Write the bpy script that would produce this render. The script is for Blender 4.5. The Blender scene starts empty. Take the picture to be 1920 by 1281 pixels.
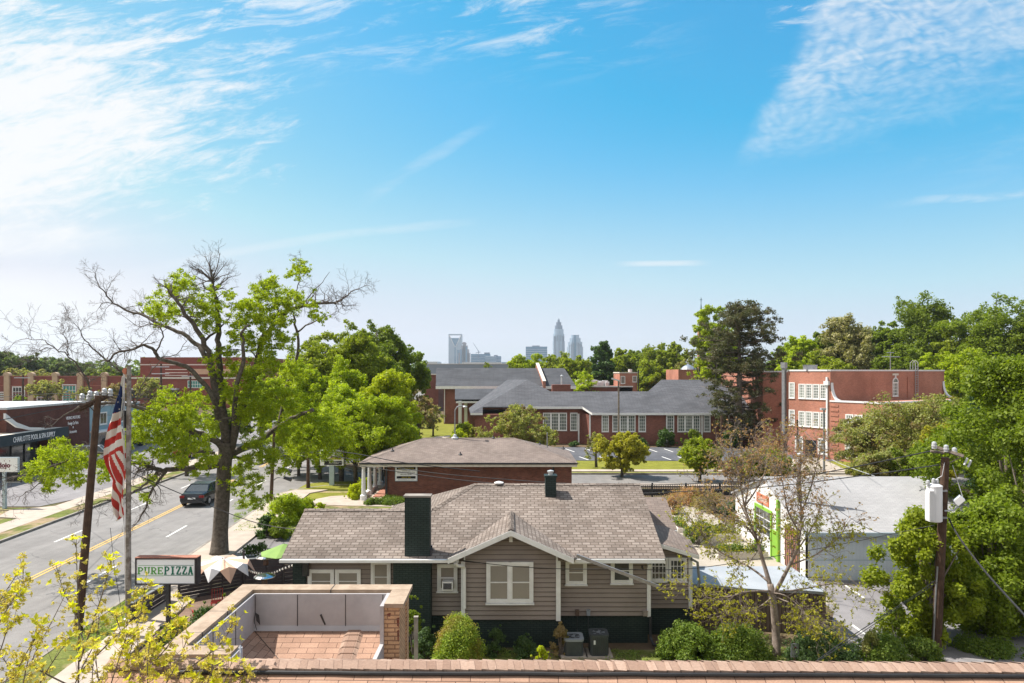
HAZE = 0.0001
import bpy, math, random
import numpy as np
from mathutils import Vector, Matrix
R = random.Random(7)
rad = math.radians
scene = bpy.context.scene
COL = scene.collection
F = 1280.0      # focal length in photo pixels (24 mm on 36 mm, 1920 px wide)
CX, HY, CZ = 960.0, 697.0, 9.8
def P(px, py, Y): return Vector(((px-CX)/F*Y, Y, CZ-(py-HY)/F*Y))
def G(px, py, z=0.0):
    Y = (CZ-z)*F/(py-HY); return Vector(((px-CX)/F*Y, Y, z))
def PX(px, Y): return (px-CX)/F*Y
def PZ(py, Y): return CZ-(py-HY)/F*Y
# ------------------------------------------------------------------ camera, render
cam = bpy.data.cameras.new('camera'); cam.sensor_width = 36; cam.lens = 24; cam.clip_end = 20000; cam.clip_start = .05
cam.shift_y = (HY-640.5)/1920.0
co = bpy.data.objects.new('camera', cam); COL.objects.link(co); co.location = (0, 0, CZ); co.rotation_euler = (rad(90), 0, 0)
scene.camera = co
scene.view_settings.view_transform = 'Standard'; scene.view_settings.look = 'None'
scene.view_settings.exposure = 0.9; scene.view_settings.gamma = 1
scene.cycles.use_denoising = True
scene.cycles.max_bounces = 6; scene.cycles.diffuse_bounces = 3; scene.cycles.glossy_bounces = 2
scene.cycles.transmission_bounces = 4; scene.cycles.transparent_max_bounces = 8; scene.cycles.volume_bounces = 0
# ------------------------------------------------------------------ node expression helper
class E:
    def __init__(s, nt, sock): s.nt, s.s = nt, sock
    def _m(s, op, b=None, c=None):
        n = s.nt.nodes.new('ShaderNodeMath'); n.operation = op
        for i, v in enumerate((s, b, c)):
            if v is None: continue
            if isinstance(v, E): s.nt.links.new(v.s, n.inputs[i])
            else: n.inputs[i].default_value = v
        return E(s.nt, n.outputs[0])
    def __add__(s, o): return s._m('ADD', o)
    __radd__ = __add__
    def __mul__(s, o): return s._m('MULTIPLY', o)
    __rmul__ = __mul__
    def __sub__(s, o): return s._m('SUBTRACT', o)
    def __rsub__(s, o): return s._m('MULTIPLY', -1.0)._m('ADD', o)
    def __truediv__(s, o): return s._m('DIVIDE', o)
    def max(s, o): return s._m('MAXIMUM', o)
    def min(s, o): return s._m('MINIMUM', o)
    def pow(s, o): return s._m('POWER', o)
    def step(s, a, b):   # smoothstep a..b -> 0..1
        n = s.nt.nodes.new('ShaderNodeMapRange'); n.interpolation_type = 'SMOOTHSTEP'
        s.nt.links.new(s.s, n.inputs[0]); n.inputs[1].default_value = a; n.inputs[2].default_value = b
        return E(s.nt, n.outputs[0])
def noise_e(nt, vec, scale, detail=4, rough=.55, dist=0.0):
    n = nt.nodes.new('ShaderNodeTexNoise'); nt.links.new(vec, n.inputs['Vector'])
    n.inputs['Scale'].default_value = scale; n.inputs['Detail'].default_value = detail
    n.inputs['Roughness'].default_value = rough; n.inputs['Distortion'].default_value = dist
    return E(nt, n.outputs['Fac'])
def comb(nt, x, y, z=None):
    n = nt.nodes.new('ShaderNodeCombineXYZ')
    for i, v in enumerate((x, y, z)):
        if v is None: continue
        if isinstance(v, E): nt.links.new(v.s, n.inputs[i])
        else: n.inputs[i].default_value = v
    return n.outputs[0]
def mixc(nt, fac, a, b, mode='MIX'):
    n = nt.nodes.new('ShaderNodeMix'); n.data_type = 'RGBA'; n.blend_type = mode
    for idx, v in ((0, fac), (6, a), (7, b)):
        if isinstance(v, E): nt.links.new(v.s, n.inputs[idx])
        elif isinstance(v, bpy.types.NodeSocket): nt.links.new(v, n.inputs[idx])
        elif idx == 0: n.inputs[0].default_value = v
        else: n.inputs[idx].default_value = (*v, 1) if len(v) == 3 else v
    return n.outputs[2]
# ------------------------------------------------------------------ world: Nishita sky with cirrus and altocumulus
TO_SUN = Vector((-.55, .15, .82)).normalized()
SUN_EL = math.asin(TO_SUN.z); SUN_AZ = math.atan2(TO_SUN.x, TO_SUN.y)
W = bpy.data.worlds.new('World'); scene.world = W; W.use_nodes = True
nt = W.node_tree; nt.nodes.clear()
out = nt.nodes.new('ShaderNodeOutputWorld'); bg = nt.nodes.new('ShaderNodeBackground'); bg.inputs[1].default_value = SKY_S = 0.0975
nt.links.new(bg.outputs[0], out.inputs[0])
sky = nt.nodes.new('ShaderNodeTexSky'); sky.sky_type = 'NISHITA'; sky.sun_disc = False
sky.sun_elevation = SUN_EL; sky.sun_rotation = SUN_AZ; sky.altitude = 200; sky.air_density = 1.0; sky.dust_density = 1.2; sky.ozone_density = 2.0
tc = nt.nodes.new('ShaderNodeTexCoord'); sp = nt.nodes.new('ShaderNodeSeparateXYZ'); nt.links.new(tc.outputs['Generated'], sp.inputs[0])
dx, dy, dz = (E(nt, sp.outputs[i]) for i in range(3))
yy = dy.max(.08); u = dx/yy; v = dz/yy; front = dy.step(.1, .3)
# layer coordinates of a flat cloud deck overhead
zz = dz.max(.03)+.06; dkx = dx/zz; dky = dy/zz
n_big = noise_e(nt, comb(nt, dkx, dky), .9, 6, .6)
n_fine = noise_e(nt, comb(nt, dkx*1.0+5, dky*1.6), 5.0, 6, .65, .3)
n_uv = noise_e(nt, comb(nt, u, v*2.4, 3.1), 4.2, 8, .62, .4)
n_uvs = noise_e(nt, comb(nt, u*1.1+v*1.8, v*7-u*1.5, 1.7), 5.0, 6, .7, .5)
# A: bright cirrus mass upper left
# distance from the two lobes of the mass, feathered with noise
ea = ((u+.86)*(u+.86))/(.42*.42) + ((v-.37)*(v-.37))/(.165*.165)
n_wisp = noise_e(nt, comb(nt, u*2.2+v*1.2, v*9-u*3, 8.2), 6.0, 7, .72, .8)
A = ((1.5-ea) + (n_uv-.5)*2.8 + (n_uvs-.5)*2.2+(n_wisp-.5)*2.4).step(.0, 1.5)
ea2 = ((u+.80)*(u+.80))/(.34*.34) + ((v-.2)*(v-.2))/(.035*.035)
A2 = ((1.0-ea2) + (n_uv-.5)*2.2+(n_uvs-.5)*1.2).step(.0, 1.6)*.75
# C: thin streaks along the top
topband = v.step(.40, .52)*(1-u.step(.0, .32))*u.step(-.72, -.45)
C = topband*((n_uvs-.46)*5.0+(n_uv-.5)*2).step(.0, 1.6)*.75
C2 = v.step(.36,.5)*(1-(u.step(-.5,-.2)))*((n_uvs-.44)*5.0).step(0,1.4)*.8
# B: altocumulus wedge upper right.  edge line from (u,v)=(.32,.31) to (.47,.56)
lefte = u-.325-(v-.31)*.52
lowe = v-.285-(u-.32)*.27
vor = nt.nodes.new('ShaderNodeTexVoronoi'); vor.feature = 'SMOOTH_F1'
nd = nt.nodes.new('ShaderNodeTexNoise'); nd.inputs['Scale'].default_value = 9; nd.inputs['Detail'].default_value = 4; nt.links.new(comb(nt, u, v), nd.inputs['Vector'])
nt.links.new(comb(nt, u*64+v*26+E(nt, nd.outputs['Fac'])*7, v*118-u*18+E(nt, nd.outputs['Fac'])*11), vor.inputs['Vector']); vor.inputs['Scale'].default_value = 1.0; vor.inputs['Smoothness'].default_value = .75
ripple = (1-E(nt, vor.outputs['Distance'])*1.05)
wB = ((lefte*9+(n_uv-.5)*.5).step(-.05, .28))*((lowe*9+(n_uv-.5)*1.3).step(-.1, 1.1))
B = wB*(ripple*.55+(n_uvs-.5)*1.2+(n_uv-.5)*.5+.36).step(.05, 1.05)*(.50+.16*(1-u.step(.45,.8)))
B2 = ((v-.39)*8).step(0,1)*(1-(((u-.43)*(u-.43))/(.06*.06)).min(1.0))*((n_uvs-.5)*6).step(0,1)*.6
B3 = (((v-.25+(u-.5)*.12)*12).step(0,1))*u.step(.35,.6)*((n_uvs-.44)*4).step(0,1.6)*.14
# D: two contrail-like wisps
d1 = v-(.212-(u+.15)*(u+.15)*.16+(u+.15)*.10)+(n_uv-.5)*.012
D = (1-(d1*d1/(.008*.008)).min(1.0))*u.step(-.68, -.4)*(1-u.step(-.12, -.03))*.24*n_uvs.step(.2, .6)
d2 = v-(.262+(u+.2)*.62)+(n_uv-.5)*.03
D2 = (1-(d2*d2/(.013*.013)).min(1.0))*u.step(-.23, -.17)*(1-u.step(-.1, .0))*.2*n_uvs.step(.3, .7)
d3 = v-(.250+(u-.65)*.08)+(n_uv-.5)*.03
D3 = (1-(d3*d3/(.007*.007)).min(1.0))*u.step(.5, .68)*.35*n_uvs.step(.4,.65)
d4 = v-.158+(n_uv-.5)*.01
D4 = (1-(d4*d4/(.005*.005)).min(1.0))*u.step(.14,.2)*(1-u.step(.24,.3))*.5
# veil: thin haze cloud thickening towards the sun side and the horizon
L1 = (((u+.98)/-.75)*-1).max(0.0)
veil_low = (1-v.step(.0, .17+.0))*(1-u.step(-.75, -.2))*.9
vA = (1-(u+v*1.1).step(-.9, -.05))*.5
bandlow = (((v-.065)*(v-.065))/(.09*.09)); VL = (1-bandlow.min(1.0))*(1-u.step(-.75,-.35))*.85
veil = (vA+VL).min(.92)
fac = (1-(1-A)*(1-A2)*(1-C)*(1-C2)*(1-B)*(1-B2)*(1-B3)*(1-D)*(1-D2)*(1-D3)*(1-D4)*(1-veil))*front
# generic light cloud elsewhere (seen only from other angles and in reflections)
gen = (n_big.step(.5, .8))*.2*(1-front)*dz.step(.02,.2)
fac = (fac+gen).min(.97)
ss_ = nt.nodes.new('ShaderNodeSeparateColor'); nt.links.new(sky.outputs[0], ss_.inputs[0])
skyc = comb(nt, ((E(nt, ss_.outputs[0])-1.4)*1.3).max(.25), (E(nt, ss_.outputs[1])*.87+.38).min(4.15), (E(nt, ss_.outputs[2])*.6+2.1).min(4.9))
# pale horizon air
hz = (1-dz.step(-.02, .36)).pow(1.5)*.85
skyc = mixc(nt, hz*(1-(u.step(-.1,.7)*.5)), skyc, (4.05, 4.4, 4.9))
cl = mixc(nt, fac, skyc, (5.3, 5.33, 5.38))
back = (1-dy.step(-.15, .15))*dz.step(-.02, .1)*(.55+.4*n_big)  # bright sky added behind the camera to fill the shaded front walls
cl = mixc(nt, back, cl, (5.9, 5.5, 5.1))
nt.links.new(cl, bg.inputs[0])
sun = bpy.data.lights.new('sun', 'SUN'); sun.energy = 4.7; sun.angle = rad(.5); sun.color = (1, .95, .87)
so = bpy.data.objects.new('sun', sun); COL.objects.link(so); so.rotation_euler = TO_SUN.to_track_quat('Z', 'Y').to_euler()
# ------------------------------------------------------------------ materials
def newmat(name):
    m = bpy.data.materials.new(name); m.use_nodes = True; nt = m.node_tree
    b = nt.nodes['Principled BSDF']; return m, nt, b
def objco(nt):
    t = nt.nodes.new('ShaderNodeTexCoord'); return t.outputs['Object']
def uvco(nt):
    t = nt.nodes.new('ShaderNodeTexCoord'); return t.outputs['UV']
def bump(nt, b, h, strength=.3, dist=.02):
    n = nt.nodes.new('ShaderNodeBump'); n.inputs['Strength'].default_value = strength; n.inputs['Distance'].default_value = dist
    nt.links.new(h.s if isinstance(h, E) else h, n.inputs['Height']); nt.links.new(n.outputs[0], b.inputs['Normal'])
KEEP = {'siding', 'green_brick', 'membrane', 'office_brick', 'school_brick', 'board_fence', 'light_block', 'white_trim', 'dark_metal', 'cable_black', 'tar', 'flag_white', 'flag_red', 'flag_blue', 'sign_white', 'sign_green', 'sign_teal', 'cream_trim', 'hall_brick', 'glass_house', 'tyre', 'bulb', 'tan_brick', 'pole_wood'}
def tone_(name, c): return c if name in KEEP else tuple(x*.84 for x in c)
def mk(name, c1, c2=None, scale=3.0, rough=.8, bmp=.0, metal=0.0, detail=5, contrast=(.3, .7), spec=.3):
    c2 = c2 or tuple(x*.82 for x in c1); c1 = tone_(name, c1); c2 = tone_(name, c2)
    m, nt, b = newmat(name)
    b.inputs['Roughness'].default_value = rough; b.inputs['Metallic'].default_value = metal
    b.inputs['Specular IOR Level'].default_value = spec
    if c2 is None: c2 = tuple(x*.82 for x in c1)
    n = noise_e(nt, objco(nt), scale, detail, .6)
    nt.links.new(mixc(nt, n.step(*contrast), c1, c2), b.inputs['Base Color'])
    if bmp: bump(nt, b, noise_e(nt, objco(nt), scale*6, 3), bmp, .02)
    return m
def brick(name, c1, c2, mort, bw=.215, bh=.075, ms=.01, bmp=.4, rough=.9, off=.5, tone=.25, tscale=.6, c3=None, squash=1.0, mfac=1.0):
    c1, c2, mort = (tone_(name, q) for q in (c1, c2, mort))
    m, nt, b = newmat(name); b.inputs['Roughness'].default_value = rough; b.inputs['Specular IOR Level'].default_value = .2
    t = nt.nodes.new('ShaderNodeTexBrick'); nt.links.new(uvco(nt), t.inputs['Vector'])
    t.inputs['Scale'].default_value = 1; t.inputs['Brick Width'].default_value = bw; t.inputs['Row Height'].default_value = bh
    t.inputs['Mortar Size'].default_value = ms; t.inputs['Mortar Smooth'].default_value = .2; t.offset = off
    t.inputs['Color1'].default_value = (*c1, 1); t.inputs['Color2'].default_value = (*c2, 1); t.inputs['Mortar'].default_value = (*mort, 1)
    n = noise_e(nt, uvco(nt), tscale, 6, .6); n2 = noise_e(nt, uvco(nt), 40.0, 2, .5)
    c = mixc(nt, 1.0, t.outputs['Color'], mixc(nt, n.step(.25, .75), (1-tone,)*3, (1+tone*.4,)*3), 'MULTIPLY')
    c = mixc(nt, 1.0, c, mixc(nt, n2.step(.2, .8), (.86,)*3, (1.1,)*3), 'MULTIPLY')
    nt.links.new(c, b.inputs['Base Color'])
    bump(nt, b, 1-E(nt, t.outputs['Fac']), bmp, .01)
    return m
def leafmat(name, c1, c2, trans=.35, c3=None, rough=.55):
    m = bpy.data.materials.new(name); m.use_nodes = True; nt = m.node_tree; nt.nodes.clear()
    o = nt.nodes.new('ShaderNodeOutputMaterial'); g = nt.nodes.new('ShaderNodeNewGeometry'); oi = nt.nodes.new('ShaderNodeObjectInfo')
    rnd = E(nt, g.outputs['Random Per Island']); n = noise_e(nt, objco(nt), 2.2 if c3 is None else 1.2, 3)
    col = mixc(nt, rnd, c1, c2)
    if c3: col = mixc(nt, n.step(.45, .65), col, c3)
    tn = (n-.5)*.5+E(nt, oi.outputs['Random'])*.22+.9
    col = mixc(nt, 1.0, col, comb(nt, tn, tn, tn), 'MULTIPLY')
    d = nt.nodes.new('ShaderNodeBsdfPrincipled'); d.inputs['Roughness'].default_value = rough; d.inputs['Specular IOR Level'].default_value = .25
    t = nt.nodes.new('ShaderNodeBsdfTranslucent'); nt.links.new(col, d.inputs['Base Color'])
    nt.links.new(mixc(nt, 1.0, col, (1.5, 1.55, .6), 'MULTIPLY'), t.inputs['Color'])
    mx = nt.nodes.new('ShaderNodeMixShader'); mx.inputs[0].default_value = trans
    nt.links.new(d.outputs[0], mx.inputs[1]); nt.links.new(t.outputs[0], mx.inputs[2]); nt.links.new(mx.outputs[0], o.inputs[0])
    return m
M = {}
# ------------------------------------------------------------------ mesh builder
ORG = {}
def origin(o):
    return ORG.get(o.name, Vector((0, 0, 0))) if o else Vector((0, 0, 0))
class MB:
    def __init__(s): s.v, s.f, s.mi = [], [], []
    def face(s, pts, mi=0):
        b = len(s.v); s.v += [tuple(p) for p in pts]; s.f.append(tuple(range(b, b+len(pts)))); s.mi.append(mi); return s
    def frame(s, o, r, n, lo, hi, mi=0):
        """box in a frame: o origin, r horizontal axis, n outward axis, up = z; lo/hi = (r, n, z)"""
        o, r, n = Vector(o), Vector(r).normalized(), Vector(n).normalized(); zu = Vector((0, 0, 1))
        b = len(s.v)
        for c in ((0,0,0),(1,0,0),(1,1,0),(0,1,0),(0,0,1),(1,0,1),(1,1,1),(0,1,1)):
            q = [hi[i] if c[i] else lo[i] for i in range(3)]
            s.v.append(tuple(o+r*q[0]+n*q[1]+zu*q[2]))
        flip = r.cross(n).z < 0
        for f in ((0,3,2,1),(4,5,6,7),(0,1,5,4),(1,2,6,5),(2,3,7,6),(3,0,4,7)):
            s.f.append(tuple(b+i for i in (reversed(f) if flip else f))); s.mi.append(mi)
        return s
    def box(s, x0, x1, y0, y1, z0, z1, mi=0):
        return s.frame((0,0,0), (1,0,0), (0,1,0), (min(x0,x1), min(y0,y1), min(z0,z1)), (max(x0,x1), max(y0,y1), max(z0,z1)), mi)
    def slab(s, poly, t, d=(0, 0, -1), mi=0):
        """a flat polygon given a thickness t along d"""
        poly = [Vector(p) for p in poly]; d = Vector(d)*t; n = len(poly)
        nn = Vector((0,0,0))
        for i in range(n): nn += poly[i].cross(poly[(i+1) % n])
        if nn.dot(d) > 0: poly.reverse()
        b = len(s.v); s.v += [tuple(p) for p in poly]+[tuple(p+d) for p in poly]
        s.f.append(tuple(range(b, b+n))); s.f.append(tuple(b+n+i for i in reversed(range(n)))); s.mi += [mi, mi]
        for i in range(n):
            j = (i+1) % n; s.f.append((b+j, b+i, b+n+i, b+n+j)); s.mi.append(mi)
        return s
    def cyl(s, p0, p1, r0, r1=None, n=10, mi=0, cap=True):
        r1 = r0 if r1 is None else r1; return s.tube([p0, p1], [r0, r1], n, mi, cap)
    def tube(s, pts, rs, n=6, mi=0, cap=True):
        pts = [Vector(p) for p in pts]; rings = []; ref = None
        if not hasattr(rs, '__len__'): rs = [rs]*len(pts)
        for i, p in enumerate(pts):
            d = (pts[min(i+1, len(pts)-1)]-pts[max(i-1, 0)])
            d = d.normalized() if d.length > 1e-9 else Vector((0, 0, 1))
            if ref is None: ref = Vector((1, 0, 0)) if abs(d.x) < .9 else Vector((0, 1, 0))
            a = (ref-d*ref.dot(d)); a = a.normalized() if a.length > 1e-6 else d.orthogonal().normalized(); ref = a; c = d.cross(a)
            b = len(s.v); rings.append(b)
            for k in range(n):
                t = 2*math.pi*k/n; s.v.append(tuple(p+(a*math.cos(t)+c*math.sin(t))*rs[i]))
        for i in range(len(pts)-1):
            b0, b1 = rings[i], rings[i+1]
            for k in range(n):
                k2 = (k+1) % n; s.f.append((b0+k, b0+k2, b1+k2, b1+k)); s.mi.append(mi)
        if cap:
            s.f.append(tuple(rings[0]+k for k in reversed(range(n)))); s.f.append(tuple(rings[-1]+k for k in range(n))); s.mi += [mi, mi]
        return s
    def lathe(s, c, prof, n=16, mi=0):
        """prof = [(r, z)] around a vertical axis at c"""
        c = Vector(c); rings = []
        for r, z in prof:
            b = len(s.v); rings.append(b)
            for k in range(n):
                t = 2*math.pi*k/n; s.v.append((c.x+r*math.cos(t), c.y+r*math.sin(t), c.z+z))
        for i in range(len(prof)-1):
            for k in range(n):
                k2 = (k+1) % n; s.f.append((rings[i]+k, rings[i]+k2, rings[i+1]+k2, rings[i+1]+k)); s.mi.append(mi)
        s.f.append(tuple(rings[0]+k for k in reversed(range(n)))); s.f.append(tuple(rings[-1]+k for k in range(n))); s.mi += [mi, mi]
        return s
    def build(s, name, mats, parent=None, smooth=False, uv=True, label=None):
        me = bpy.data.meshes.new(name); og = origin(parent)
        vs = [(a-og.x, b-og.y, c-og.z) for a, b, c in s.v]
        me.from_pydata(vs, [], s.f)
        if not isinstance(mats, (list, tuple)): mats = [mats]
        for m in mats: me.materials.append(M[m] if isinstance(m, str) else m)
        if any(s.mi): me.polygons.foreach_set('material_index', s.mi)
        if smooth: me.polygons.foreach_set('use_smooth', [True]*len(s.f))
        if uv:
            ul = me.uv_layers.new(name='UVMap'); Z = Vector((0, 0, 1)); dat = []
            for f in s.f:
                ps = [Vector(s.v[i]) for i in f]; nn = Vector((0, 0, 0))
                for i in range(len(ps)): nn += (ps[i]-ps[0]).cross(ps[(i+1) % len(ps)]-ps[0])
                if nn.length < 1e-12: nn = Z
                nn.normalize(); t = Z.cross(nn)
                if t.length < .02: t, bb = Vector((1, 0, 0)), Vector((0, 1, 0))
                else: t.normalize(); bb = nn.cross(t)
                for p in ps: dat += [p.dot(t), p.dot(bb)]
            ul.data.foreach_set('uv', dat)
        me.update()
        o = bpy.data.objects.new(name, me); COL.objects.link(o)
        if parent: o.parent = parent; ORG[o.name] = og
        if label: o['label'] = label
        return o
def T(name, label, cat, loc, group=None):
    o = bpy.data.objects.new(name, None); COL.objects.link(o); o.location = loc; ORG[o.name] = Vector(loc)
    o.empty_display_size = .1; o['label'] = label; o['category'] = cat
    if group: o['group'] = group
    return o
def tag(o, label, cat, group=None):
    o['label'] = label; o['category'] = cat
    if group: o['group'] = group
    return o
def struct(o, kind='structure'): o['kind'] = kind; return o
def clone(root, loc, rz=0.0, sc=(1, 1, 1), label=None, group=None, mat=None):
    c = root.copy(); COL.objects.link(c); c.location = loc; c.rotation_euler = (0, 0, rz); c.scale = sc
    if label: c['label'] = label
    if group: c['group'] = group
    def rec(a, b):
        for ch in [o for o in bpy.data.objects if o.parent == a]:
            d = ch.copy(); COL.objects.link(d); d.parent = b
            if mat and ch.name.split('.')[0] in mat:
                d.material_slots[0].link = 'OBJECT'; d.material_slots[0].material = M[mat[ch.name.split('.')[0]]]
            rec(ch, d)
    rec(root, c)
    return c
def smooth_path(pts, n=4):
    pts = [Vector(p) for p in pts]; out = []
    for i in range(len(pts)-1):
        p0 = pts[max(i-1, 0)]; p1 = pts[i]; p2 = pts[i+1]; p3 = pts[min(i+2, len(pts)-1)]
        for k in range(n):
            t = k/n; out.append(.5*((2*p1)+(p2-p0)*t+(2*p0-5*p1+4*p2-p3)*t*t+(3*p1-p0-3*p2+p3)*t**3))
    out.append(pts[-1]); return out
def text(s, o, r, n, h, mat, parent, name='lettering', width=None, align='CENTER', ext=.01, bold=0.0, lift=.012):
    """writing standing on a vertical face: o = baseline centre, r = reading direction, n = outward, h = cap height"""
    cu = bpy.data.curves.new(name, 'FONT'); cu.body = s; cu.size = h/.72; cu.align_x = align; cu.extrude = ext; cu.offset = bold
    cu.resolution_u = 2; cu.materials.append(M[mat])
    ob = bpy.data.objects.new(name, cu); COL.objects.link(ob)
    r = Vector(r).normalized(); n = Vector(n).normalized(); z = n.cross(r)
    if z.z < 0: z = -z
    mt = Matrix((( r.x, z.x, n.x, 0), (r.y, z.y, n.y, 0), (r.z, z.z, n.z, 0), (0, 0, 0, 1)))
    og = origin(parent); loc = Vector(o)+n*(lift+ext)-og
    sx = 1.0
    if width:
        est = len(s)*h*.86; sx = width/est
    fo_ = ob; me_ = bpy.data.meshes.new_from_object(fo_); bpy.data.objects.remove(fo_); ob = bpy.data.objects.new(name, me_); COL.objects.link(ob)
    ob.matrix_basis = Matrix.Translation(loc) @ mt @ Matrix.Diagonal((sx, 1, 1, 1))
    if parent: ob.parent = parent
    return ob
def leaves(name, clumps, per, size, mat, parent=None, seed=1, aspect=.55, outward=.7, up=.35, shell=.55, flat=1.0, label=None):
    """clumps: (x, y, z, r); leaf-sized rhombic faces strewn through each clump's volume, denser near its surface"""
    rs = np.random.RandomState(seed); cl = np.array([c[:4] for c in clumps], float)
    w = cl[:, 3]**2; cnt = np.maximum(1, (per*w/np.mean(w)).astype(int)); idx = np.repeat(np.arange(len(cl)), cnt); n = len(idx)
    d = rs.normal(size=(n, 3)); d /= np.linalg.norm(d, axis=1)[:, None]
    rr = cl[idx, 3]*(shell+(1-shell)*rs.rand(n))*(.72+.5*rs.rand(n)); d2 = d.copy(); d2[:, 2] *= flat
    c = cl[idx, :3]+d2*rr[:, None]
    nn = d*outward+rs.normal(size=(n, 3))*.6; nn[:, 2] += up; nn /= np.linalg.norm(nn, axis=1)[:, None]
    a = np.cross(nn, rs.normal(size=(n, 3))); a /= np.linalg.norm(a, axis=1)[:, None]; b = np.cross(nn, a)
    s = (size*(.6+.8*rs.rand(n)))[:, None]
    v = np.stack([c-a*s, c-b*s*aspect+nn*s*.12, c+a*s, c+b*s*aspect+nn*s*.12], 1).reshape(-1, 3)
    og = origin(parent); v -= np.array(og)
    me = bpy.data.meshes.new(name); me.vertices.add(4*n); me.vertices.foreach_set('co', v.ravel())
    me.loops.add(4*n); me.loops.foreach_set('vertex_index', np.arange(4*n, dtype=np.int32))
    me.polygons.add(n); me.polygons.foreach_set('loop_start', np.arange(0, 4*n, 4, dtype=np.int32))
    me.materials.append(M[mat]); me.update(calc_edges=True)
    o = bpy.data.objects.new(name, me); COL.objects.link(o)
    if parent: o.parent = parent
    if label: o['label'] = label
    return o
def twig(mb, p, d, L, r, depth, rnd, tips, spread=.7, kids=(2, 3), droop=0.0, sides=4, minr=.006, wig=.25):
    """a crooked branch that forks; collects its tips"""
    pts = [Vector(p)]; rs = [r]; d = Vector(d).normalized(); n = 3
    for i in range(n):
        d = (d+Vector((rnd.gauss(0, wig), rnd.gauss(0, wig), rnd.gauss(0, wig)-droop))).normalized()
        pts.append(pts[-1]+d*(L/n)); rs.append(max(minr, r*(1-.5*(i+1)/n)))
        if depth > 0 and i < n-1 and rnd.random() < .65:
            dd = (d+Vector((rnd.gauss(0, spread), rnd.gauss(0, spread), rnd.gauss(0, spread)))).normalized()
            twig(mb, pts[-1], dd, L*.6, rs[-1]*.6, depth-1, rnd, tips, spread, kids, droop, sides if depth > 1 else 3, minr, wig)
    mb.tube(pts, rs, sides, 0, False)
    if depth > 0:
        for k in range(rnd.randint(*kids)):
            dd = (d+Vector((rnd.gauss(0, spread), rnd.gauss(0, spread), rnd.gauss(0, spread)))).normalized()
            twig(mb, pts[-1], dd, L*.68, rs[-1]*.8, depth-1, rnd, tips, spread, kids, droop, sides if depth > 1 else 3, minr, wig)
    else: tips.append(pts[-1])
# ------------------------------------------------------------------ materials table
def asphalt(name, c1, c2, crack=True):
    c1, c2 = tone_(name, c1), tone_(name, c2)
    m, nt, b = newmat(name); b.inputs['Roughness'].default_value = .85; b.inputs['Specular IOR Level'].default_value = .35
    co_ = objco(nt)
    mpx = nt.nodes.new('ShaderNodeMapping'); mpx.inputs['Scale'].default_value = (1.6, .05, 1); mpx.inputs['Rotation'].default_value = (0, 0, -.081); nt.links.new(co_, mpx.inputs[0])
    nl = noise_e(nt, mpx.outputs[0], 1.0, 3, .5); ns = noise_e(nt, co_, .55, 2, .4)
    n1 = noise_e(nt, co_, .12, 6, .6); n2 = noise_e(nt, co_, 30.0, 3, .7); n3 = noise_e(nt, co_, .9, 5, .6)
    c = mixc(nt, n1.step(.35, .65), c1, c2)
    c = mixc(nt, 1.0, c, mixc(nt, n3.step(.3, .7), (.88,)*3, (1.06,)*3), 'MULTIPLY')
    c = mixc(nt, 1.0, c, mixc(nt, n2.step(.25, .75), (.8,)*3, (1.14,)*3), 'MULTIPLY')
    if crack:
        c = mixc(nt, 1.0, c, mixc(nt, nl.step(.35, .65), (.90,)*3, (1.05,)*3), 'MULTIPLY'); c = mixc(nt, ns.step(.66, .74)*.25, c, (.10, .10, .10))
        vo = nt.nodes.new('ShaderNodeTexVoronoi'); vo.feature = 'DISTANCE_TO_EDGE'; vo.inputs['Scale'].default_value = .22
        dn = nt.nodes.new('ShaderNodeTexNoise'); dn.inputs['Scale'].default_value = .8; dn.inputs['Detail'].default_value = 6; nt.links.new(co_, dn.inputs['Vector'])
        ad = nt.nodes.new('ShaderNodeVectorMath'); ad.operation = 'MULTIPLY_ADD'; nt.links.new(dn.outputs['Color'], ad.inputs[0]); ad.inputs[1].default_value = (1.6,)*3; nt.links.new(co_, ad.inputs[2])
        nt.links.new(ad.outputs[0], vo.inputs['Vector'])
        cr = 1-E(nt, vo.outputs['Distance']).step(.0, .012)
        c = mixc(nt, cr*.5*noise_e(nt, co_, .25, 2).step(.44, .58), c, (.04, .04, .042))
    nt.links.new(c, b.inputs['Base Color']); bump(nt, b, n2, .15, .01); return m
M['asphalt'] = asphalt('asphalt', (.215, .207, .20), (.265, .255, .245))
M['asphalt_lot'] = asphalt('asphalt_lot', (.21, .20, .205), (.27, .26, .265))
M['asphalt_dark'] = asphalt('asphalt_dark', (.09, .095, .11), (.13, .135, .15))
M['concrete'] = mk('concrete', (.50, .43, .36), (.40, .345, .29), 1.2, .9, .15)
M['plaza_stone'] = mk('plaza_stone', (.44, .40, .34), (.36, .32, .26), .9, .9, .1)
M['kerb_stone'] = mk('kerb_stone', (.36, .33, .29), (.22, .2, .18), 2.0, .9, .1)
def grassmat(name, g1, g2, dirt, lo=.5, hi=.68):
    g1, g2, dirt = (tone_(name, q) for q in (g1, g2, dirt))
    m, nt, b = newmat(name); b.inputs['Roughness'].default_value = .95; b.inputs['Specular IOR Level'].default_value = .1
    co_ = objco(nt); n1 = noise_e(nt, co_, .35, 6, .65); n2 = noise_e(nt, co_, 9.0, 4, .7); n3 = noise_e(nt, co_, .8, 5, .6)
    c = mixc(nt, n2.step(.3, .7), g1, g2); c = mixc(nt, n1.step(lo, hi), c, mixc(nt, n2.step(.3, .7), dirt, tuple(x*.75 for x in dirt)))
    c = mixc(nt, 1.0, c, mixc(nt, n3.step(.3, .7), (.8,)*3, (1.15,)*3), 'MULTIPLY')
    nt.links.new(c, b.inputs['Base Color']); bump(nt, b, n2, .5, .05); return m
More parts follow.
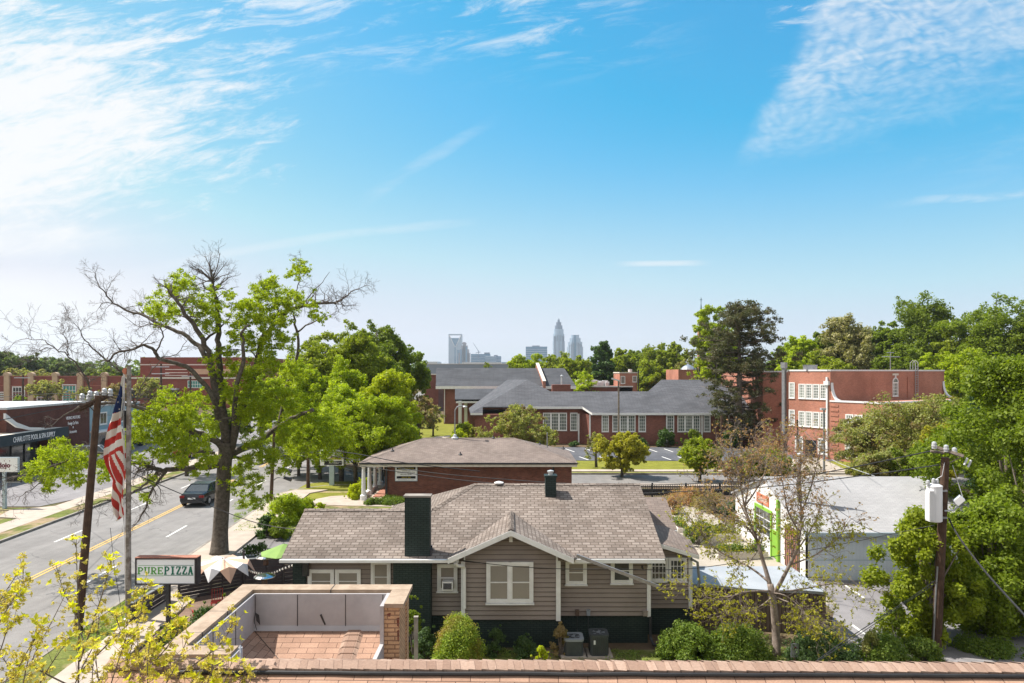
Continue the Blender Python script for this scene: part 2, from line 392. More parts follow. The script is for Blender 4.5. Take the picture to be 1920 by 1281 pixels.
M['lawn'] = grassmat('lawn', (.17, .18, .025), (.25, .25, .045), (.36, .30, .13), .55, .8)
M['verge'] = grassmat('verge', (.11, .14, .03), (.19, .21, .06), (.42, .31, .20), .46, .6)
M['dirt'] = grassmat('dirt', (.10, .11, .04), (.16, .14, .07), (.17, .12, .08), .35, .55)
M['paint_white'] = mk('paint_white', (.80, .80, .78), (.62, .62, .6), 6, .7)
M['paint_yellow'] = mk('paint_yellow', (.78, .50, .13), (.6, .38, .1), 6, .7)
M['siding'] = mk('siding', (.285, .24, .212), (.225, .188, .165), .7, .65, .05, spec=.3)
M['white_trim'] = mk('white_trim', (.76, .76, .75), (.66, .66, .64), 3, .5)
M['cream_trim'] = mk('cream_trim', (.66, .62, .54), (.54, .5, .43), 3, .6)
M['dark_metal'] = mk('dark_metal', (.035, .035, .04), (.055, .055, .06), 4, .5, metal=.3)
M['grey_metal'] = mk('grey_metal', (.36, .37, .38), (.26, .27, .28), 4, .45, metal=.5)
M['light_metal'] = mk('light_metal', (.66, .68, .70), (.5, .52, .54), 5, .4, metal=.3)
M['galvan'] = mk('galvan', (.55, .57, .6), (.4, .41, .44), 6, .35, metal=.7)
M['cable_black'] = mk('cable_black', (.02, .02, .022), (.03, .03, .03), 5, .6)
M['pole_wood'] = mk('pole_wood', (.05, .03, .02), (.085, .05, .032), 5, .9, .3)
M['pole_paint'] = mk('pole_paint', (.36, .33, .30), (.20, .165, .135), 5, .7, .2, contrast=(.42, .58))
M['bark'] = mk('bark', (.085, .07, .055), (.17, .145, .12), 7, .95, .8)
M['bark_grey'] = mk('bark_grey', (.24, .2, .165), (.13, .11, .09), 7, .95, .6)
M['bark_tan'] = mk('bark_tan', (.34, .28, .24), (.20, .16, .135), 7, .95, .6)
M['twig_bark'] = mk('twig_bark', (.12, .10, .09), (.18, .15, .13), 5, .9)
M['membrane'] = mk('membrane', (.43, .42, .43), (.33, .325, .335), 1.3, .7, .25)
M['tar'] = mk('tar', (.03, .03, .03), (.05, .05, .05), 8, .6)
M['coping'] = mk('coping', (.46, .36, .27), (.33, .25, .18), 5, .9, .3, detail=8)
M['green_brick'] = brick('green_brick', (.028, .045, .042), (.038, .055, .05), (.015, .025, .024), .215, .075, .012, .9, .6, tone=.3)
M['red_brick'] = brick('red_brick', (.235, .075, .05), (.16, .052, .038), (.22, .14, .115), .215, .075, .008, .3, tone=.22)
M['office_brick'] = brick('office_brick', (.25, .09, .06), (.15, .058, .042), (.15, .10, .08), .25, .085, .012, .4, tone=.3)
M['school_brick'] = brick('school_brick', (.26, .095, .07), (.18, .065, .05), (.24, .15, .12), .215, .075, .008, .3, tone=.38, tscale=.28)
M['hall_brick'] = brick('hall_brick', (.47, .19, .125), (.36, .14, .095), (.42, .28, .22), .215, .075, .008, .3, tone=.3, tscale=.25)
M['tan_brick'] = brick('tan_brick', (.60, .40, .24), (.53, .34, .20), (.30, .19, .12), .26, .075, .012, .8, tone=.25, tscale=3)
M['roof_tan'] = brick('roof_tan', (.325, .278, .243), (.205, .168, .142), (.14, .113, .095), .30, .16, .02, .6, tone=.32, tscale=.35)
M['roof_mottle'] = brick('roof_mottle', (.285, .235, .205), (.215, .175, .155), (.17, .135, .12), .33, .145, .012, .3, tone=.2)
M['roof_grey'] = brick('roof_grey', (.135, .14, .155), (.095, .10, .112), (.075, .078, .088), .9, .3, .03, .3, tone=.2, tscale=.3)
M['roof_slate'] = brick('roof_slate', (.10, .105, .115), (.075, .08, .09), (.06, .062, .07), 1.8, .35, .04, .3, tone=.3, tscale=.3)
M['roof_peach'] = brick('roof_peach', (.47, .30, .215), (.36, .22, .155), (.08, .045, .035), .335, .135, .004, .5, tone=.16, tscale=2.0)
M['roof_peach_cap'] = brick('roof_peach_cap', (.46, .325, .25), (.30, .195, .145), (.20, .13, .10), .15, 4.0, .003, .5, tone=.12, tscale=2.0)
M['white_shingle'] = brick('white_shingle', (.44, .44, .445), (.39, .39, .395), (.34, .34, .345), .33, .14, .012, .25, tone=.2, tscale=.25)
M['white_wall'] = mk('white_wall', (.80, .80, .79), (.74, .74, .73), 1.5, .7)
M['light_block'] = brick('light_block', (.60, .66, .72), (.57, .63, .69), (.52, .58, .64), .18, 20.0, .012, .4, tone=.08)
M['lime'] = mk('lime', (.27, .52, .06), (.22, .44, .05), 2, .6)
M['orange_sign'] = mk('orange_sign', (.62, .22, .12), (.5, .17, .1), 2, .6)
M['brown_wood'] = mk('brown_wood', (.15, .10, .075), (.10, .07, .055), 4, .85, .2)
M['board_fence'] = brick('board_fence', (.17, .125, .10), (.14, .105, .085), (.05, .035, .03), .14, 20, .012, .5, tone=.15)
M['dark_slat'] = mk('dark_slat', (.05, .045, .05), (.075, .07, .075), 3, .7)
M['deck_wood'] = brick('deck_wood', (.30, .21, .16), (.24, .16, .12), (.06, .04, .03), 3, .14, .01, .4)
M['membrane_blue'] = mk('membrane_blue', (.40, .43, .46), (.34, .37, .40), .8, .5)
M['glass_dark'] = mk('glass_dark', (.03, .04, .045), (.07, .08, .08), .9, .08, spec=.6)
M['glass_house'] = mk('glass_house', (.20, .18, .16), (.27, .25, .22), .35, .1, spec=.6)  # tan reflected in the house windows is put into the pane colour
M['glass_school'] = mk('glass_school', (.10, .13, .12), (.30, .34, .28), .35, .12, spec=.6, contrast=(.4, .6))
M['glass_teal'] = mk('glass_teal', (.05, .26, .22), (.08, .32, .28), .5, .12, spec=.6)
M['cream_wall'] = mk('cream_wall', (.62, .47, .31), (.55, .41, .27), 1, .85)
M['mall_brick'] = mk('mall_brick', (.27, .085, .06), (.23, .07, .05), .8, .9)
M['mall_band'] = mk('mall_band', (.40, .16, .12), (.36, .14, .1), .8, .9)
M['store_brick'] = brick('store_brick', (.17, .06, .045), (.125, .045, .036), (.13, .08, .065), .215, .075, .01, .3, tone=.25)
M['navy'] = mk('navy', (.022, .04, .055), (.03, .05, .065), 2, .6)
M['sky_blue_wall'] = mk('sky_blue_wall', (.30, .45, .52), (.26, .4, .47), 1, .8)
M['stone_rubble'] = brick('stone_rubble', (.42, .35, .28), (.34, .27, .21), (.2, .17, .14), .3, .12, .02, .5)
M['white_paint'] = mk('white_paint', (.80, .81, .82), (.76, .77, .78), 2, .45)
M['sign_white'] = mk('sign_white', (.86, .87, .89), (.82, .83, .85), .6, .5)
M['sign_green'] = mk('sign_green', (.10, .34, .06), (.08, .3, .05), 2, .6)
M['sign_teal'] = mk('sign_teal', (.01, .16, .10), (.01, .13, .09), 2, .6)
M['sign_black'] = mk('sign_black', (.012, .012, .015), (.02, .02, .022), 2, .5)
M['sign_yellow'] = mk('sign_yellow', (.62, .50, .04), (.58, .46, .04), 2, .5)
M['sign_maroon'] = mk('sign_maroon', (.16, .02, .05), (.14, .02, .045), 2, .5)
M['sign_pole_blue'] = mk('sign_pole_blue', (.50, .60, .66), (.44, .54, .6), 2, .5)
M['street_green'] = mk('street_green', (.0, .22, .13), (.0, .2, .12), 2, .5)
M['red_paint'] = mk('red_paint', (.52, .05, .035), (.45, .04, .03), 3, .5)
M['flag_red'] = mk('flag_red', (.50, .045, .035), (.42, .04, .03), 3, .85)
M['flag_white'] = mk('flag_white', (.76, .72, .66), (.70, .66, .6), 3, .85)
M['flag_blue'] = mk('flag_blue', (.018, .035, .11), (.02, .04, .13), 3, .85)
M['canvas_white'] = mk('canvas_white', (.78, .79, .8), (.72, .73, .74), 2, .8)
M['canvas_orange'] = mk('canvas_orange', (.74, .50, .36), (.70, .46, .33), 2, .8)
M['canvas_green'] = mk('canvas_green', (.24, .38, .10), (.20, .33, .09), 1.5, .8)
M['steel_mirror'] = mk('steel_mirror', (.75, .76, .78), (.7, .7, .72), 2, .18, metal=1.0)
M['bulb'] = mk('bulb', (.8, .78, .7), (.78, .76, .7), 2, .2)
M['car_dark'] = mk('car_dark', (.022, .026, .034), (.028, .032, .04), .5, .25, metal=.4, spec=.6)
M['car_white'] = mk('car_white', (.72, .73, .74), (.7, .71, .72), .5, .3, spec=.6)
M['car_silver'] = mk('car_silver', (.42, .44, .46), (.4, .42, .44), .5, .3, metal=.6, spec=.6)
M['car_red'] = mk('car_red', (.42, .03, .03), (.4, .03, .03), .5, .3, spec=.6)
M['car_glass'] = mk('car_glass', (.03, .05, .055), (.04, .06, .065), .5, .06, spec=.9)
M['tyre'] = mk('tyre', (.015, .015, .015), (.02, .02, .02), .5, .8)
M['tail_red'] = mk('tail_red', (.25, .01, .01), (.22, .01, .01), .5, .3)
M['tower_pale'] = mk('tower_pale', (.34, .45, .56), (.28, .39, .51), .03, .3, spec=.5)
M['tower_blue'] = mk('tower_blue', (.03, .16, .32), (.05, .2, .36), .03, .2, spec=.6)
M['tower_slate'] = mk('tower_slate', (.08, .13, .21), (.12, .18, .27), .03, .35, spec=.5)
M['tower_rose'] = mk('tower_rose', (.28, .25, .28), (.24, .22, .26), .03, .35)
M['shed_grey'] = mk('shed_grey', (.27, .31, .36), (.23, .27, .32), .05, .7)
M['spire_copper'] = mk('spire_copper', (.06, .12, .13), (.08, .15, .15), 1, .6)
M['ac_dark'] = mk('ac_dark', (.05, .06, .065), (.07, .08, .085), 3, .5)
M['ac_grey'] = mk('ac_grey', (.30, .33, .36), (.26, .29, .32), 3, .5)
LK = dict(leaf_mid=1.2, leaf_oak=1.15, leaf_dark=1.35, leaf_bright=1.12, leaf_olive=1.25, leaf_hedge=1.1, leaf_cedar=1.3, leaf_pine=1.2, leaf_hazy=1.1, leaf_bush=1.1, leaf_lime=1.05)
def L(name, c1, c2, trans=.35, c3=None):
    k = LK.get(name, .95); return leafmat(name, tuple(x*k for x in c1), tuple(x*k for x in c2), min(.5, trans+.08), c3)
M['leaf_bright'] = L('leaf_bright', (.20, .27, .012), (.34, .40, .018), .42)
M['leaf_lime'] = L('leaf_lime', (.27, .33, .012), (.42, .46, .018), .45)
M['leaf_oak'] = L('leaf_oak', (.13, .17, .012), (.24, .28, .02), .4)
M['leaf_mid'] = L('leaf_mid', (.085, .125, .010), (.165, .215, .016), .35)
M['leaf_dark'] = L('leaf_dark', (.03, .062, .014), (.055, .10, .018), .25)
M['leaf_yellow'] = L('leaf_yellow', (0.265, 0.265, 0.029), (0.402, 0.368, 0.040), .42)
M['leaf_olive'] = L('leaf_olive', (0.175, 0.210, 0.061), (0.280, 0.280, 0.088), .35, (.16, .11, .06))
M['leaf_brown'] = L('leaf_brown', (0.263, 0.210, 0.088), (0.385, 0.280, 0.140), .3, (.12, .14, .035))
M['leaf_beige'] = L('leaf_beige', (0.168, 0.180, 0.060), (0.432, 0.396, 0.204), .3)
M['leaf_cedar'] = L('leaf_cedar', (0.023, 0.055, 0.023), (0.042, 0.078, 0.029), .15)
M['leaf_pine'] = L('leaf_pine', (.055, .065, .03), (.095, .10, .045), .2, (.10, .085, .05))
M['leaf_hazy'] = L('leaf_hazy', (.085, .13, .04), (.14, .19, .05), .3)
M['leaf_bud'] = L('leaf_bud', (0.460, 0.480, 0.020), (0.660, 0.620, 0.050), .42)
M['leaf_budtan'] = L('leaf_budtan', (0.460, 0.391, 0.115), (0.598, 0.517, 0.138), .4)
M['leaf_rust'] = L('leaf_rust', (0.360, 0.204, 0.108), (0.480, 0.300, 0.168), .35, (.22, .22, .07))
M['leaf_hedge'] = L('leaf_hedge', (.075, .13, .02), (.16, .215, .03), .3)
M['leaf_bush'] = L('leaf_bush', (0.158, 0.263, 0.035), (0.350, 0.420, 0.052), .35, (.26, .17, .05))
M['leaf_ivy'] = L('leaf_ivy', (0.045, 0.090, 0.030), (0.105, 0.165, 0.053), .25)
M['leaf_grass'] = L('leaf_grass', (0.175, 0.263, 0.052), (0.315, 0.385, 0.105), .3)

M['lap_shadow'] = mk('lap_shadow', (.05, .04, .035), (.07, .055, .045), 4, .9)  # shadow line under each siding board, painted as a dark colour
M['hall_dark'] = brick('hall_dark', (.33, .12, .085), (.26, .09, .065), (.28, .17, .14), .215, .075, .008, .3, tone=.2)
def rotmat(name, src, ang):
    m = M[src].copy(); m.name = name; nt = m.node_tree
    for n in [n for n in nt.nodes if n.type == 'TEX_COORD']:
        mp = nt.nodes.new('ShaderNodeMapping'); mp.inputs['Rotation'].default_value = (0, 0, ang)
        ls = [l.to_socket for l in nt.links if l.from_node == n]
        for t in ls: nt.links.new(mp.outputs[0], t)
        nt.links.new(n.outputs['UV'], mp.inputs[0])
    M[name] = m
rotmat('roof_peach_turned', 'roof_peach', rad(52))
# ------------------------------------------------------------------ ground, roads, pavements (structure)
g = MB().face([(-4200, -300, 0), (4200, -300, 0), (4200, 5200, 0), (-4200, 5200, 0)]).build('ground', 'dirt'); struct(g)
def XR(Y): return -16.6-.081*(Y-29.5)          # right kerb of the avenue
def XL(Y): return -28.7-.081*(Y-32.6)          # left kerb
def sheet(name, mat, pts, z): return struct(MB().face([(x, y, z) for x, y in pts]).build(name, mat))
def gp(*pp): return [(G(a, b).x, G(a, b).y) for a, b in pp]
def strip(x0f, x1f, y0, y1, n=14):
    ys = [y0+(y1-y0)*i/n for i in range(n+1)]
    return [(x0f(y), y) for y in ys]+[(x1f(y), y) for y in reversed(ys)]
sheet('road', 'asphalt', [(XL(-60), -60), (XR(-60), -60), (XR(330), 330), (XL(330), 330)], .006)
# cross street, mouth flared where it meets the avenue
sheet('street', 'asphalt', [(XR(54.5)-.4, 54.5), (XR(56.5)+.9, 56.3), (XR(58)+3.0, 58.2), (-11, 59.2), (62, 59.2), (62, 64.6), (-12.5, 65.0), (-16, 67.0), (-18.6, 71), (XR(77)-.4, 77)], .010)
def rect(x0, x1, y0, y1): return [(x0, y0), (x1, y0), (x1, y1), (x0, y1)]
# road paint
def dash(xf, y0, y1, w=.14, z=.016, nm='road_markings', mat='paint_white'):
    return [(xf(y0)-w/2, y0, z), (xf(y0)+w/2, y0, z), (xf(y1)+w/2, y1, z), (xf(y1)-w/2, y1, z)]
mw = MB(); my = MB()
XC = lambda Y: (XL(Y)+XR(Y))/2
for q in (-.12, .12): my.face(dash(lambda Y: XC(Y)+q, 32.0, 62, .11))
for q in (-.12, .12): my.face(dash(lambda Y: XC(Y)+q, 70, 200, .11))
k = 12.2
while k < 220:
    mw.face(dash(lambda Y: (XC(Y)+XR(Y))/2, k+1.2, k+4.2)); mw.face(dash(lambda Y: (XC(Y)+XL(Y))/2, k+.0, k+3.0))
    k += 9.0
mw.face([(XL(76)+.5, 76, .016), (XC(76), 76, .016), (XC(76), 76.5, .016), (XL(76)+.5, 76.5, .016)])
struct(mw.build('road_markings', 'paint_white')); struct(my.build('centre_line', 'paint_yellow'))
# kerbs and pavements (raised 0.13)
def raised(name, mat, pts, top): return struct(MB().slab([(x, y, top) for x, y in pts], top+.05).build(name, mat))
raised('kerb', 'kerb_stone', strip(lambda Y: XR(Y), lambda Y: XR(Y)+.16, -20, 54.4), .14)
raised('kerb', 'kerb_stone', strip(lambda Y: XL(Y)-.16, lambda Y: XL(Y), -20, 330), .14)
raised('kerb', 'kerb_stone', [(XR(54.4), 54.4), (XR(56)+.9, 56.3), (XR(58)+3.0, 58.1), (-11, 59.05), (40, 59.05), (40, 58.9), (-11, 58.9), (XR(58)+3.1, 57.95), (XR(56)+1.1, 56.1), (XR(54.4)+.16, 54.4)], .14)
raised('kerb', 'kerb_stone', [(62, 64.75), (62, 64.9), (-12.5, 65.3), (-15.8, 67.2), (-18.3, 71), (XR(77)-.2, 77), (XR(77)-.4, 77), (-18.5, 71), (-15.95, 67.0), (-12.5, 65.1)], .14)
raised('verge', 'verge', strip(lambda Y: XR(Y)+.16, lambda Y: XR(Y)+1.45, -20, 30.4), .12)
raised('pavement', 'concrete', strip(lambda Y: XR(Y)+1.45, lambda Y: XR(Y)+3.0, -20, 30.4), .13)
raised('pavement', 'concrete', strip(lambda Y: XR(Y)+.16, lambda Y: XR(Y)+2.2+.012*(Y-30), 30.4, 54.4), .13)
raised('pavement', 'concrete', [(XR(54.4)+.16, 54.42), (XR(56)+1.1, 56.1), (XR(58)+3.1, 57.95), (-11, 58.9), (40, 58.9), (40, 57.7), (-11, 57.7), (XR(56)+4.0, 56.6), (XR(54.4)+2.5, 54.42)], .13)
raised('verge', 'verge', strip(lambda Y: XL(Y)-1.35, lambda Y: XL(Y)-.16, -20, 120), .12)
raised('pavement', 'concrete', strip(lambda Y: XL(Y)-2.9, lambda Y: XL(Y)-1.35, -20, 120), .13)
raised('pavement', 'concrete', [(-11, 66.6), (60, 66.3), (60, 67.4), (-11, 67.9)], .10)
# left side: grass and pool-store lot
sheet('lawn', 'verge', strip(lambda Y: XL(Y)-16, lambda Y: XL(Y)-2.9, 10, 49.0), .02)
lot = [(-90, 49.5), (XL(49.5)-4.2, 49.5), (XL(52)-3.0, 53), (XL(60)-2.92, 60), (XL(78)-2.92, 78), (XL(150)-2.92, 150), (-130, 150)]
sheet('parking_lot', 'asphalt_lot', lot, .03)
raised('driveway', 'concrete', [(XL(46)-2.9, 45.2), (XL(46)-4.6, 45.6), (XL(46)-5.4, 47.8), (XL(46)-3.2, 49.4), (XL(50)-2.9, 50)], .10)
# right side, near
sheet('driveway', 'asphalt_lot', gp((452, 1010), (545, 1004), (640, 1004), (640, 1048), (405, 1052)), .03)
sheet('lawn', 'verge', gp((433, 1003), (470, 968), (512, 934), (545, 918), (740, 918), (740, 1000), (520, 1000)), .04)
raised('lawn', 'lawn', gp((556, 921), (575, 910), (622, 906), (700, 905), (690, 921)), .135)
raised('lawn', 'lawn', gp((560, 925), (640, 925), (668, 926), (648, 937), (580, 937)), .06)
raised('path', 'concrete', gp((590, 938), (620, 932), (660, 930), (745, 934), (745, 952), (580, 948)), .07)
sheet('parking_lot', 'asphalt_lot', [(11.4, 10), (30, 10), (30, 33.5), (13.9, 33.5), (13.0, 27.6), (11.4, 24.6)], .03)
mk2 = MB()
for a, b in (((1597, 1173), (1636, 1201)), ((1695, 1180), (1752, 1216)), ((1575, 1092), (1620, 1123)), ((1800, 1190), (1850, 1222))):
    p, q = G(*a), G(*b); d = (q-p).normalized(); s = Vector((d.y, -d.x, 0))*.06
    mk2.face([(p-s+Vector((0,0,.036))), (p+s+Vector((0,0,.036))), (q+s+Vector((0,0,.036))), (q-s+Vector((0,0,.036)))])
struct(mk2.build('parking_markings', 'paint_white'))
# plaza beside the white garage
sheet('plaza', 'plaza_stone', [(6.95, 28.7), (13.7, 28.7), (13.7, 49.5), (11.8, 51.5), (7.5, 51.5), (6.95, 45)], .035)
# school lot, lawns, paths
sheet('parking_lot', 'asphalt_dark', [(5.5, 75.2), (44, 74.2), (44, 88.3), (5.5, 88.3)], .03)
sheet('lawn', 'lawn', [(-4, 67.9), (40, 67.4), (44, 74.2), (-4, 75.2)], .02)
sheet('lawn', 'lawn', [(-4, 65.3), (40, 65.0), (40, 66.3), (-4, 66.6)], .02)
sheet('lawn', 'lawn', [(-26, 78), (-6, 70), (-4, 140), (-26, 150)], .015)
raised('path', 'concrete', gp((760, 832), (800, 822), (850, 816), (850, 819), (802, 827), (766, 838)), .05)
sheet('driveway', 'plaza_stone', gp((1475, 862), (1540, 860), (1620, 897), (1500, 897)), .035)
mk3 = MB()
for px in (1060, 1098, 1215, 1245, 1430, 1290):
    a, b = G(px, 842 if px != 1290 else 843), G(px+17, 848); c, d = G(px+26, 857), G(px+43, 863)
    for p, q in ((a, b), (c, d)):
        dd = (q-p).normalized(); s = Vector((dd.y, -dd.x, 0))*.09; h = Vector((0, 0, .037))
        mk3.face([p-s+h, p+s+h, q+s+h, q-s+h])
struct(mk3.build('parking_markings', 'paint_white'))
sheet('driveway', 'asphalt_dark', gp((620, 838), (690, 833), (735, 842), (660, 868), (612, 868)), .03)
# bare bed behind the near roof, grass in front of the house
sheet('lawn', 'verge', [(-6, 17.5), (11.3, 17.5), (11.3, 24.0), (-6, 24.0)], .02)
# cut grass blades along the visible verges: uncountable
rs = random.Random(3); cl = []
for i in range(420):
    Y = rs.uniform(24.5, 30.2); cl.append((rs.uniform(XR(Y)+.2, XR(Y)+1.4), Y, .13, .10))
for i in range(500): cl.append((rs.uniform(-5.5, 12.5), rs.uniform(20.5, 24.0), .04, .16))
for i in range(260):
    q = G(rs.uniform(440, 560), rs.uniform(938, 1000)); cl.append((q.x, q.y, .05, .2))
gr = leaves('grass', cl, 26, .06, 'leaf_grass', seed=5, outward=.2, up=0, aspect=.2, flat=.6); gr['kind'] = 'stuff'
# ------------------------------------------------------------------ pieces shared by buildings
X_, Y_ = Vector((1, 0, 0)), Vector((0, 1, 0)); FRONT = Vector((0, -1, 0))
def window(par, o, r, n, w, h, nx=1, ny=2, trim=.1, fm='white_trim', gm='glass_house', mun=.025, rail=None, sill=True, name='window', proud=.05, sash=.045):
    """o = lower centre of the opening on the wall face"""
    f = MB(); z0, z1 = 0, h
    f.frame(o, r, n, (-w/2-trim, -.02, z0-trim*.9), (-w/2, proud, z1+trim)); f.frame(o, r, n, (w/2, -.02, z0-trim*.9), (w/2+trim, proud, z1+trim))
    f.frame(o, r, n, (-w/2, -.02, z1), (w/2, proud-.003, z1+trim)); f.frame(o, r, n, (-w/2, -.02, z0-trim*.9), (w/2, proud-.003, z0))
    if sill: f.frame(o, r, n, (-w/2-trim-.03, -.02, z0-trim*1.3), (w/2+trim+.03, proud+.04, z0-trim*.9-.002))
    s = sash
    f.frame(o, r, n, (-w/2, -.02, z0), (-w/2+s, proud-.02, z1)); f.frame(o, r, n, (w/2-s, -.02, z0), (w/2, proud-.02, z1))
    f.frame(o, r, n, (-w/2+s, -.02, z0), (w/2-s, proud-.022, z0+s)); f.frame(o, r, n, (-w/2+s, -.02, z1-s), (w/2-s, proud-.022, z1))
    for i in range(1, nx): x = -w/2+w*i/nx; f.frame(o, r, n, (x-mun/2, -.02, z0+s), (x+mun/2, proud-.026, z1-s))
    for j in range(1, ny): z = z0+h*j/ny; m_ = mun if (rail is None or j != rail) else mun*2; f.frame(o, r, n, (-w/2+s, -.02, z-m_/2), (w/2-s, proud-.024, z+m_/2))
    wo = f.build(name, fm, par)
    g_ = MB().frame(o, r, n, (-w/2+.01, -.02, z0+.01), (w/2-.01, .006, z1-.01)); g_.build('pane', gm, wo)
    return wo
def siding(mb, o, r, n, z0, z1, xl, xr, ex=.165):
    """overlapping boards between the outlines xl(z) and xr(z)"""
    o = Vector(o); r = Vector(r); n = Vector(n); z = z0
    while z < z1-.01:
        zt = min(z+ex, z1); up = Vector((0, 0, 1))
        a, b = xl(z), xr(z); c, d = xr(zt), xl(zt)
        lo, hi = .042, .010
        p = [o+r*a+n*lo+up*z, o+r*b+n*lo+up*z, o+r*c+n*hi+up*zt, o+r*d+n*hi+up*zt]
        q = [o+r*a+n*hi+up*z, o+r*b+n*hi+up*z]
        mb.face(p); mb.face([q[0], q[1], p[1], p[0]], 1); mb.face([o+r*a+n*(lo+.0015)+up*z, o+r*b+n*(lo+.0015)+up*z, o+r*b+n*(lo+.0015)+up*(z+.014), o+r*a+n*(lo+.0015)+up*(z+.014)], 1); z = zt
def prism(mb, pts, z0, z1, mi=0):
    """vertical prism over a ground outline"""
    pts = [Vector((p[0], p[1], 0)) for p in pts]; mb.slab([Vector((p.x, p.y, z1)) for p in pts], z1-z0, (0, 0, -1), mi); return mb
# ------------------------------------------------------------------ the brown bungalow
hs = T('bungalow', 'brown lap sided bungalow with tan shingle roof and dark green brick base', 'house', (-1, 28, 0))
def wp(px, py, Y=24.6): return P(px, py, Y)
wl = MB()
wl.box(-7.5, 4.94, 24.62, 29.6, 1.0, 3.2); wl.box(-5.6, 4.92, 29.6, 33.0, 1.0, 3.2)
wl.slab([(-1.74, 24.23, 1.0), (1.66, 24.23, 1.0), (1.66, 24.23, 3.36), (-.04, 24.23, 4.12), (-1.74, 24.23, 3.36)], .5, (0, 1, 0))
wl.box(4.94, 6.66, 25.42, 28.2, 1.0, 2.98)
wl.box(5.0, 6.6, 28.2, 30.3, .3, 3.0)
# right gable wall under the main rake
wl.slab([(4.93, 24.7, 3.2), (4.93, 32.9, 3.2), (4.93, 28.7, 4.85)], .2, (-1, 0, 0))
wl.slab([(-7.49, 24.7, 3.2), (-7.49, 29.5, 3.2), (-7.49, 26.9, 4.15)], .2, (1, 0, 0))
wb = wl.build('wall', 'siding', hs)
s = MB()
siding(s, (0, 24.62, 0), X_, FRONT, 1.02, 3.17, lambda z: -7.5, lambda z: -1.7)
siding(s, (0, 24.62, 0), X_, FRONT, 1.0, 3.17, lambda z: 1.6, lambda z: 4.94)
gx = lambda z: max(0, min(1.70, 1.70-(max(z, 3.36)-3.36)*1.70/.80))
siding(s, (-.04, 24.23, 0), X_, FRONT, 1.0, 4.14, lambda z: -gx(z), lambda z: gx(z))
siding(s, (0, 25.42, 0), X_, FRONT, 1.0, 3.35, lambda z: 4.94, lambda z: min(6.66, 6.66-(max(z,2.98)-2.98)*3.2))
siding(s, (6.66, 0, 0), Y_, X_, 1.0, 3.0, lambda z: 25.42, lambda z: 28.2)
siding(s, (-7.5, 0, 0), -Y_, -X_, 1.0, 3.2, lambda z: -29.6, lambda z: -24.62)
s.build('siding', ['siding', 'lap_shadow'], hs)
fd = MB().box(-7.46, 4.90, 24.66, 29.5, 0, 1.0).box(-1.72, 1.64, 24.25, 24.8, 0, .998).box(4.9, 6.64, 25.45, 28.1, 0, .997).box(-5.5, 4.8, 29.5, 32.9, 0, .99)
fd.build('foundation', 'green_brick', hs)
# roofs
S_ = .39
def mz(Y): return 3.24+S_*(Y-24)
rt = MB()
rt.slab([(-8.12, 24, 3.24), (-1.70, 24, 3.24), (-1.70, 24.7, mz(24.7)), (1.62, 24.7, mz(24.7)), (1.62, 24, 3.24), (5.40, 24, 3.24), (5.38, 28.7, mz(28.7)), (-1.6, 28.7, mz(28.7)), (-3.15, 26.9, mz(26.9)), (-8.16, 26.9, mz(26.9))], .1)
rt.slab([(-1.6, 28.7, mz(28.7)), (-3.15, 26.9, mz(26.9)), (-5.8, 29.8, 3.26), (-5.8, 33.4, 3.26)], .1)
rt.slab([(-1.6, 28.7, mz(28.7)), (-5.8, 33.4, 3.26), (5.4, 33.4, 3.26), (5.38, 28.7, mz(28.7))], .1)
rt.slab([(-8.16, 26.9, mz(26.9)), (-3.15, 26.9, mz(26.9)), (-5.8, 29.8, 3.24), (-8.12, 29.8, 3.24)], .1)
rt.build('roof', 'roof_tan', hs)
dr = MB(); az, ez = 4.32, 3.35
dr.slab([(-.04, 23.6, az), (-.04, 26.75, az), (-2.3, 24.2, ez-.1), (-2.22, 23.6, ez)], .09)
dr.slab([(-.04, 23.6, az), (2.14, 23.6, ez), (2.3, 24.2, ez-.1), (-.04, 26.75, az)], .09)
dr.build('gable_roof', 'roof_tan', hs)
# ridge and hip shingle caps
def capstrip(mb, a, b, w=.16, h=.03):
    a, b = Vector(a), Vector(b); d = (b-a).normalized(); s_ = Vector((d.y, -d.x, 0)).normalized()*w; n = max(1, int((b-a).length/.16)); dn = Vector((0, 0, -w*.4))
    for i in range(n):
        p, q = a+(b-a)*i/n, a+(b-a)*(i+1)/n; u0, u1 = Vector((0, 0, h+.012)), Vector((0, 0, h))
        mb.face([p+u0, q+u1, q+s_+dn+u1, p+s_+dn+u0]); mb.face([q+u1, p+u0, p-s_+dn+u0, q-s_+dn+u1])
for q_ in (((-1.6, 28.7, mz(28.7)), (5.38, 28.7, mz(28.7))), ((-8.16, 26.9, mz(26.9)), (-3.15, 26.9, mz(26.9))), ((-3.15, 26.9, mz(26.9)), (-1.6, 28.7, mz(28.7))), ((-.04, 23.6, az), (-.04, 26.7, az), .12)):
    cp = MB(); capstrip(cp, *q_); cp.build('ridge_cap', 'roof_tan', hs)
r2 = MB()
r2.slab([(4.9, 28.5, 3.2), (6.90, 28.5, 3.2), (6.86, 30.5, 4.2), (4.9, 30.5, 4.2)], .1)
r2.slab([(4.9, 30.5, 4.2), (6.86, 30.5, 4.2), (6.9, 32.5, 3.2), (4.9, 32.5, 3.2)], .1)
r2.slab([(4.9, 25.1, 3.66), (6.88, 25.1, 3.06), (7.15, 27.4, 3.06), (6.6, 28.4, 3.3), (4.9, 28.4, 3.66)], .08)
r2.build('side_roof', 'roof_mottle', hs)
fa = MB()
fa.box(-8.10, -1.86, 23.93, 23.985, 3.10, 3.22); fa.box(2.2, 5.36, 23.93, 23.985, 3.08, 3.22)
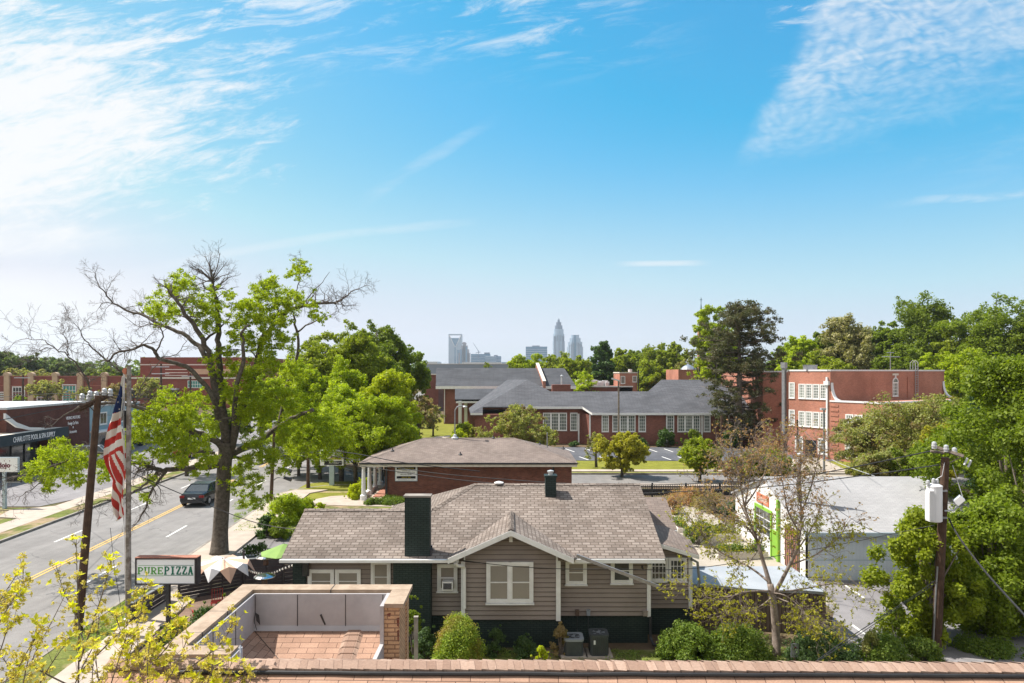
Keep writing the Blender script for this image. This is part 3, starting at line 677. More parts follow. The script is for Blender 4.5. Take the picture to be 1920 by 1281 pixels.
fa.slab([(-2.22, 23.575, 3.34), (-.04, 23.575, 4.31), (-.04, 23.575, 4.12), (-2.22, 23.575, 3.15)], .045, (0, 1, 0))
fa.slab([(2.14, 23.575, 3.34), (-.04, 23.575, 4.31), (-.04, 23.575, 4.12), (2.14, 23.575, 3.15)], .045, (0, 1, 0))
fa.slab([(5.36, 25.07, 3.50), (6.88, 25.07, 3.04), (6.88, 25.07, 2.90), (5.36, 25.07, 3.36)], .03, (0, 1, 0))
fa.slab([(5.395, 24, 3.2), (5.395, 28.7, mz(28.7)-.04), (5.395, 28.7, mz(28.7)-.2), (5.395, 24, 3.04)], .04, (-1, 0, 0))
fa.box(5.0, 6.9, 28.45, 28.49, 3.02, 3.18)
fa.build('fascia', 'white_trim', hs)
MB().box(-8.0, -1.76, 24.0, 24.62, 3.12, 3.15).build('soffit', 'siding', hs); MB().box(1.70, 5.2, 24.0, 24.62, 3.12, 3.15).build('soffit', 'siding', hs)
for x0, x1, y, z0, z1 in ((-1.80, -1.66, 24.14, 1.0, 3.36), (1.56, 1.72, 24.14, .98, 3.36), (4.86, 4.99, 24.54, .98, 3.1), (6.56, 6.70, 25.34, 1.0, 3.0)): MB().box(x0, x1, y, y+.08, z0, z1).build('corner_board', 'white_trim', hs)
for q_ in ((-.10, .02, 23.95, 24.2, 3.82, 4.06), (-1.80, -1.66, 23.9, 24.12, 3.3, 3.42), (1.56, 1.70, 23.9, 24.12, 3.3, 3.42)): MB().box(*q_).build('eave_bracket', 'white_trim', hs)
# windows (front)
def hw(px0, py0, px1, py1, Y, **k):
    a, b = P(px0, py1, Y), P(px1, py0, Y); w = b.x-a.x; tr = k.pop('trim', .09)
    return window(hs, ((a.x+b.x)/2, Y-.03, a.z+tr), X_, FRONT, w-2*tr, b.z-a.z-2*tr, trim=tr, **k)
a, b = P(912, 1130, 24.2), P(1000, 1053, 24.2)
for i in (0, 1):
    w = (b.x-a.x-.30)/2; window(hs, (a.x+.1+w/2+i*(w+.1), 24.17, a.z+.1), X_, FRONT, w, b.z-a.z-.2, 1, 2, trim=.10, sill=False, mun=.04, name='window')
MB().box((a.x+b.x)/2-.06, (a.x+b.x)/2+.06, 24.11, 24.2, a.z+.02, b.z-.005).box(a.x-.03, b.x+.03, 24.07, 24.2, a.z-.05, a.z+.0).build('window_sill', 'white_trim', hs)
hw(820, 1057, 858, 1109, 24.6, nx=1, ny=2, mun=.04); hw(1060, 1050, 1100, 1096, 24.6, nx=1, ny=2, mun=.04); hw(1145, 1045, 1186, 1094, 24.6, nx=1, ny=2, mun=.04, gm='glass_dark')
hw(1217, 1045, 1253, 1090, 25.4, nx=4, ny=3, trim=.07, gm='glass_dark', mun=.022); hw(1252, 1045, 1287, 1090, 25.4, nx=4, ny=3, trim=.07, gm='glass_dark', mun=.022)
hw(578, 1067, 627, 1112, 24.6, nx=1, ny=2); hw(629, 1067, 677, 1112, 24.6, nx=1, ny=2); hw(696, 1051, 733, 1112, 24.6, nx=1, ny=2)
# chimneys
ch = MB().box(-4.20, -2.88, 24.12, 24.9, 0, 3.14).box(-3.79, -2.90, 24.1, 24.48, 3.12, 5.36)
c1 = ch.build('chimney', 'green_brick', hs)
cc = MB().box(-3.83, -2.86, 24.06, 24.52, 5.36, 5.42).build('chimney_cap', 'kerb_stone', c1)
MB().box(-3.83, -2.86, 24.482, 24.55, 3.2, 3.56).box(-2.898, -2.86, 24.1, 24.48, 3.2, 3.5).build('flashing', 'dark_metal', c1)
c2 = MB().box(1.36, 1.80, 27.75, 28.25, 4.6, 5.5).box(1.32, 1.84, 27.71, 28.29, 5.5, 5.57).build('chimney', 'green_brick', hs)
MB().lathe((1.58, 28, 5.57), [(.09, 0), (.09, .1), (.13, .11), (.13, .17), (.03, .2)], 10).build('chimney_pot', 'light_metal', c2)
MB().box(-7.86, -7.40, 24.45, 24.9, 0, 3.1).build('corner_pillar', 'green_brick', hs)
# gutters and downspouts
gt = MB()
gt.box(-8.12, -1.9, 23.80, 23.92, 3.13, 3.23); gt.tube([(-1.98, 23.75, 3.14), (-1.9, 23.85, 3.02), (-1.72, 24.0, 2.96), (-1.68, 24.08, 2.86), (-1.68, 24.08, 1.45)], .06, 8)
gt.build('gutter', 'white_trim', hs)
MB().tube([(4.97, 24.5, 1.0), (4.97, 24.5, .28), (5.02, 24.3, .1), (5.5, 23.7, .07)], .05, 8).build('downspout', 'dark_metal', hs)
MB().tube([(6.62, 25.2, 2.88), (6.86, 25.25, 2.75), (6.95, 25.3, 2.0), (6.8, 25.3, 1.7)], .05, 8).build('downspout', 'grey_metal', hs)
p, q = P(1081, 1042, 23.55), P(1237, 1101, 23.3); d = (q-p).normalized(); gg = MB()
sd = Vector((0, -1, 0)); up = d.cross(sd)
for lo, hi in (((-.055, -.055), (.055, -.045)), ((-.055, -.055), (-.045, .05)), ((.045, -.055), (.055, .05))):
    c = [p+sd*lo[0]+up*lo[1], p+sd*hi[0]+up*lo[1], p+sd*hi[0]+up*hi[1], p+sd*lo[0]+up*hi[1]]; gg.slab(c, (q-p).length, d)
tag(gg.build('broken_gutter', 'galvan'), 'loose grey metal gutter hanging slantwise off the bungalow eave', 'gutter')
# window unit, wall boxes, lamp
ac = T('window_air_conditioner', 'white boxy air conditioner set in the narrow bungalow window', 'air conditioner', P(839, 1108, 24.45))
a, b = P(829, 1107, 24.3), P(849, 1091, 24.3); MB().box(a.x, b.x, 24.28, 24.6, a.z, b.z).build('case', 'white_trim', ac)
g_ = MB()
for i in range(7): z = a.z+.04+i*(b.z-a.z-.08)/7; g_.box(a.x+.04, b.x-.04, 24.265, 24.279, z, z+.022)
g_.build('grille', 'dark_metal', ac)
for (px, py, w, mt_) in ((1082, 1148, .13, 'brown_wood'), (1103, 1148, .12, 'ac_grey'), (1209, 1149, .16, 'siding')):
    c = P(px, py, 24.55); MB().box(c.x-w/2, c.x+w/2, 24.44, 24.59, c.z-.09, c.z+.09).box(c.x-w/2-.012, c.x+w/2+.012, 24.43, 24.445, c.z+.06, c.z+.1).build('meter_box', mt_, hs)
    if w < .15: MB().tube([(c.x, 24.53, c.z-.09), (c.x, 24.53, .55), (c.x+.05, 24.4, .35)], .014, 6).build('conduit', 'dark_metal', hs)
ln = P(537, 0, 24.4); MB().box(-7.50, -7.28, 24.42, 24.5, 2.48, 2.98).build('wall_lamp', 'dark_metal', hs)
MB().box(-7.46, -7.32, 24.405, 24.419, 2.53, 2.93).build('lamp_glass', 'glass_dark', hs)
MB().tube([(4.7, 24.5, 2.72), (4.66, 24.42, 2.78), (4.64, 24.36, 2.86)], .03, 8).build('wall_lamp', 'dark_metal', hs)
MB().box(4.86, 5.0, 24.40, 24.52, 2.78, 2.9).build('wall_lamp', 'white_trim', hs)
MB().lathe((-.55, 28.72, mz(28.7)), [(.12, 0), (.2, .03), (.2, .07), (.04, .12)], 12).build('roof_vent', 'white_trim', hs)
# ------------------------------------------------------------------ condensers beside the house
for (px, py, kind) in ((1122, 1229, 'round'), (1075, 1229, 'square')):
    c = G(px, py); base = T('condenser', 'tall dark round cornered condenser with ribbed sides on a slab' if kind == 'round' else 'squat condenser with pale rim and open fan top on a slab', 'air conditioner', c)
    w, h = (.31, .74) if kind == 'round' else (.32, .60)
    MB().box(c.x-w-.14, c.x+w+.14, c.y-w-.1, c.y+w+.1, .0, .1).build('pad', 'concrete', base)
    def rr(w_, rc, z, n=4):
        pts = []
        for qx, qy, t0 in ((1, 1, 0), (-1, 1, 90), (-1, -1, 180), (1, -1, 270)):
            for i in range(n+1): t = rad(t0+90*i/n); pts.append((c.x+qx*(w_-rc)+rc*math.cos(t), c.y+qy*(w_-rc)+rc*math.sin(t), z))
        return pts
    MB().slab(rr(w, .12, h+.05), h-.05).build('cabinet', 'ac_dark', base)
    ri = MB()
    if kind == 'round':
        for t in range(-3, 4):
            for sgn in (-1, 1): ri.box(c.x+t*.07-.008, c.x+t*.07+.008, c.y+sgn*(w+.006)-.006, c.y+sgn*(w+.006)+.006, .14, h-.02)
            ri.box(c.x-w-.012, c.x-w, c.y+t*.07-.008, c.y+t*.07+.008, .14, h-.02); ri.box(c.x+w, c.x+w+.012, c.y+t*.07-.008, c.y+t*.07+.008, .14, h-.02)
        ri.build('louvre', 'dark_metal', base)
        MB().box(c.x-.2, c.x-.14, c.y-w-.02, c.y-w-.013, .5, .64).build('maker_plate', 'white_paint', base)
    ring = MB(); n = 28
    outr, inn = rr(w+.02, .13, h+.06, 6), [(c.x+.28*math.cos(2*math.pi*i/n), c.y+.28*math.sin(2*math.pi*i/n), h+.06) for i in range(n)]
    ou = [(outr[i][0], outr[i][1]) for i in range(28)]
    ang0 = math.atan2(ou[0][1]-c.y, ou[0][0]-c.x)
    for i in range(n):
        j = (i+1) % n
        def inner(k): t = math.atan2(ou[k][1]-c.y, ou[k][0]-c.x); return (c.x+.25*math.cos(t), c.y+.25*math.sin(t), h+.075)
        ring.face([(ou[i][0], ou[i][1], h+.075), (ou[j][0], ou[j][1], h+.075), inner(j), inner(i)]); ring.face([(ou[i][0], ou[i][1], h), (ou[j][0], ou[j][1], h), (ou[j][0], ou[j][1], h+.075), (ou[i][0], ou[i][1], h+.075)])
        ring.face([inner(i), inner(j), (inner(j)[0], inner(j)[1], h+.045), (inner(i)[0], inner(i)[1], h+.045)])
    ring.build('top_rim', 'ac_dark' if kind == 'round' else 'ac_grey', base)
    fn = MB().cyl((c.x, c.y, h+.052), (c.x, c.y, h+.07), .07, n=12)
    for i in range(5):
        t = 2*math.pi*i/5; fn.face([(c.x+.06*math.cos(t), c.y+.06*math.sin(t), h+.055), (c.x+.23*math.cos(t-.25), c.y+.23*math.sin(t-.25), h+.055), (c.x+.23*math.cos(t+.3), c.y+.23*math.sin(t+.3), h+.068)])
    fn.build('fan', 'ac_grey', base)
    gl = MB()
    for rr_ in (.1, .16, .22): gl.tube([(c.x+rr_*math.cos(2*math.pi*i/20), c.y+rr_*math.sin(2*math.pi*i/20), h+.078) for i in range(21)], .004, 4)
    gl.build('fan_guard', 'dark_metal', base)
c = G(1090, 1228); tag(MB().tube([c+Vector((-.1, .5, .5)), c+Vector((0, .2, .2)), c+Vector((.1, -.1, .05)), c+Vector((.3, -.3, .03))], .02, 6).build('refrigerant_pipe', 'grey_metal'), 'bent pale pipe lying between the two condensers', 'pipe')
# ------------------------------------------------------------------ our own building: shingled ridge, parapet bay
nb = T('shingled_building', 'peach shingled roof ridge with black cable and stepped tan parapet bay', 'building', (0, 8, 0))
RZ = 6.365
def ry(x): return 8.0-.018*x
ZR = lambda x: RZ+.003*x
bd = MB().box(-4.6, 16, .5, 7.8, 0, 3.2); bd.slab([(-4.6, .4, 3.0), (-4.6, 7.9, 6.2), (-4.6, 8.2, 6.2), (-4.6, 10.0, 5.2), (-4.6, 10.0, 0), (-4.6, .4, 0)], .1, (1, 0, 0))
bd.box(-2.3, 16, 7.8, 11.2, 0, 4.0); bd.box(-4.6, -2.3, 7.8, 10.2, 0, 4.4)
bd.build('wall', 'tan_brick', nb)
rf = MB(); nX = 24; xs = [-4.72+i*(19.0/nX) for i in range(nX+1)]
for i in range(nX):
    a, b = xs[i], xs[i+1]
    rf.face([(a, -.4, ZR(a)-.42*(ry(a)+.4)), (b, -.4, ZR(b)-.42*(ry(b)+.4)), (b, ry(b), ZR(b)), (a, ry(a), ZR(a))])
    rf.face([(a, ry(a), ZR(a)), (b, ry(b), ZR(b)), (b, ry(b)+3.2, ZR(b)-1.9), (a, ry(a)+3.2, ZR(a)-1.9)])
rf.build('roof', 'roof_peach', nb)
# ridge cap: lapped pieces with small irregularities
cap = MB(); x = -4.76; rc = random.Random(11); lift = 0
while x < 14.3:
    w = .152; l0, l1 = .045+rc.uniform(0, .006), .036
    for sgn, wd, dp in ((-1, .128, .044), (1, .17, .055)):
        y0, y1 = ry(x), ry(x+w+.02)
        z0, z1 = ZR(x)+l0, ZR(x)+l1
        cap.face([(x, y0, z0), (x+w+.02, y1, z1), (x+w+.02, y1+sgn*wd, z1-dp), (x, y0+sgn*wd, z0-dp)] if sgn > 0 else [(x+w+.02, y1, z1), (x, y0, z0), (x, y0+sgn*wd, z0-dp), (x+w+.02, y1+sgn*wd, z1-dp)])
        cap.face([(x, y0+sgn*wd, z0-dp), (x+w+.02, y1+sgn*wd, z1-dp), (x+w+.02, y1+sgn*wd, z1-dp-.03), (x, y0+sgn*wd, z0-dp-.03)])
    x += w
cap.build('ridge_cap', 'roof_peach_cap', nb)
cb_ = []; x = -3.85
while x < 14.2:
    cb_.append((x, ry(x)-.156+rc.uniform(-.006, .006), ZR(x)-.038+rc.uniform(-.003, .004))); x += .35
tag(MB().tube(smooth_path(cb_, 3), .024, 8).build('black_cable', 'cable_black'), 'thick black cable lying along the peach shingle ridge', 'cable')
# bay: roof plane seen between the parapets
by = MB(); BZ, BS = 4.965, .344          # both slopes fall towards the open front corner
bz = lambda y: BZ-BS*(12.80-y)
D_ = 2.5; vp = (-4.86+D_, 12.80-D_, BZ-BS*D_)
by.slab([(-4.86, 12.80, BZ), vp, (-2.28, 10.3, bz(10.3)), (-2.28, 12.80, BZ)], .06); by.build('bay_roof', 'roof_peach', nb)
MB().slab([(-4.86, 12.80, BZ), (-4.86, 10.3, BZ), vp], .06).build('bay_roof', 'roof_peach', nb)
MB().tube([(-4.80, 12.74, BZ-.008), (vp[0], vp[1], vp[2]+.006)], .005, 5).build('valley_joint', 'tar', nb)
v = MB(); y = 12.78
while y > 11.2:
    z0, z1 = bz(y)+.028, bz(y-.17)+.045
    v.face([(-3.05, y-.17, z1), (-2.83, y-.17, z1), (-2.83, y, z0), (-3.05, y, z0)]); v.face([(-3.05, y-.17, z1), (-2.83, y-.17, z1), (-2.83, y-.17, z1-.025), (-3.05, y-.17, z1-.025)]); v.face([(-3.05, y, z0), (-3.12, y, z0-.03), (-3.12, y-.17, z1-.045), (-3.05, y-.17, z1)]); v.face([(-2.83, y, z0), (-2.76, y, z0-.03), (-2.76, y-.17, z1-.045), (-2.83, y-.17, z1)])
    y -= .15
v.build('lapped_cap', 'roof_peach_cap', nb)
# parapet walls (outer face rendered brick), membrane lining, coping
PT = 5.62
pw = MB(); pw.box(-5.12, -4.86, 10.0, 13.1, 0, PT); pw.box(-4.86, -1.98, 12.84, 13.1, 0, PT-.002); pw.box(-4.86, -4.12, 10.0, 10.22, 0, PT-.004); pw.box(-2.27, -2.0, 12.12, 12.84, 0, PT-.006)
pw.build('parapet', 'tan_brick', nb)
mb_ = MB()
mb_.box(-4.84, -2.30, 12.80, 12.838, 4.4, PT+.012); mb_.box(-4.856, -4.82, 10.24, 12.80, 4.6, PT+.014); mb_.box(-2.34, -2.272, 12.08, 12.80, 4.3, PT+.03)
mb_.box(-2.34, -2.272, 10.4, 12.08, 4.2, 4.98); mb_.box(-4.12, -4.06, 9.9, 10.3, 4.6, PT+.03)
mb_.slab([(-4.82, 12.74, 4.965), (-2.34, 12.74, 4.965), (-2.34, 12.799, 5.04), (-4.82, 12.799, 5.04)], .01)
mo = mb_.build('membrane_lining', 'membrane', nb)
for x in (-4.02, -3.12, -2.42): MB().box(x-.006, x+.006, 12.792, 12.7995, 5.02, PT).build('tar_seam', 'tar', mo)
for y in (11.0, 11.9): MB().box(-4.8195, -4.812, y-.006, y+.006, 5.02, PT).build('tar_seam', 'tar', mo)
MB().tube(smooth_path([(-4.80, 12.76, PT), (-4.79, 12.74, 5.3), (-4.80, 12.72, 5.15), (-4.74, 12.68, 5.0)], 4), .007, 6).build('tar_seam', 'tar', mo)
for q_ in ([(-3.60, 12.795, 5.24), (-3.57, 12.795, 5.26), (-3.49, 12.795, 5.06), (-3.51, 12.795, 5.05)], [(-4.78, 12.74, 5.30), (-4.72, 12.74, 5.26), (-4.69, 12.72, 5.08), (-4.76, 12.72, 5.16)]): MB().slab(q_, .01, (0, -1, 0)).build('tar_patch', 'tar', mo)
cpg = MB()
cpg.box(-5.20, -4.88, 9.92, 13.18, PT, PT+.075); cpg.box(-4.88, -1.92, 12.78+.08, 13.18, PT, PT+.073); cpg.box(-4.88, -4.10, 9.92, 10.24, PT, PT+.071); cpg.box(-2.262, -1.92, 12.08, 12.86, PT, PT+.071)
cpg.build('coping', 'coping', nb)
jn = MB()
for y in (10.75, 11.7): jn.box(-5.21, -4.87, y-.006, y+.006, PT+.01, PT+.0765)
jn.box(-3.42, -3.405, 12.85, 13.19, PT+.01, PT+.0765)
jn.build('coping_joint', 'tar', nb)
MB().tube(smooth_path([(-4.02, 10.1, 5.75), (-3.98, 10.0, 5.6), (-4.0, 9.95, 5.3)], 3), .015, 6).build('clip', 'galvan', nb)
pk = MB()   # flaked paint patches on the brick pier
for (x, z, w, h) in ((-2.22, 5.5, .07, .05), (-2.05, 5.42, .05, .16), (-2.04, 5.2, .035, .2), (-2.18, 4.7, .05, .03)): pk.slab([(x, 12.119, z), (x+w, 12.119, z+.02), (x+w*.8, 12.119, z-h), (x+.01, 12.119, z-h*.8)], .004, (0, -1, 0))
pk.build('flaked_paint', 'red_brick', nb)
# weathered post beside the house corner
p = P(780, 1158, 20.0); tag(MB().box(p.x-.055, p.x+.055, 19.95, 20.06, 0, p.z).box(p.x-.065, p.x+.065, 19.94, 20.07, p.z, p.z+.03).build('wooden_post', 'kerb_stone'), 'bare grey square post standing beside the round bush', 'post')
# ------------------------------------------------------------------ red brick office with porch
of = T('brick_office', 'low red brick office with mottled tan hip roof and white porch columns', 'building', (-2, 55, 0))
XL_, XR_ = PX(722, 52), PX(1072, 52)
MB().box(XL_, XR_, 52, 58.6, 0, 2.72).build('wall', 'office_brick', of)
ez, yf, yb = 2.95, 51.35, 59.1; yr, zr = 55.3, 4.42; e0, e1 = PX(673, yf), PX(1083, yf); r0, r1 = PX(795, yr), PX(965, yr)
MB().slab([(e0, yf, ez), (e1, yf, ez), (r1, yr, zr), (r0, yr, zr)], .1).slab([(e0, yf, ez), (r0, yr, zr), (e0, yb, ez)], .1).slab([(e1, yf, ez), (e1, yb, ez), (r1, yr, zr)], .1).slab([(e0, yb, ez), (r0, yr, zr), (r1, yr, zr), (e1, yb, ez)], .1).build('roof', 'roof_mottle', of)
for q_ in (((r0, yr, zr), (r1, yr, zr), .16, .02), ((e0, yf, ez), (r0, yr, zr), .14, .02), ((e1, yf, ez), (r1, yr, zr), .14, .02)):
    cp = MB(); capstrip(cp, *q_); cp.build('ridge_cap', 'roof_mottle', of)
MB().box(e0, e1, yf-.06, yf, ez-.13, ez-.0).build('gutter', 'dark_metal', of)
MB().box(e0+.05, e1-.05, yf+.02, yf+.06, ez-.32, ez-.12).box(e0+.1, e1-.1, yf+.06, 52, ez-.32, ez-.28).box(e0+.02, e0+.06, yf+.06, yb, ez-.32, ez-.1).box(e1-.06, e1-.02, yf+.06, yb, ez-.32, ez-.1).build('soffit', 'cream_trim', of)
for x in (PX(724, 51.8), PX(1038, 51.8)): MB().box(x-.06, x+.06, 51.88, 51.99, 0, 2.75).build('downspout', 'dark_metal', of)
for i, y in enumerate((51.75, 53.9, 56.1, 58.3)):
    x = -11.25; c = MB().lathe((x, y, 0), [(.26, 0), (.26, .42), (.2, .47), (.16, .52), (.15, 1.4), (.125, 2.5), (.17, 2.56), (.19, 2.66)], 12); c.build('porch_column', 'white_paint', of)
MB().box(-11.6, XL_, 51.6, 58.6, 0, .14).build('porch_floor', 'concrete', of)
MB().box(-10.7, XL_-.02, 52.5, 57.5, .14, .20).build('porch_mat', 'hall_brick', of)
lw = MB()
for y0, y1 in ((52.2, 53.5), (54.4, 55.7)): lw.box(-11.45, -11.15, y0, y1, .14, .5)
lw.build('porch_wall', 'white_paint', of)
rvn = MB()
for px, py in ((736, 846), (863, 853), (925, 820), (1012, 833), (1056, 842)):
    t = (868-py)/48; Yv = yf+t*(yr-yf); p = P(px, py, Yv); zz_ = ez+(zr-ez)*(Yv-yf)/(yr-yf); rvn.cyl((p.x, Yv, zz_-.05), (p.x, Yv, zz_+.22), .055, .035, 8); rvn.lathe((p.x, Yv, zz_), [(.16, 0), (.09, .09)], 8)
rvn.build('roof_vent', 'dark_metal', of)
p = P(1026, 840, 53.9); MB().cyl((p.x, 53.9, 3.8), (p.x, 53.9, 5.0), .045).build('flue', 'grey_metal', of)
ms = T('roof_mast', 'white gooseneck lamp mast rising from the office ridge', 'lamp', (PX(853, yr), yr, zr))
x = PX(853, yr); MB().lathe((x, yr, zr), [(.3, -.1), (.3, .05), (.16, .12), (.16, .25), (.05, .3)], 12).build('base_collar', 'light_metal', ms)
MB().tube(smooth_path([(x, yr, zr+.2), (x, yr, 6.3), (x+.05, yr, 6.75), (x+.3, yr, 7.0), (x+.75, yr, 7.02)], 4), [.05]*17, 8).build('arm', 'grey_metal', ms)
MB().lathe((x+.8, yr, 6.95), [(.1, .08), (.17, .02), (.15, -.06), (.03, -.08)], 10).build('lamp_head', 'light_metal', ms)
# office wall sign
sg = T('wall_sign', 'white panel of black lettering between two black and yellow bands on the office wall', 'sign', P(762, 900, 51.95))
a, b = P(742, 901, 51.95), P(781.5, 874, 51.95)
MB().box(a.x-.05, b.x+.05, 51.9, 51.995, a.z-.05, b.z+.05).build('frame', 'sign_pole_blue', sg); MB().box(a.x, b.x, 51.885, 51.899, a.z, b.z).build('panel', 'sign_white', sg)
cx = (a.x+b.x)/2; H = b.z-a.z; Wd = b.x-a.x
MB().box(a.x+.08, b.x-.08, 51.878, 51.884, b.z-.24*H, b.z-.06*H).box(a.x+.08, b.x-.08, 51.878, 51.884, a.z+.14*H, a.z+.31*H).build('band', 'sign_black', sg)
text('FREE CONSULTATION', (cx, 51.876, b.z-.20*H), X_, FRONT, .1*H, 'sign_yellow', sg, width=Wd*.78, ext=.003, lift=.001)
for k, (t_, w_) in enumerate((('CRIMINAL', .45), ('WORKERS COMPENSATION', .82), ('PERSONAL INJURY', .6))): text(t_, (cx, 51.884, b.z-(.37+.125*k)*H), X_, FRONT, .085*H, 'sign_black', sg, width=Wd*w_, ext=.003, lift=.001)
text('(704) 717 - 7000', (cx, 51.876, a.z+.18*H), X_, FRONT, .1*H, 'sign_yellow', sg, width=Wd*.62, ext=.003, lift=.001)
text('ATTORNEYS AT LAW', (cx, 51.884, a.z+.045*H), X_, FRONT, .05*H, 'sign_black', sg, width=Wd*.8, ext=.002, lift=.001)
# ------------------------------------------------------------------ school with grey hip roof
sc_ = T('school_wing', 'long single storey brick school wing with grey hip roof and white grid windows', 'building', (10, 92, 0))
pn = Vector((0, -.46, 1)).normalized(); p0 = Vector((0, 90.4, 4.3))
def OP(px, py, p0=p0, n=pn):
    d = Vector(((px-CX)/F, 1, -(py-HY)/F)); o = Vector((0, 0, CZ)); return o+d*((p0-o).dot(n)/d.dot(n))
e = lambda px: Vector((PX(px, 90.4), 90.4, 4.3))
rp = MB()
R1, R1b = OP(990, 712), OP(1032, 734); R3 = OP(1215, 734); R4, R5 = OP(1240, 712), OP(1332, 712)
c1_, c2_ = OP(985, 763), OP(1092, 763)
rp.slab([e(882), e(905), OP(905, 763), c2_, e(1110), e(1478), R5, R4, R3, R1b, R1], .14)
rp.slab([e(882), R1, (-.7, 112, 8.5), (-6.5, 103, 4.3)], .14)
rp.slab([(-.7, 112, 8.5), R1, R1b, (R1b.x+3, 106, 4.3), (2, 116, 4.3)], .14)
rp.slab([R1b, R3, (R3.x, R3.y+6, 4.3), (R1b.x, R1b.y+6, 4.3)], .14)
rp.slab([R4, R5, (R5.x, R5.y+9, 4.3), (R4.x, R4.y+9, 4.3)], .14); rp.slab([R3, R4, (R4.x, R4.y+9, 4.3), (R3.x-1, R3.y+6, 4.3)], .14)
rp.slab([R5, e(1478), (e(1478).x+1, 104, 4.3), (R5.x, R5.y+9, 4.3)], .14)
rp.build('roof', 'roof_grey', sc_)
wl = MB(); x0, x1 = PX(905, 93), PX(1107, 92)
wl.box(-4.9, PX(955, 92), 91.0, 103, 0, 4.1); wl.box(PX(950, 92.6), PX(1104, 92.6), 92.7, 103, 0, 4.9); wl.box(PX(1107, 91), PX(1472, 91), 91, 103, 0, 4.1)
wl.slab([(PX(1090, 92.7), 92.7, 0), (PX(1107, 91), 91.0, 0), (PX(1107, 91), 93, 0), (PX(1090, 92.7), 93, 0)], 4.15, (0, 0, 1))
wl.build('wall', 'school_brick', sc_)
fa = MB(); fa.box(e(1110).x, e(1478).x, 90.36, 90.42, 4.05, 4.32); fa.box(e(882).x, e(905).x, 90.36, 90.42, 4.05, 4.32)
fa.slab([c1_+Vector((0, -.03, .02)), c2_+Vector((0, -.03, .02)), c2_+Vector((0, -.03, -.28)), c1_+Vector((0, -.03, -.28))], .1, (0, 1, 0)); fa.slab([c2_+Vector((0, -.04, .02)), e(1110)+Vector((0, -.04, .02)), e(1110)+Vector((0, -.04, -.27)), c2_+Vector((0, -.04, -.28))], .08, (0, 1, 0))
fa.box(e(1112).x, e(1478).x, 90.42, 91.0, 4.05, 4.08)
fa.build('fascia', 'white_trim', sc_)
def sw(px0, px1, Y, nx=3, ny=5, z0=1.83, z1=3.95): window(sc_, ((PX(px0, Y)+PX(px1, Y))/2, Y-.01, z0), X_, FRONT, PX(px1, Y)-PX(px0, Y)-.16, z1-z0, nx, ny, trim=.08, fm='white_trim', gm='glass_school', mun=.045, proud=.06, sash=.06)
for a, b, y_, nn in ((1018, 1033, 92.7, 3), (1033, 1048, 92.7, 3), (1048, 1063, 92.7, 3), (1069, 1083, 92.7, 3), (1128, 1141.5, 91, 3), (1148, 1162, 91, 3), (1162, 1177, 91, 3), (1177, 1191.5, 91, 3), (1197, 1211, 91, 3), (1249, 1264, 91, 3), (1270, 1284.5, 91, 3), (1284.5, 1299, 91, 3), (1299, 1313, 91, 3), (1319, 1332, 91, 3), (1375, 1389, 91, 3), (1389, 1403.5, 91, 3), (1403.5, 1418, 91, 3), (1418, 1432, 91, 3), (1438, 1450, 91, 3)):
    sw(a, b, y_, nn, 5 if y_ < 92 else 5, *( (1.83, 3.95) if y_ < 92 else (1.85, 4.15)))
for px, Y in ((1085, 92.6), (1106, 90.95), (1250, 90.9), (1316, 90.9), (1366, 90.9)): x = PX(px, Y); MB().box(x-.09, x+.09, Y-.1, Y-.02, .2, 4.1).build('downspout', 'white_trim', sc_)
cy = OP(1053, 734); bx = MB().box(cy.x-1.3, cy.x+1.3, cy.y+.2, cy.y+2.2, 5.5, 7.95).build('chimney', 'school_brick', sc_)
MB().cyl((cy.x+.1, cy.y+1.2, 7.95), (cy.x+.1, cy.y+1.2, 9.1), .12).lathe((cy.x+.1, cy.y+1.2, 9.1), [(.2, 0), (.2, .12), (.03, .25)], 8).build('flue', 'light_metal', bx)
# chapel behind, with stepped fire wall, and the low link
cl_ = T('chapel', 'long grey slate roofed brick chapel with a brick fire wall rising through the roof', 'building', (2, 132, 0))
Yf, Yr = 127, 138; zf, zr_ = PZ(725, Yf)+.1, PZ(690.5, Yr)
xa, xb = PX(817, Yr), PX(1056, Yr)
MB().slab([(PX(817, Yf), Yf, zf), (PX(1080, Yf), Yf, zf), (PX(1058, Yr), Yr, zr_), (PX(818, Yr), Yr, zr_)], .3).slab([(PX(818, Yr), Yr, zr_), (PX(1058, Yr), Yr, zr_), (PX(1058, Yr)+2, 149, zf), (PX(818, Yr)-1, 149, zf)], .3).build('roof', 'roof_slate', cl_)
MB().box(PX(828, Yf)+.3, PX(1076, Yf), Yf+1, 148, 0, zf-.25).slab([(PX(820, Yf)+1.4, Yf+1, zf-.3), (PX(820, Yf)+1.4, 148, zf-.3), (PX(820, Yf)+1.4, 138, zr_-.3)], .3, (1, 0, 0)).build('wall', 'school_brick', cl_)
MB().box(PX(817, Yf), PX(1080, Yf), Yf-.12, Yf, zf-.55, zf-.02).build('fascia', 'white_trim', cl_)
a, b = PX(1021, Yf), PX(1007, Yr); fw_ = MB()
fw_.slab([(a-.3, Yf-.4, zf-.4), (a-.3, Yf-.4, zf+.85), (b-.2, Yr, zr_+.95), (b-.2, 148, zf+1), (b-.2, 148, zf-.4)], .5, (1, 0, 0)); fwo = fw_.build('fire_wall', 'hall_brick', cl_)
MB().slab([(a-.36, Yf-.5, zf+.87), (a+.26, Yf-.5, zf+.87), (b+.36, Yr, zr_+.98), (b-.26, Yr, zr_+.98)], .1, (0, 0, 1)).build('wall_coping', 'cream_trim', fwo)
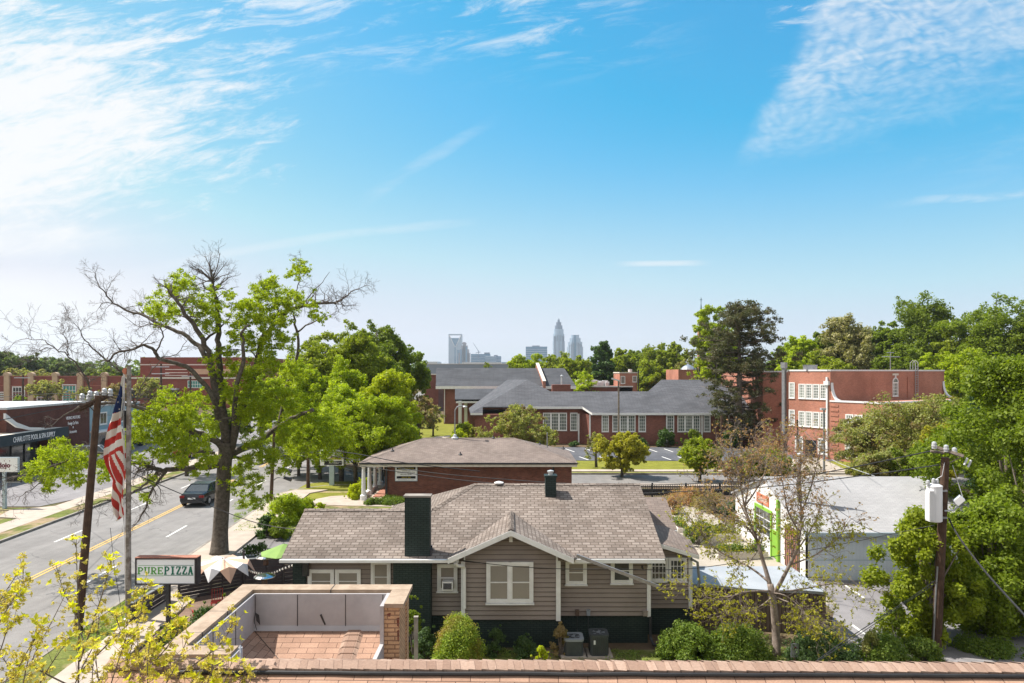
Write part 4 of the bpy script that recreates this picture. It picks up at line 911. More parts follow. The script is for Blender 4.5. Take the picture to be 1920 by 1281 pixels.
MB().box(PX(832, Yf), PX(833.3, Yf), Yf+.8, Yf+.95, .3, zf-.4).build('downspout', 'white_trim', cl_)
lk = T('porch_link', 'low link building with square white porch columns left of the school wing', 'building', (PX(880, 117), 117, 0))
Yl = 113; MB().slab([(PX(853, Yl), Yl, PZ(749, Yl)), (PX(960, Yl), Yl, PZ(749, Yl)), (PX(960, 122), 122, PZ(729, 122)), (PX(853, 122), 122, PZ(729, 122))], .3).build('roof', 'roof_slate', lk)
MB().box(PX(855, Yl), PX(950, Yl), Yl, Yl+.3, PZ(756, Yl), PZ(750, Yl)).build('fascia', 'white_trim', lk)
MB().box(PX(872, 118), PX(960, 118), 118, 126, 0, 5.2).build('wall', 'school_brick', lk)
for px, Y in ((862, 111), (873, 116.5)): x = PX(px, Y); MB().box(x-.26, x+.26, Y+.4, Y+.9, 0, 5.0).build('porch_column', 'white_paint', lk)
# ------------------------------------------------------------------ three storey hall at an angle
hl = T('school_hall', 'three storey salmon brick school hall turned at an angle with curved stone shoulders', 'building', (42, 80, 0))
u_ = Vector((.5, -.866, 0)); v_ = Vector((.866, .5, 0)); P2 = Vector((35.35, 75.8, 0)); P1 = P2-u_*5.6; Q = P2+u_*6.0
nL, nF = -v_, u_
def hp(o, a, b): return o+u_*a+v_*b
w1 = MB(); prism(w1, [P1, P2, hp(P2, 0, 23.0), hp(P1, 0, 23.0)], 0, 9.85)
w1.build('wall', 'hall_brick', hl)
w2 = MB(); prism(w2, [hp(P2, .01, .0), Q, hp(Q, 0, 13.5), hp(P2, .01, 23.6)], 0, 6.45); w2.build('front_bay', 'hall_brick', hl)
w3 = MB(); c = hp(P1, 0, .8); w3.box(PX(1431, 87), 36.5, 87, 100, 0, 9.72)
w3.build('rear_wing', 'hall_brick', hl)
c = Vector((PX(1385, 96), 96, 0)); MB().box(c.x, PX(1432, 96), 96, 104, 0, PZ(699, 96)).build('rear_wing', 'hall_brick', hl)
tp = MB()
def rail(mb, o, r, L_, z, n, w=.35, h=.18, out=.06): mb.frame(o, r, n, (-.06, -w, z), (L_+.06, out, z+h))
rail(tp, P1, u_, 5.6, 9.85, nL); rail(tp, P2, v_, 23.0, 9.85, nF); rail(tp, P2, u_, 6.0, 6.45, nL); rail(tp, Q, v_, 13.5, 6.45, nF); tp.box(PX(1431, 87)-.06, 36.0, 86.94, 87.3, 9.72, 9.9)
tp.box(PX(1385, 96)-.1, PX(1432, 96), 95.9, 96.3, PZ(699, 96), PZ(699, 96)+.2)
tp.build('parapet_coping', 'white_paint', hl)
def curl(o, dirv, nrm):
    pts = []; 
    for i in range(9): t = i/8*math.pi/2; pts.append((1.75-1.75*math.sin(t), 6.5+2.0*(1-math.cos(t))))
    top = MB(); prev = None
    for (d_, z) in pts:
        q = (o+dirv*(1.75-d_), z); 
        if prev: top.slab([prev[0]+nrm*.02+Vector((0,0,prev[1])), q[0]+nrm*.02+Vector((0,0,q[1])), q[0]+nrm*.02+Vector((0,0,q[1]+.3)), prev[0]+nrm*.02+Vector((0,0,prev[1]+.3))], .5, -nrm)
        prev = q
    return top
# stone shoulders: swept quarter curves where the tall block meets the bay
def shoulder(o, dirv, nrm):
    m_ = MB(); n = 8; pr = None
    for i in range(n+1):
        t = i/n*math.pi/2; d_ = .95*(1-math.cos(t)); z = 6.45+1.9*(1-math.sin(t)); q = o+dirv*d_+Vector((0, 0, z))
        if pr is not None: m_.slab([pr, q, q+Vector((0, 0, .22)), pr+Vector((0, 0, .22))], .45, -nrm)
        pr = q
    return m_
shoulder(P2+u_*.05, u_, nL).build('stone_shoulder', 'white_paint', hl)
fl = MB(); n = 8; pr = None
for i in range(n):
    t0, t1 = i/n*math.pi/2, (i+1)/n*math.pi/2
    a0, a1 = .95*(1-math.cos(t0)), .95*(1-math.cos(t1)); z0_, z1_ = 6.45+1.9*(1-math.sin(t0)), 6.45+1.9*(1-math.sin(t1))
    fl.slab([P2+u_*(.05+a0)+Vector((0,0,6.4)), P2+u_*(.05+a1)+Vector((0,0,6.4)), P2+u_*(.05+a1)+Vector((0,0,z1_)), P2+u_*(.05+a0)+Vector((0,0,z0_))], .4, -nL)
fl.build('shoulder_wall', 'hall_brick', hl)
shoulder(hp(P2, .05, 23.0), u_, -nL).build('stone_shoulder', 'white_paint', hl)
def hwin(o, z, w, h, n, r, nx=3, ny=5, **k): window(hl, o+Vector((0, 0, z)), r, n, w, h, nx, ny, trim=.09, gm='glass_school', mun=.05, proud=.06, sash=.06, **k)
for i in range(4):
    for z, h in ((6.75, 1.55), (3.55, 1.6)): hwin(P1+u_*(1.95+i*.93), z, .68, h, nL, u_)
for z, h in ((6.75, 1.7), (3.55, 1.7)): hwin(P1+u_*.75, z, .8, h, nL, u_, gm2=None) if False else hwin(P1+u_*.62, z, .62, h, nL, u_)
for z in (.6,):
    for d_ in (1.6, 4.6): hwin(P1+u_*d_, z, .9, 1.6, nL, u_)
for i in range(4): hwin(P2+u_*(2.3+i*1.05), 3.2, .75, 1.9, nL, u_)
for i in range(3): hwin(P2+u_*(2.3+i*1.3), .5, .85, 1.7, nL, u_)
for i in range(5): hwin(Q+v_*(1.5+i*2.3), 3.2, 1.0, 1.9, nF, v_)
# arched window and stone keystone on the shaded face
ao = hp(P2, 0, 12.3); hwin(ao, 6.9, .95, 1.55, nF, v_, ny=4)
ar = MB(); ai = MB()
for i in range(8):
    t0, t1 = math.pi*i/8, math.pi*(i+1)/8
    def q(rr, t): return ao+v_*(rr*math.cos(t))+Vector((0, 0, 8.50+rr*math.sin(t)))+nF*.07
    ar.slab([q(.475, t0), q(.475, t1), q(.60, t1), q(.60, t0)], .08, -nF); ai.face([ao+Vector((0, 0, 8.50))+nF*.03, q(.475, t0)-nF*.04, q(.475, t1)-nF*.04])
ar.frame(ao, v_, nF, (-.09, 0, 9.02), (.09, .09, 9.35)); wa = ar.build('window_arch', 'white_paint', hl); ai.build('pane', 'glass_school', wa)
MB().frame(ao, v_, nF, (-.6, 0, 9.35), (.6, .06, 9.58)).build('stone_lintel', 'cream_trim', hl)
qn = MB()
for k in range(24):
    if k % 2 == 0:
        qn.frame(P2, u_, nL, (.04, 0, .1+k*.265), (1.0, .05, .1+k*.265+.22))
        qn.frame(hp(P2, 0, 7.6), v_, nF, (0, 0, 6.6+k*.13), (.75, .04, 6.7+k*.13)) if k*.13 < 3 else None
qn.build('quoins', 'hall_brick', hl)
ds = MB(); d0 = P2-u_*.35; ds.frame(d0, u_, nL, (-.09, .02, .3), (.09, .16, 8.3)); ds.frame(d0, u_, nL, (-.28, .02, 8.3), (.28, .34, 8.75)); ds.frame(d0, u_, nL, (-.1, .02, 8.75), (.1, .2, 9.2)); ds.build('downspout', 'white_paint', hl)
fu = MB(); f0 = P1+u_*(-.35); fu.frame(f0, u_, nL, (-.2, .0, 2.4), (.2, .34, 10.2)); fu.frame(f0, u_, nL, (-.3, -.05, 10.2), (.3, .42, 10.9)); fu.build('metal_flue', 'grey_metal', hl)
ld = MB(); lo = hp(P2, 0, 16.6)
for q_ in (-.28, .28): ld.frame(lo, v_, nF, (q_-.03, .1, 6.6), (q_+.03, .16, 10.9)); ld.tube([lo+v_*q_+nF*.13+Vector((0,0,10.9)), lo+v_*q_-nF*.2+Vector((0,0,11.2)), lo+v_*q_-nF*.5+Vector((0,0,10.9)), lo+v_*q_-nF*.5+Vector((0,0,10.1))], .035, 6)
for k in range(14): ld.frame(lo, v_, nF, (-.25, .11, 6.8+k*.28), (.25, .15, 6.84+k*.28))
ld.build('roof_ladder', 'galvan', hl)
pp = MB().frame(hp(P2, 0, 14.8), v_, nF, (-.04, .02, 6.6), (.04, .1, 9.2)).build('conduit', 'hall_brick', hl)
an = hp(P2, -.6, 12.3); ant = T('roof_antenna', 'thin rooftop antenna with crossed rods above the arched window', 'antenna', an+Vector((0, 0, 9.9)))
MB().cyl(an+Vector((0, 0, 9.9)), an+Vector((0, 0, 12.2)), .04, n=6).build('mast', 'galvan', ant)
MB().tube([an+v_*-1.7+Vector((0, 0, 11.6)), an+v_*2.0+Vector((0, 0, 11.6))], .04, 5).tube([an+v_*-.7+Vector((0, 0, 12.1)), an+v_*.7+Vector((0, 0, 12.1))], .04, 5).build('rod', 'galvan', ant)
rb = hp(P2, -3.0, .6); tag(MB().box(rb.x-.6, rb.x+.6, rb.y-.5, rb.y+.5, 9.87, 10.5).box(rb.x-.65, rb.x+.65, rb.y-.55, rb.y+.55, 10.5, 10.58).build('roof_vent', 'galvan'), 'small grey louvred vent box on the hall roof corner', 'vent')
# low walk canopy at the hall foot
dm = MB(); dr_ = P1+u_*3.1; dm.frame(dr_, u_, nL, (-.75, .0, 0), (.75, .03, 2.0)); 
for i in range(9): t = math.pi*i/8; dm.frame(dr_+u_*0, u_, nL, (-.75*math.cos(math.pi/2-abs(t-math.pi/2)) if False else -.7*math.sin(t/1), 0, 2.0+.08*i), (.7*math.sin(math.pi-t), .03, 2.08+.08*i)) if i < 9 and math.cos(t) > -.1 and False else None
dm.build('doorway', 'sign_black', hl)
# ------------------------------------------------------------------ buildings behind the school
def flat_block(name, label, px0, px1, pyt, Y, depth, mat, coping='cream_trim', py0=None, cat='building'):
    o = T(name, label, cat, (PX((px0+px1)/2, Y), Y, 0)); z = PZ(pyt, Y)
    MB().box(PX(px0, Y), PX(px1, Y), Y, Y+depth, 0, z).build('wall', mat, o)
    MB().box(PX(px0, Y)-.1, PX(px1, Y)+.1, Y-.1, Y+.3, z, z+.25).box(PX(px0, Y)-.1, PX(px0, Y)+.3, Y+.3, Y+depth, z, z+.25).build('coping', coping, o); return o, z
b1, z = flat_block('brick_outbuilding', 'low brick building with white topped roof clutter behind the school', 1086, 1186, 726, 150, 20, 'red_brick', 'white_paint')
ru = MB()
for i in range(26): x = PX(R.uniform(1082, 1150), 160); w = R.uniform(.4, 1.6); ru.box(x-w/2, x+w/2, 158+i*.2, 159+i*.2, z-2, PZ(R.uniform(711, 722), 160))
ru.build('roof_unit', 'white_paint', b1)
MB().box(PX(1080, 158), PX(1121, 158), 157, 170, 2, PZ(713, 158)).build('roof_unit', 'white_paint', b1)
b2, z = flat_block('brick_tower_block', 'salmon brick tower block with small white tanks on top', 1162, 1195, 700, 150, 9, 'hall_brick')
x = PX(1186, 150); MB().cyl((x, 153, z), (x, 153, z+.9), .45).build('roof_tank', 'white_paint', b2)
MB().box(PX(1196, 149.5), PX(1197.8, 149.5), 149.3, 149.7, 0, z+.7).build('pipe', 'dark_metal', b2)
window(b2, (PX(1168, 150), 149.98, PZ(719, 150)), X_, FRONT, .8, 1.5, 1, 2); window(b2, (PX(1190, 150), 149.98, PZ(716, 150)), X_, FRONT, .8, 1.2, 1, 2)
b3 = T('domed_house', 'pale domed roof house half hidden behind the dark pine', 'house', (PX(1292, 150), 152, 0))
MB().box(PX(1272, 150), PX(1305, 150), 150, 162, 0, PZ(693, 150)).build('wall', 'hall_brick', b3)
MB().lathe((PX(1290, 156), 156, PZ(693, 150)), [(1.7, 0), (1.55, .3), (1.1, .7), (.6, 1.0), (.15, 1.2), (.12, 1.5), (.04, 1.7)], 16).build('dome', 'galvan', b3)
b4, z = flat_block('warehouse', 'long grey flat topped warehouse below the distant towers', 796, 985, 683, 330, 40, 'shed_grey')
for px0, px1, py in ((796, 820, 681), (866, 940, 682)): MB().box(PX(px0, 331), PX(px1, 331), 331, 350, z-1, PZ(py, 331)+.7).build('roof_unit', 'light_metal', b4)
b5, z = flat_block('brick_annex', 'small red brick annex under the grey warehouse left of the chapel', 796, 822, 703, 170, 14, 'red_brick')
# ------------------------------------------------------------------ white garage
ga = T('white_garage', 'white gabled garage with lime framed door and pale shingle roof', 'garage', (18, 37, 0))
gx0, gx1, gy0, gy1, gym = 13.75, 22.7, 32.0, 42.0, 37.0
w = MB().box(gx0+.02, gx1, gy0, gy1, 0, 2.35).slab([(gx0, gy0, 0), (gx0, gy0, 2.4), (gx0, gym, 4.0), (gx0, gy1, 2.4), (gx0, gy1, 0)], .12, (1, 0, 0)).slab([(gx1, gy0, 2.3), (gx1, gym, 3.95), (gx1, gy1, 2.3)], .12, (-1, 0, 0)); w.build('wall', 'white_wall', ga)
MB().box(gx0+.2, gx1-.02, gy0-.03, gy0-.001, .0, 2.36).build('cladding', 'light_block', ga)
MB().slab([(gx0-.18, gy0-.32, 2.34), (gx1+.2, gy0-.32, 2.34), (gx1+.2, gym, 4.12), (gx0-.18, gym, 4.12)], .1).slab([(gx0-.18, gym, 4.12), (gx1+.2, gym, 4.12), (gx1+.2, gy1+.32, 2.34), (gx0-.18, gy1+.32, 2.34)], .1).build('roof', 'white_shingle', ga)
MB().box(gx0-.18, gx1+.2, gy0-.38, gy0-.32, 2.16, 2.33).build('gutter', 'sign_pole_blue', ga)
MB().box(gx0+.0, gx1, gy0-.045, gy0-.031, .95, 1.0).build('cladding_seam', 'sign_pole_blue', ga)
gd = MB(); yA, yB = 36.2, 38.4; o = Vector((gx0, (yA+yB)/2, 0)); hw_ = (yB-yA)/2; Rr, Nn = Vector((0, -1, 0)), Vector((-1, 0, 0))
gd.frame(o, Rr, Nn, (-hw_-.16, 0, 0), (-hw_, .07, 2.42)); gd.frame(o, Rr, Nn, (hw_, 0, 0), (hw_+.16, .07, 2.42)); gd.frame(o, Rr, Nn, (-hw_, 0, 2.26), (hw_, .068, 2.42)); gdo = gd.build('door_frame', 'lime', ga)
gp_ = MB(); gp_.frame(o, Rr, Nn, (-hw_, 0, 0), (hw_, .02, 2.26)); gdp = gp_.build('garage_door', 'white_paint', ga)
gq = MB()
for j in range(3):
    for i in range(4): z_ = .98+j*.43; x_ = -hw_+.06+i*(2*hw_-.06)/4; gq.frame(o, Rr, Nn, (x_, .01, z_), (x_+(2*hw_-.06)/4-.06, .03, z_+.36))
gq.build('pane', 'glass_dark', gdp)
gs = MB().frame((gx0, 37.4, 2.55), Rr, Nn, (-.9, 0, 0), (.9, .04, .52)).build('sign_board', 'orange_sign', ga)
text('GARAGE', (gx0-.045, 37.4, 2.66), Rr, Nn, .26, 'cream_trim', gs, width=1.3, ext=.004, lift=.001)
MB().box(gx0-.14, gx0-.02, 34.98, 35.2, 0, 3.2).build('corner_post', 'lime', ga); MB().frame((gx0, 35.7, 0), Rr, Nn, (-.28, 0, .1), (.28, .05, 1.5)).build('lime_panel', 'lime', ga)
wd = MB().frame((gx0, 33.45, 0), Rr, Nn, (-.85, 0, .1), (.85, .05, 2.15)).build('wooden_door', 'brown_wood', ga); wq = MB()
for i in range(7): wq.frame((gx0, 33.45, 0), Rr, Nn, (-.8+i*.23, .052, .15), (-.74+i*.23, .075, 2.1))
wq.build('slat', 'hall_brick', wd)
# lean-to behind the right pole
g2 = T('rear_shed', 'pale roofed shed edge half hidden by the bright maple', 'shed', (27, 31, 0)); MB().box(25.3, 29.5, 29.5, 33.6, 0, 2.2).build('wall', 'light_block', g2)
MB().slab([(25.1, 31.5, 3.2), (29.7, 31.5, 3.2), (29.7, 29.2, 2.2), (25.1, 29.2, 2.2)], .1).slab([(25.1, 31.5, 3.2), (25.1, 33.9, 2.2), (29.7, 33.9, 2.2), (29.7, 31.5, 3.2)], .1).build('roof', 'white_shingle', g2)
# ------------------------------------------------------------------ low board enclosure with pale membrane roof
en = T('board_shed', 'low brown board enclosure with a pale blue membrane roof', 'shed', (9.2, 26.8, 0))
eA, eB = (6.74, 25.7), (11.65, 25.25); e_ = MB()
prism(e_, [(6.74, 26.4), (11.65, 25.35), (11.65, 28.6), (6.9, 28.6)], 0, 1.50); e_.build('wall', 'board_fence', en)
m_ = MB(); n = 14; zt = []
tp_ = []
for i in range(n+1):
    t = i/n; x = 6.7+t*5.0; y = 26.34-t*1.03; tp_.append((x, y, 1.60+.035*math.sin(t*9)))
m_.slab([*tp_, (11.7, 28.7, 1.62), (6.9, 28.7, 1.62)], .1); m_.build('roof_membrane', 'membrane_blue', en)
# ------------------------------------------------------------------ plaza furniture
def planter(px, py, w, d, h, label, plant=True):
    p = G(px, py); o = T('planter_box', label, 'planter', p, 'planters on the plaza')
    b = MB(); 
    for x0, x1, y0, y1 in ((-w/2, w/2, 0, .06), (-w/2, w/2, d-.06, d), (-w/2, -w/2+.06, .06, d-.06), (w/2-.06, w/2, .06, d-.06)): b.box(p.x+x0, p.x+x1, p.y+y0, p.y+y1, 0, h)
    b.box(p.x-w/2-.02, p.x+w/2+.02, p.y-.03, p.y+.0, h*.62, h*.66)
    b.build('box', 'cream_trim', o); MB().box(p.x-w/2+.06, p.x+w/2-.06, p.y+.06, p.y+d-.06, 0, h-.06).build('soil', 'brown_wood', o)
    if plant: leaves('foliage', [(p.x+R.uniform(-w/2, w/2)*.85, p.y+d*R.uniform(.2, .9), h+.12, .28) for _ in range(int(9*w))], 110, .05, 'leaf_hedge', o, seed=int(px))
    return o
planter(1364, 1018, 1.6, 1.1, .5, 'pale timber bench planter full of clipped green shrubs')
planter(1324, 1021, .8, 1.2, .62, 'tall square pale planter with a slatted lid beside the bench planter', False)
planter(1394, 1050, 2.6, .6, .42, 'low long planter of green plants at the plaza front edge')
planter(1285, 1000, .9, 2.2, .3, 'narrow low planter at the left side of the plaza')
rl = T('low_railing', 'thin dark railing in front of the plaza', 'railing', (10, 29.2, 0)); q = MB()
for x in (7.9, 9.7, 11.5): q.box(x-.03, x+.03, 29.17, 29.23, 0, 1.05)
q.box(7.9, 13.4, 29.18, 29.22, .98, 1.03); q.build('rail', 'dark_metal', rl)
MB().box(8.2, 13.2, 29.5, 30.0, 0, .42).build('planter_wall', 'cream_trim', rl)
mf = T('iron_fence', 'dark picket fence along the street behind the plaza', 'fence', (10, 53.4, 0)); q = MB(); x = PX(1150, 53.4)
while x < PX(1400, 53.4): q.box(x-.022, x+.022, 53.38, 53.42, .05, .98); x += .14
q.box(PX(1150, 53.4), PX(1400, 53.4), 53.42, 53.45, .12, .62); q.box(PX(1150, 53.4), PX(1400, 53.4), 53.42, 53.46, .8, .86)
q.build('pickets', 'dark_metal', mf)
for px in (1160, 1223, 1286, 1349, 1398): MB().box(PX(px, 53.4)-.06, PX(px, 53.4)+.06, 53.34, 53.46, 0, 1.1).build('post', 'dark_metal', mf)
# ------------------------------------------------------------------ left side: pool store, car parts building, mall, far hall
rd = Vector((-.081, 1, 0)).normalized(); ro = Vector((1, .081, 0)).normalized()
def AV(px, x66=-47.4):   # point on the facade plane parallel to the avenue
    k = (px-CX)/F; Y = (x66+.081*66.7)/(k+.081); return Vector((k*Y, Y, 0))
st = T('brick_store', 'dark red brick store with white wall lettering and navy pool and spa fascia', 'store', AV(90))
A0, A1, A2 = AV(12), AV(95), AV(168)
def fr(o): return o
w = MB(); Lt = (A2-A0).length
w.frame(A0, rd, ro, (0, -16, 0), (Lt, 0, 6.25)); w.build('wall', 'store_brick', st)
MB().frame(A0, rd, ro, (-.05, -16.1, 6.25), (Lt+.05, .08, 6.45)).build('parapet_coping', 'light_metal', st)
L1 = (A1-A0).length
MB().frame(A0, rd, ro, (-14, -6, 0), (-.01, .3, 4.1)).build('wall', 'stone_rubble', st)
# shop front: canopy, fascia, glazing
MB().frame(A0, rd, ro, (-14, .31, 3.95), (L1, 1.7, 4.05)).build('canopy_roof', 'cream_trim', st)
fb = MB().frame(A0, rd, ro, (-14, 1.7, 3.12), (L1, 1.78, 4.12)).build('fascia', 'navy', st)
LT = (AV(68)-A0).length; text('CHARLOTTE POOL & SPA SUPPLY', A0+rd*LT+ro*1.78+Vector((0, 0, 3.36)), rd, ro, .5, 'sign_white', fb, align='RIGHT', width=LT*27/17, ext=.01, lift=.001)
sh = MB()
for i in range(9): sh.frame(A0, rd, ro, (-14+i*2.0, .31, .3), (-14+i*2.0+.1, .42, 3.1))
sh.frame(A0, rd, ro, (-14, .31, 0), (L1-2.8, .4, .35)); sh.build('shopfront_frame', 'dark_metal', st)
MB().frame(A0, rd, ro, (-14, .302, .3), (L1-2.9, .33, 3.1)).build('shop_glass', 'glass_dark', st)
MB().frame(A0, rd, ro, (L1-2.5, .301, 0), (L1-.1, 1.2, 3.1)).build('pier', 'store_brick', st)
tc_ = AV(137)
for s_, z, h, w_ in (('VIKING MOTORS', 4.62, .34, 2.9), ('Foreign Car Parts', 4.02, .36, 3.0), ('&', 3.62, .24, None), ('Accessories', 3.10, .34, 2.0)): text(s_, tc_+ro*.0+Vector((0, 0, z)), rd, ro, h, 'sign_white', st, width=w_, ext=.01, lift=.005)
wv = MB(); c0 = AV(6)+ro*1.9; wv.slab([c0+rd*-3+Vector((0,0,5.6)), c0+rd*-1.4+Vector((0,0,4.75)), c0+rd*.6+Vector((0,0,4.32)), c0+rd*2.6+Vector((0,0,4.25)), c0+rd*2.7+Vector((0,0,4.38)), c0+rd*.4+Vector((0,0,4.6)), c0+rd*-1.5+Vector((0,0,5.2)), c0+rd*-3+Vector((0,0,6.1))], .2, ro); wv.build('wave_ornament', 'white_paint', st)
bl = T('blue_shop', 'pale blue shop wing with dark windows next to the brick store', 'store', AV(200))
B0, B1 = AV(169), AV(262); LB = (B1-B0).length
MB().frame(B0, rd, ro, (0, -14, 0), (LB, -.05, 5.7)).build('wall', 'sky_blue_wall', bl); MB().frame(B0, rd, ro, (-.02, -14, 5.7), (LB, .05, 5.85)).build('parapet_coping', 'light_metal', bl)
for i in range(4): window(bl, B0+rd*(3+i*5)+ro*-.05+Vector((0, 0, 3.6)), rd, ro, 1.5, 1.3, 2, 1, gm='glass_dark')
MB().frame(B0, rd, ro, (1, -.06, .3), (LB-1, .0, 2.6)).build('shop_glass', 'glass_dark', bl); MB().frame(B0, rd, ro, (0, -.05, 2.75), (LB, .9, 2.95)).build('awning', 'white_paint', bl)
# mall with tan pilasters
ml = T('brick_mall', 'long low red brick mall with rounded tan pilasters', 'building', (-130, 205, 0)); Ym = 200
z = PZ(706.5, Ym); MB().box(PX(-60, Ym), PX(262, Ym), Ym, Ym+40, 0, z).build('wall', 'mall_brick', ml)
MB().box(PX(-60, Ym), PX(262, Ym), Ym-.15, Ym+.3, z, z+.25).build('coping', 'mall_band', ml)
bd = MB()
for zz_ in (5.6, 3.4, 2.7, 2.0): bd.box(PX(-60, Ym), PX(262, Ym), Ym-.05, Ym, zz_, zz_+.22)
bd.build('brick_band', 'mall_band', ml)
for px in (-30, 15, 60, 105, 152, 197, 240):
    x = PX(px, Ym); p = MB().box(x-.75, x+.75, Ym-.7, Ym-.06, 0, z+.3); pts = [(x+1.0*math.cos(math.pi*i/10), Ym-.8, z+.3+1.0*math.sin(math.pi*i/10)) for i in range(11)]; p.slab(pts, 1.2, (0, 1, 0)); p.build('pilaster', 'cream_wall', ml)
for px0, px1, py0, py1, mt_ in ((0, 12, 736, 748, 'glass_teal'), (24, 46, 726, 752, 'glass_dark'), (70, 98, 730, 752, 'glass_dark'), (118, 142, 722, 752, 'glass_teal'), (160, 188, 736, 752, 'glass_dark')):
    window(ml, (PX((px0+px1)/2, Ym), Ym-.02, PZ(py1, Ym)), X_, FRONT, PX(px1, Ym)-PX(px0, Ym), PZ(py0, Ym)-PZ(py1, Ym), 4, 3, trim=.2, gm=mt_, mun=.12, sash=.12, sill=False)
fh = T('brick_cinema', 'tall banded red brick hall behind the big tree with teal glass', 'building', (PX(340, 190), 192, 0)); Yc = 190
z = PZ(670, Yc); MB().box(PX(263, Yc), PX(470, Yc), Yc, Yc+50, 0, z).build('wall', 'mall_brick', fh)
MB().box(PX(255, Yc), PX(500, Yc), Yc-6, Yc-.01, 0, PZ(708, Yc)).build('front_wing', 'mall_brick', fh)
bd = MB().box(PX(263, Yc), PX(470, Yc), Yc-.12, Yc-.005, PZ(685, Yc), PZ(683, Yc)); bd.box(PX(255, Yc), PX(500, Yc), Yc-6.2, Yc-6.01, PZ(710, Yc), PZ(707, Yc))
for py in (693, 699, 704): bd.box(PX(310, Yc), PX(352, Yc), Yc-.1, Yc-.006, PZ(py+.8, Yc), PZ(py-.8, Yc))
bd.build('brick_band', 'cream_trim', fh)
MB().box(PX(356, Yc), PX(470, Yc), Yc-.2, Yc-.003, PZ(702, Yc), PZ(692, Yc)).build('cream_panel', 'cream_wall', fh)
window(fh, (PX(366, Yc-6), Yc-6.02, PZ(726, Yc)), X_, FRONT, PX(380, Yc)-PX(354, Yc), 1.8, 6, 2, trim=.1, gm='glass_teal', mun=.1, sill=False)
for px0, px1 in ((268, 302), (335, 356)):
    MB().box(PX(px0, Yc), PX(px1, Yc), Yc-7.6, Yc-6.01, PZ(730, Yc), PZ(727, Yc)).build('awning', 'light_metal', fh); MB().box(PX(px0+1, Yc), PX(px1-1, Yc), Yc-6.05, Yc-6.005, PZ(745, Yc), PZ(731, Yc)).build('entrance_glass', 'glass_dark', fh)
# ------------------------------------------------------------------ skyline, at its true distance
def tower(name, label, px, Y, parts):
    o = T(name, label, 'skyscraper', (PX(px, Y), Y, 0))
    for nm, mt_, mb in parts: mb.build(nm, mt_, o)
    return o
Yd = 3400; x0, x1 = PX(841, Yd), PX(866, Yd); zt = PZ(626.5, Yd); s = x1-x0; m1 = MB(); bl_ = MB(); fr_ = MB()
m1.box(x0, x1, Yd, Yd+50, 0, PZ(665, Yd)*1.0)
zk = PZ(648, Yd); zb = PZ(634, Yd); xm = (x0+x1)/2
m1.slab([(x0, Yd, PZ(665, Yd)), (xm, Yd, PZ(650, Yd)), (x0+3, Yd, PZ(629, Yd)), (x0, Yd, zt)], 50, (0, 1, 0)); m1.slab([(x1, Yd, PZ(665, Yd)), (xm, Yd, PZ(650, Yd)), (x1-3, Yd, PZ(629, Yd)), (x1, Yd, zt)], 50, (0, 1, 0)); m1.slab([(x0, Yd, PZ(665, Yd)), (x1, Yd, PZ(665, Yd)), (xm, Yd, PZ(650, Yd))], 50, (0, 1, 0))
m1.box(x0+.5, x1-.5, Yd+.5, Yd+49, zt-4, zt)
bl_.slab([(xm, Yd-1, PZ(649, Yd)), (x0+7, Yd-1, zb), (x1-7, Yd-1, zb)], 44, (0, 1, 0)); bl_.box(xm+9, x1-.6, Yd-.6, Yd-.1, 0, PZ(656, Yd)); bl_.box(xm-4, xm+3, Yd-.6, Yd-.1, 0, PZ(650, Yd))
fr_.slab([(xm, Yd-2, PZ(652, Yd)), (xm+4, Yd-2, PZ(650, Yd)), (x1-2, Yd-2, zt-5), (x1-6, Yd-2, zt-5)], 2, (0, 1, 0)); fr_.slab([(xm, Yd-2, PZ(652, Yd)), (xm-4, Yd-2, PZ(650, Yd)), (x0+2, Yd-2, zt-5), (x0+6, Yd-2, zt-5)], 2, (0, 1, 0))
tower('skyscraper', 'pale tower with an open framed V notch at its top', 853, Yd, [('shaft', 'tower_pale', m1), ('glass_face', 'tower_blue', bl_), ('crown_frame', 'white_paint', fr_)])
Yd = 3300; m1 = MB(); xc = PX(870.5, Yd); 
for w_, py in ((56, 662), (44, 655), (30, 648), (14, 642.5)): m1.box(xc-w_/2, xc+w_/2, Yd, Yd+40, 0, PZ(py, Yd))
pts = [(xc+11*math.cos(math.pi*i/10), Yd-1, PZ(645, Yd)+9*math.sin(math.pi*i/10)) for i in range(11)]; m1.slab(pts, 30, (0, 1, 0))
m2 = MB().box(xc-20, xc-12, Yd-1, Yd-.1, 0, PZ(655, Yd)).box(xc+6, xc+14, Yd-1, Yd-.1, 0, PZ(650, Yd))
tower('skyscraper', 'rose grey tower with stepped round topped crown beside the V notched tower', 870, Yd, [('shaft', 'tower_rose', m1), ('glass_face', 'tower_blue', m2)])
Yd = 3300; xc = PX(1048, Yd); m1 = MB(); m2 = MB(); m3 = MB()
for w_, z0_, py in ((61, 0, 668), (58, PZ(668, Yd), 640), (54, PZ(640, Yd), 626), (46, PZ(626, Yd), 617), (36, PZ(617, Yd), 610), (24, PZ(610, Yd), 604), (11, PZ(604, Yd), 599)):
    pts = [(xc+w_/2*a, Yd+20+w_/2*b) for a, b in ((-1, -.4), (-.75, -.8), (-.3, -1), (.3, -1), (.75, -.8), (1, -.4), (1, .8), (-1, .8))]; prism(m1 if py > 615 else m3, pts, max(0, z0_-.5), PZ(py, Yd))
m3.cyl((xc, Yd+16, PZ(600, Yd)), (xc, Yd+16, PZ(595, Yd)), 2, .5, 6)
for q in (-24, -16, -8, 0, 8, 16, 24): m2.box(xc+q-1.3, xc+q+1.3, Yd+20-30.8+abs(q)*.28, Yd+20-25+abs(q)*.28, 0, PZ(628+abs(q)*.1, Yd))
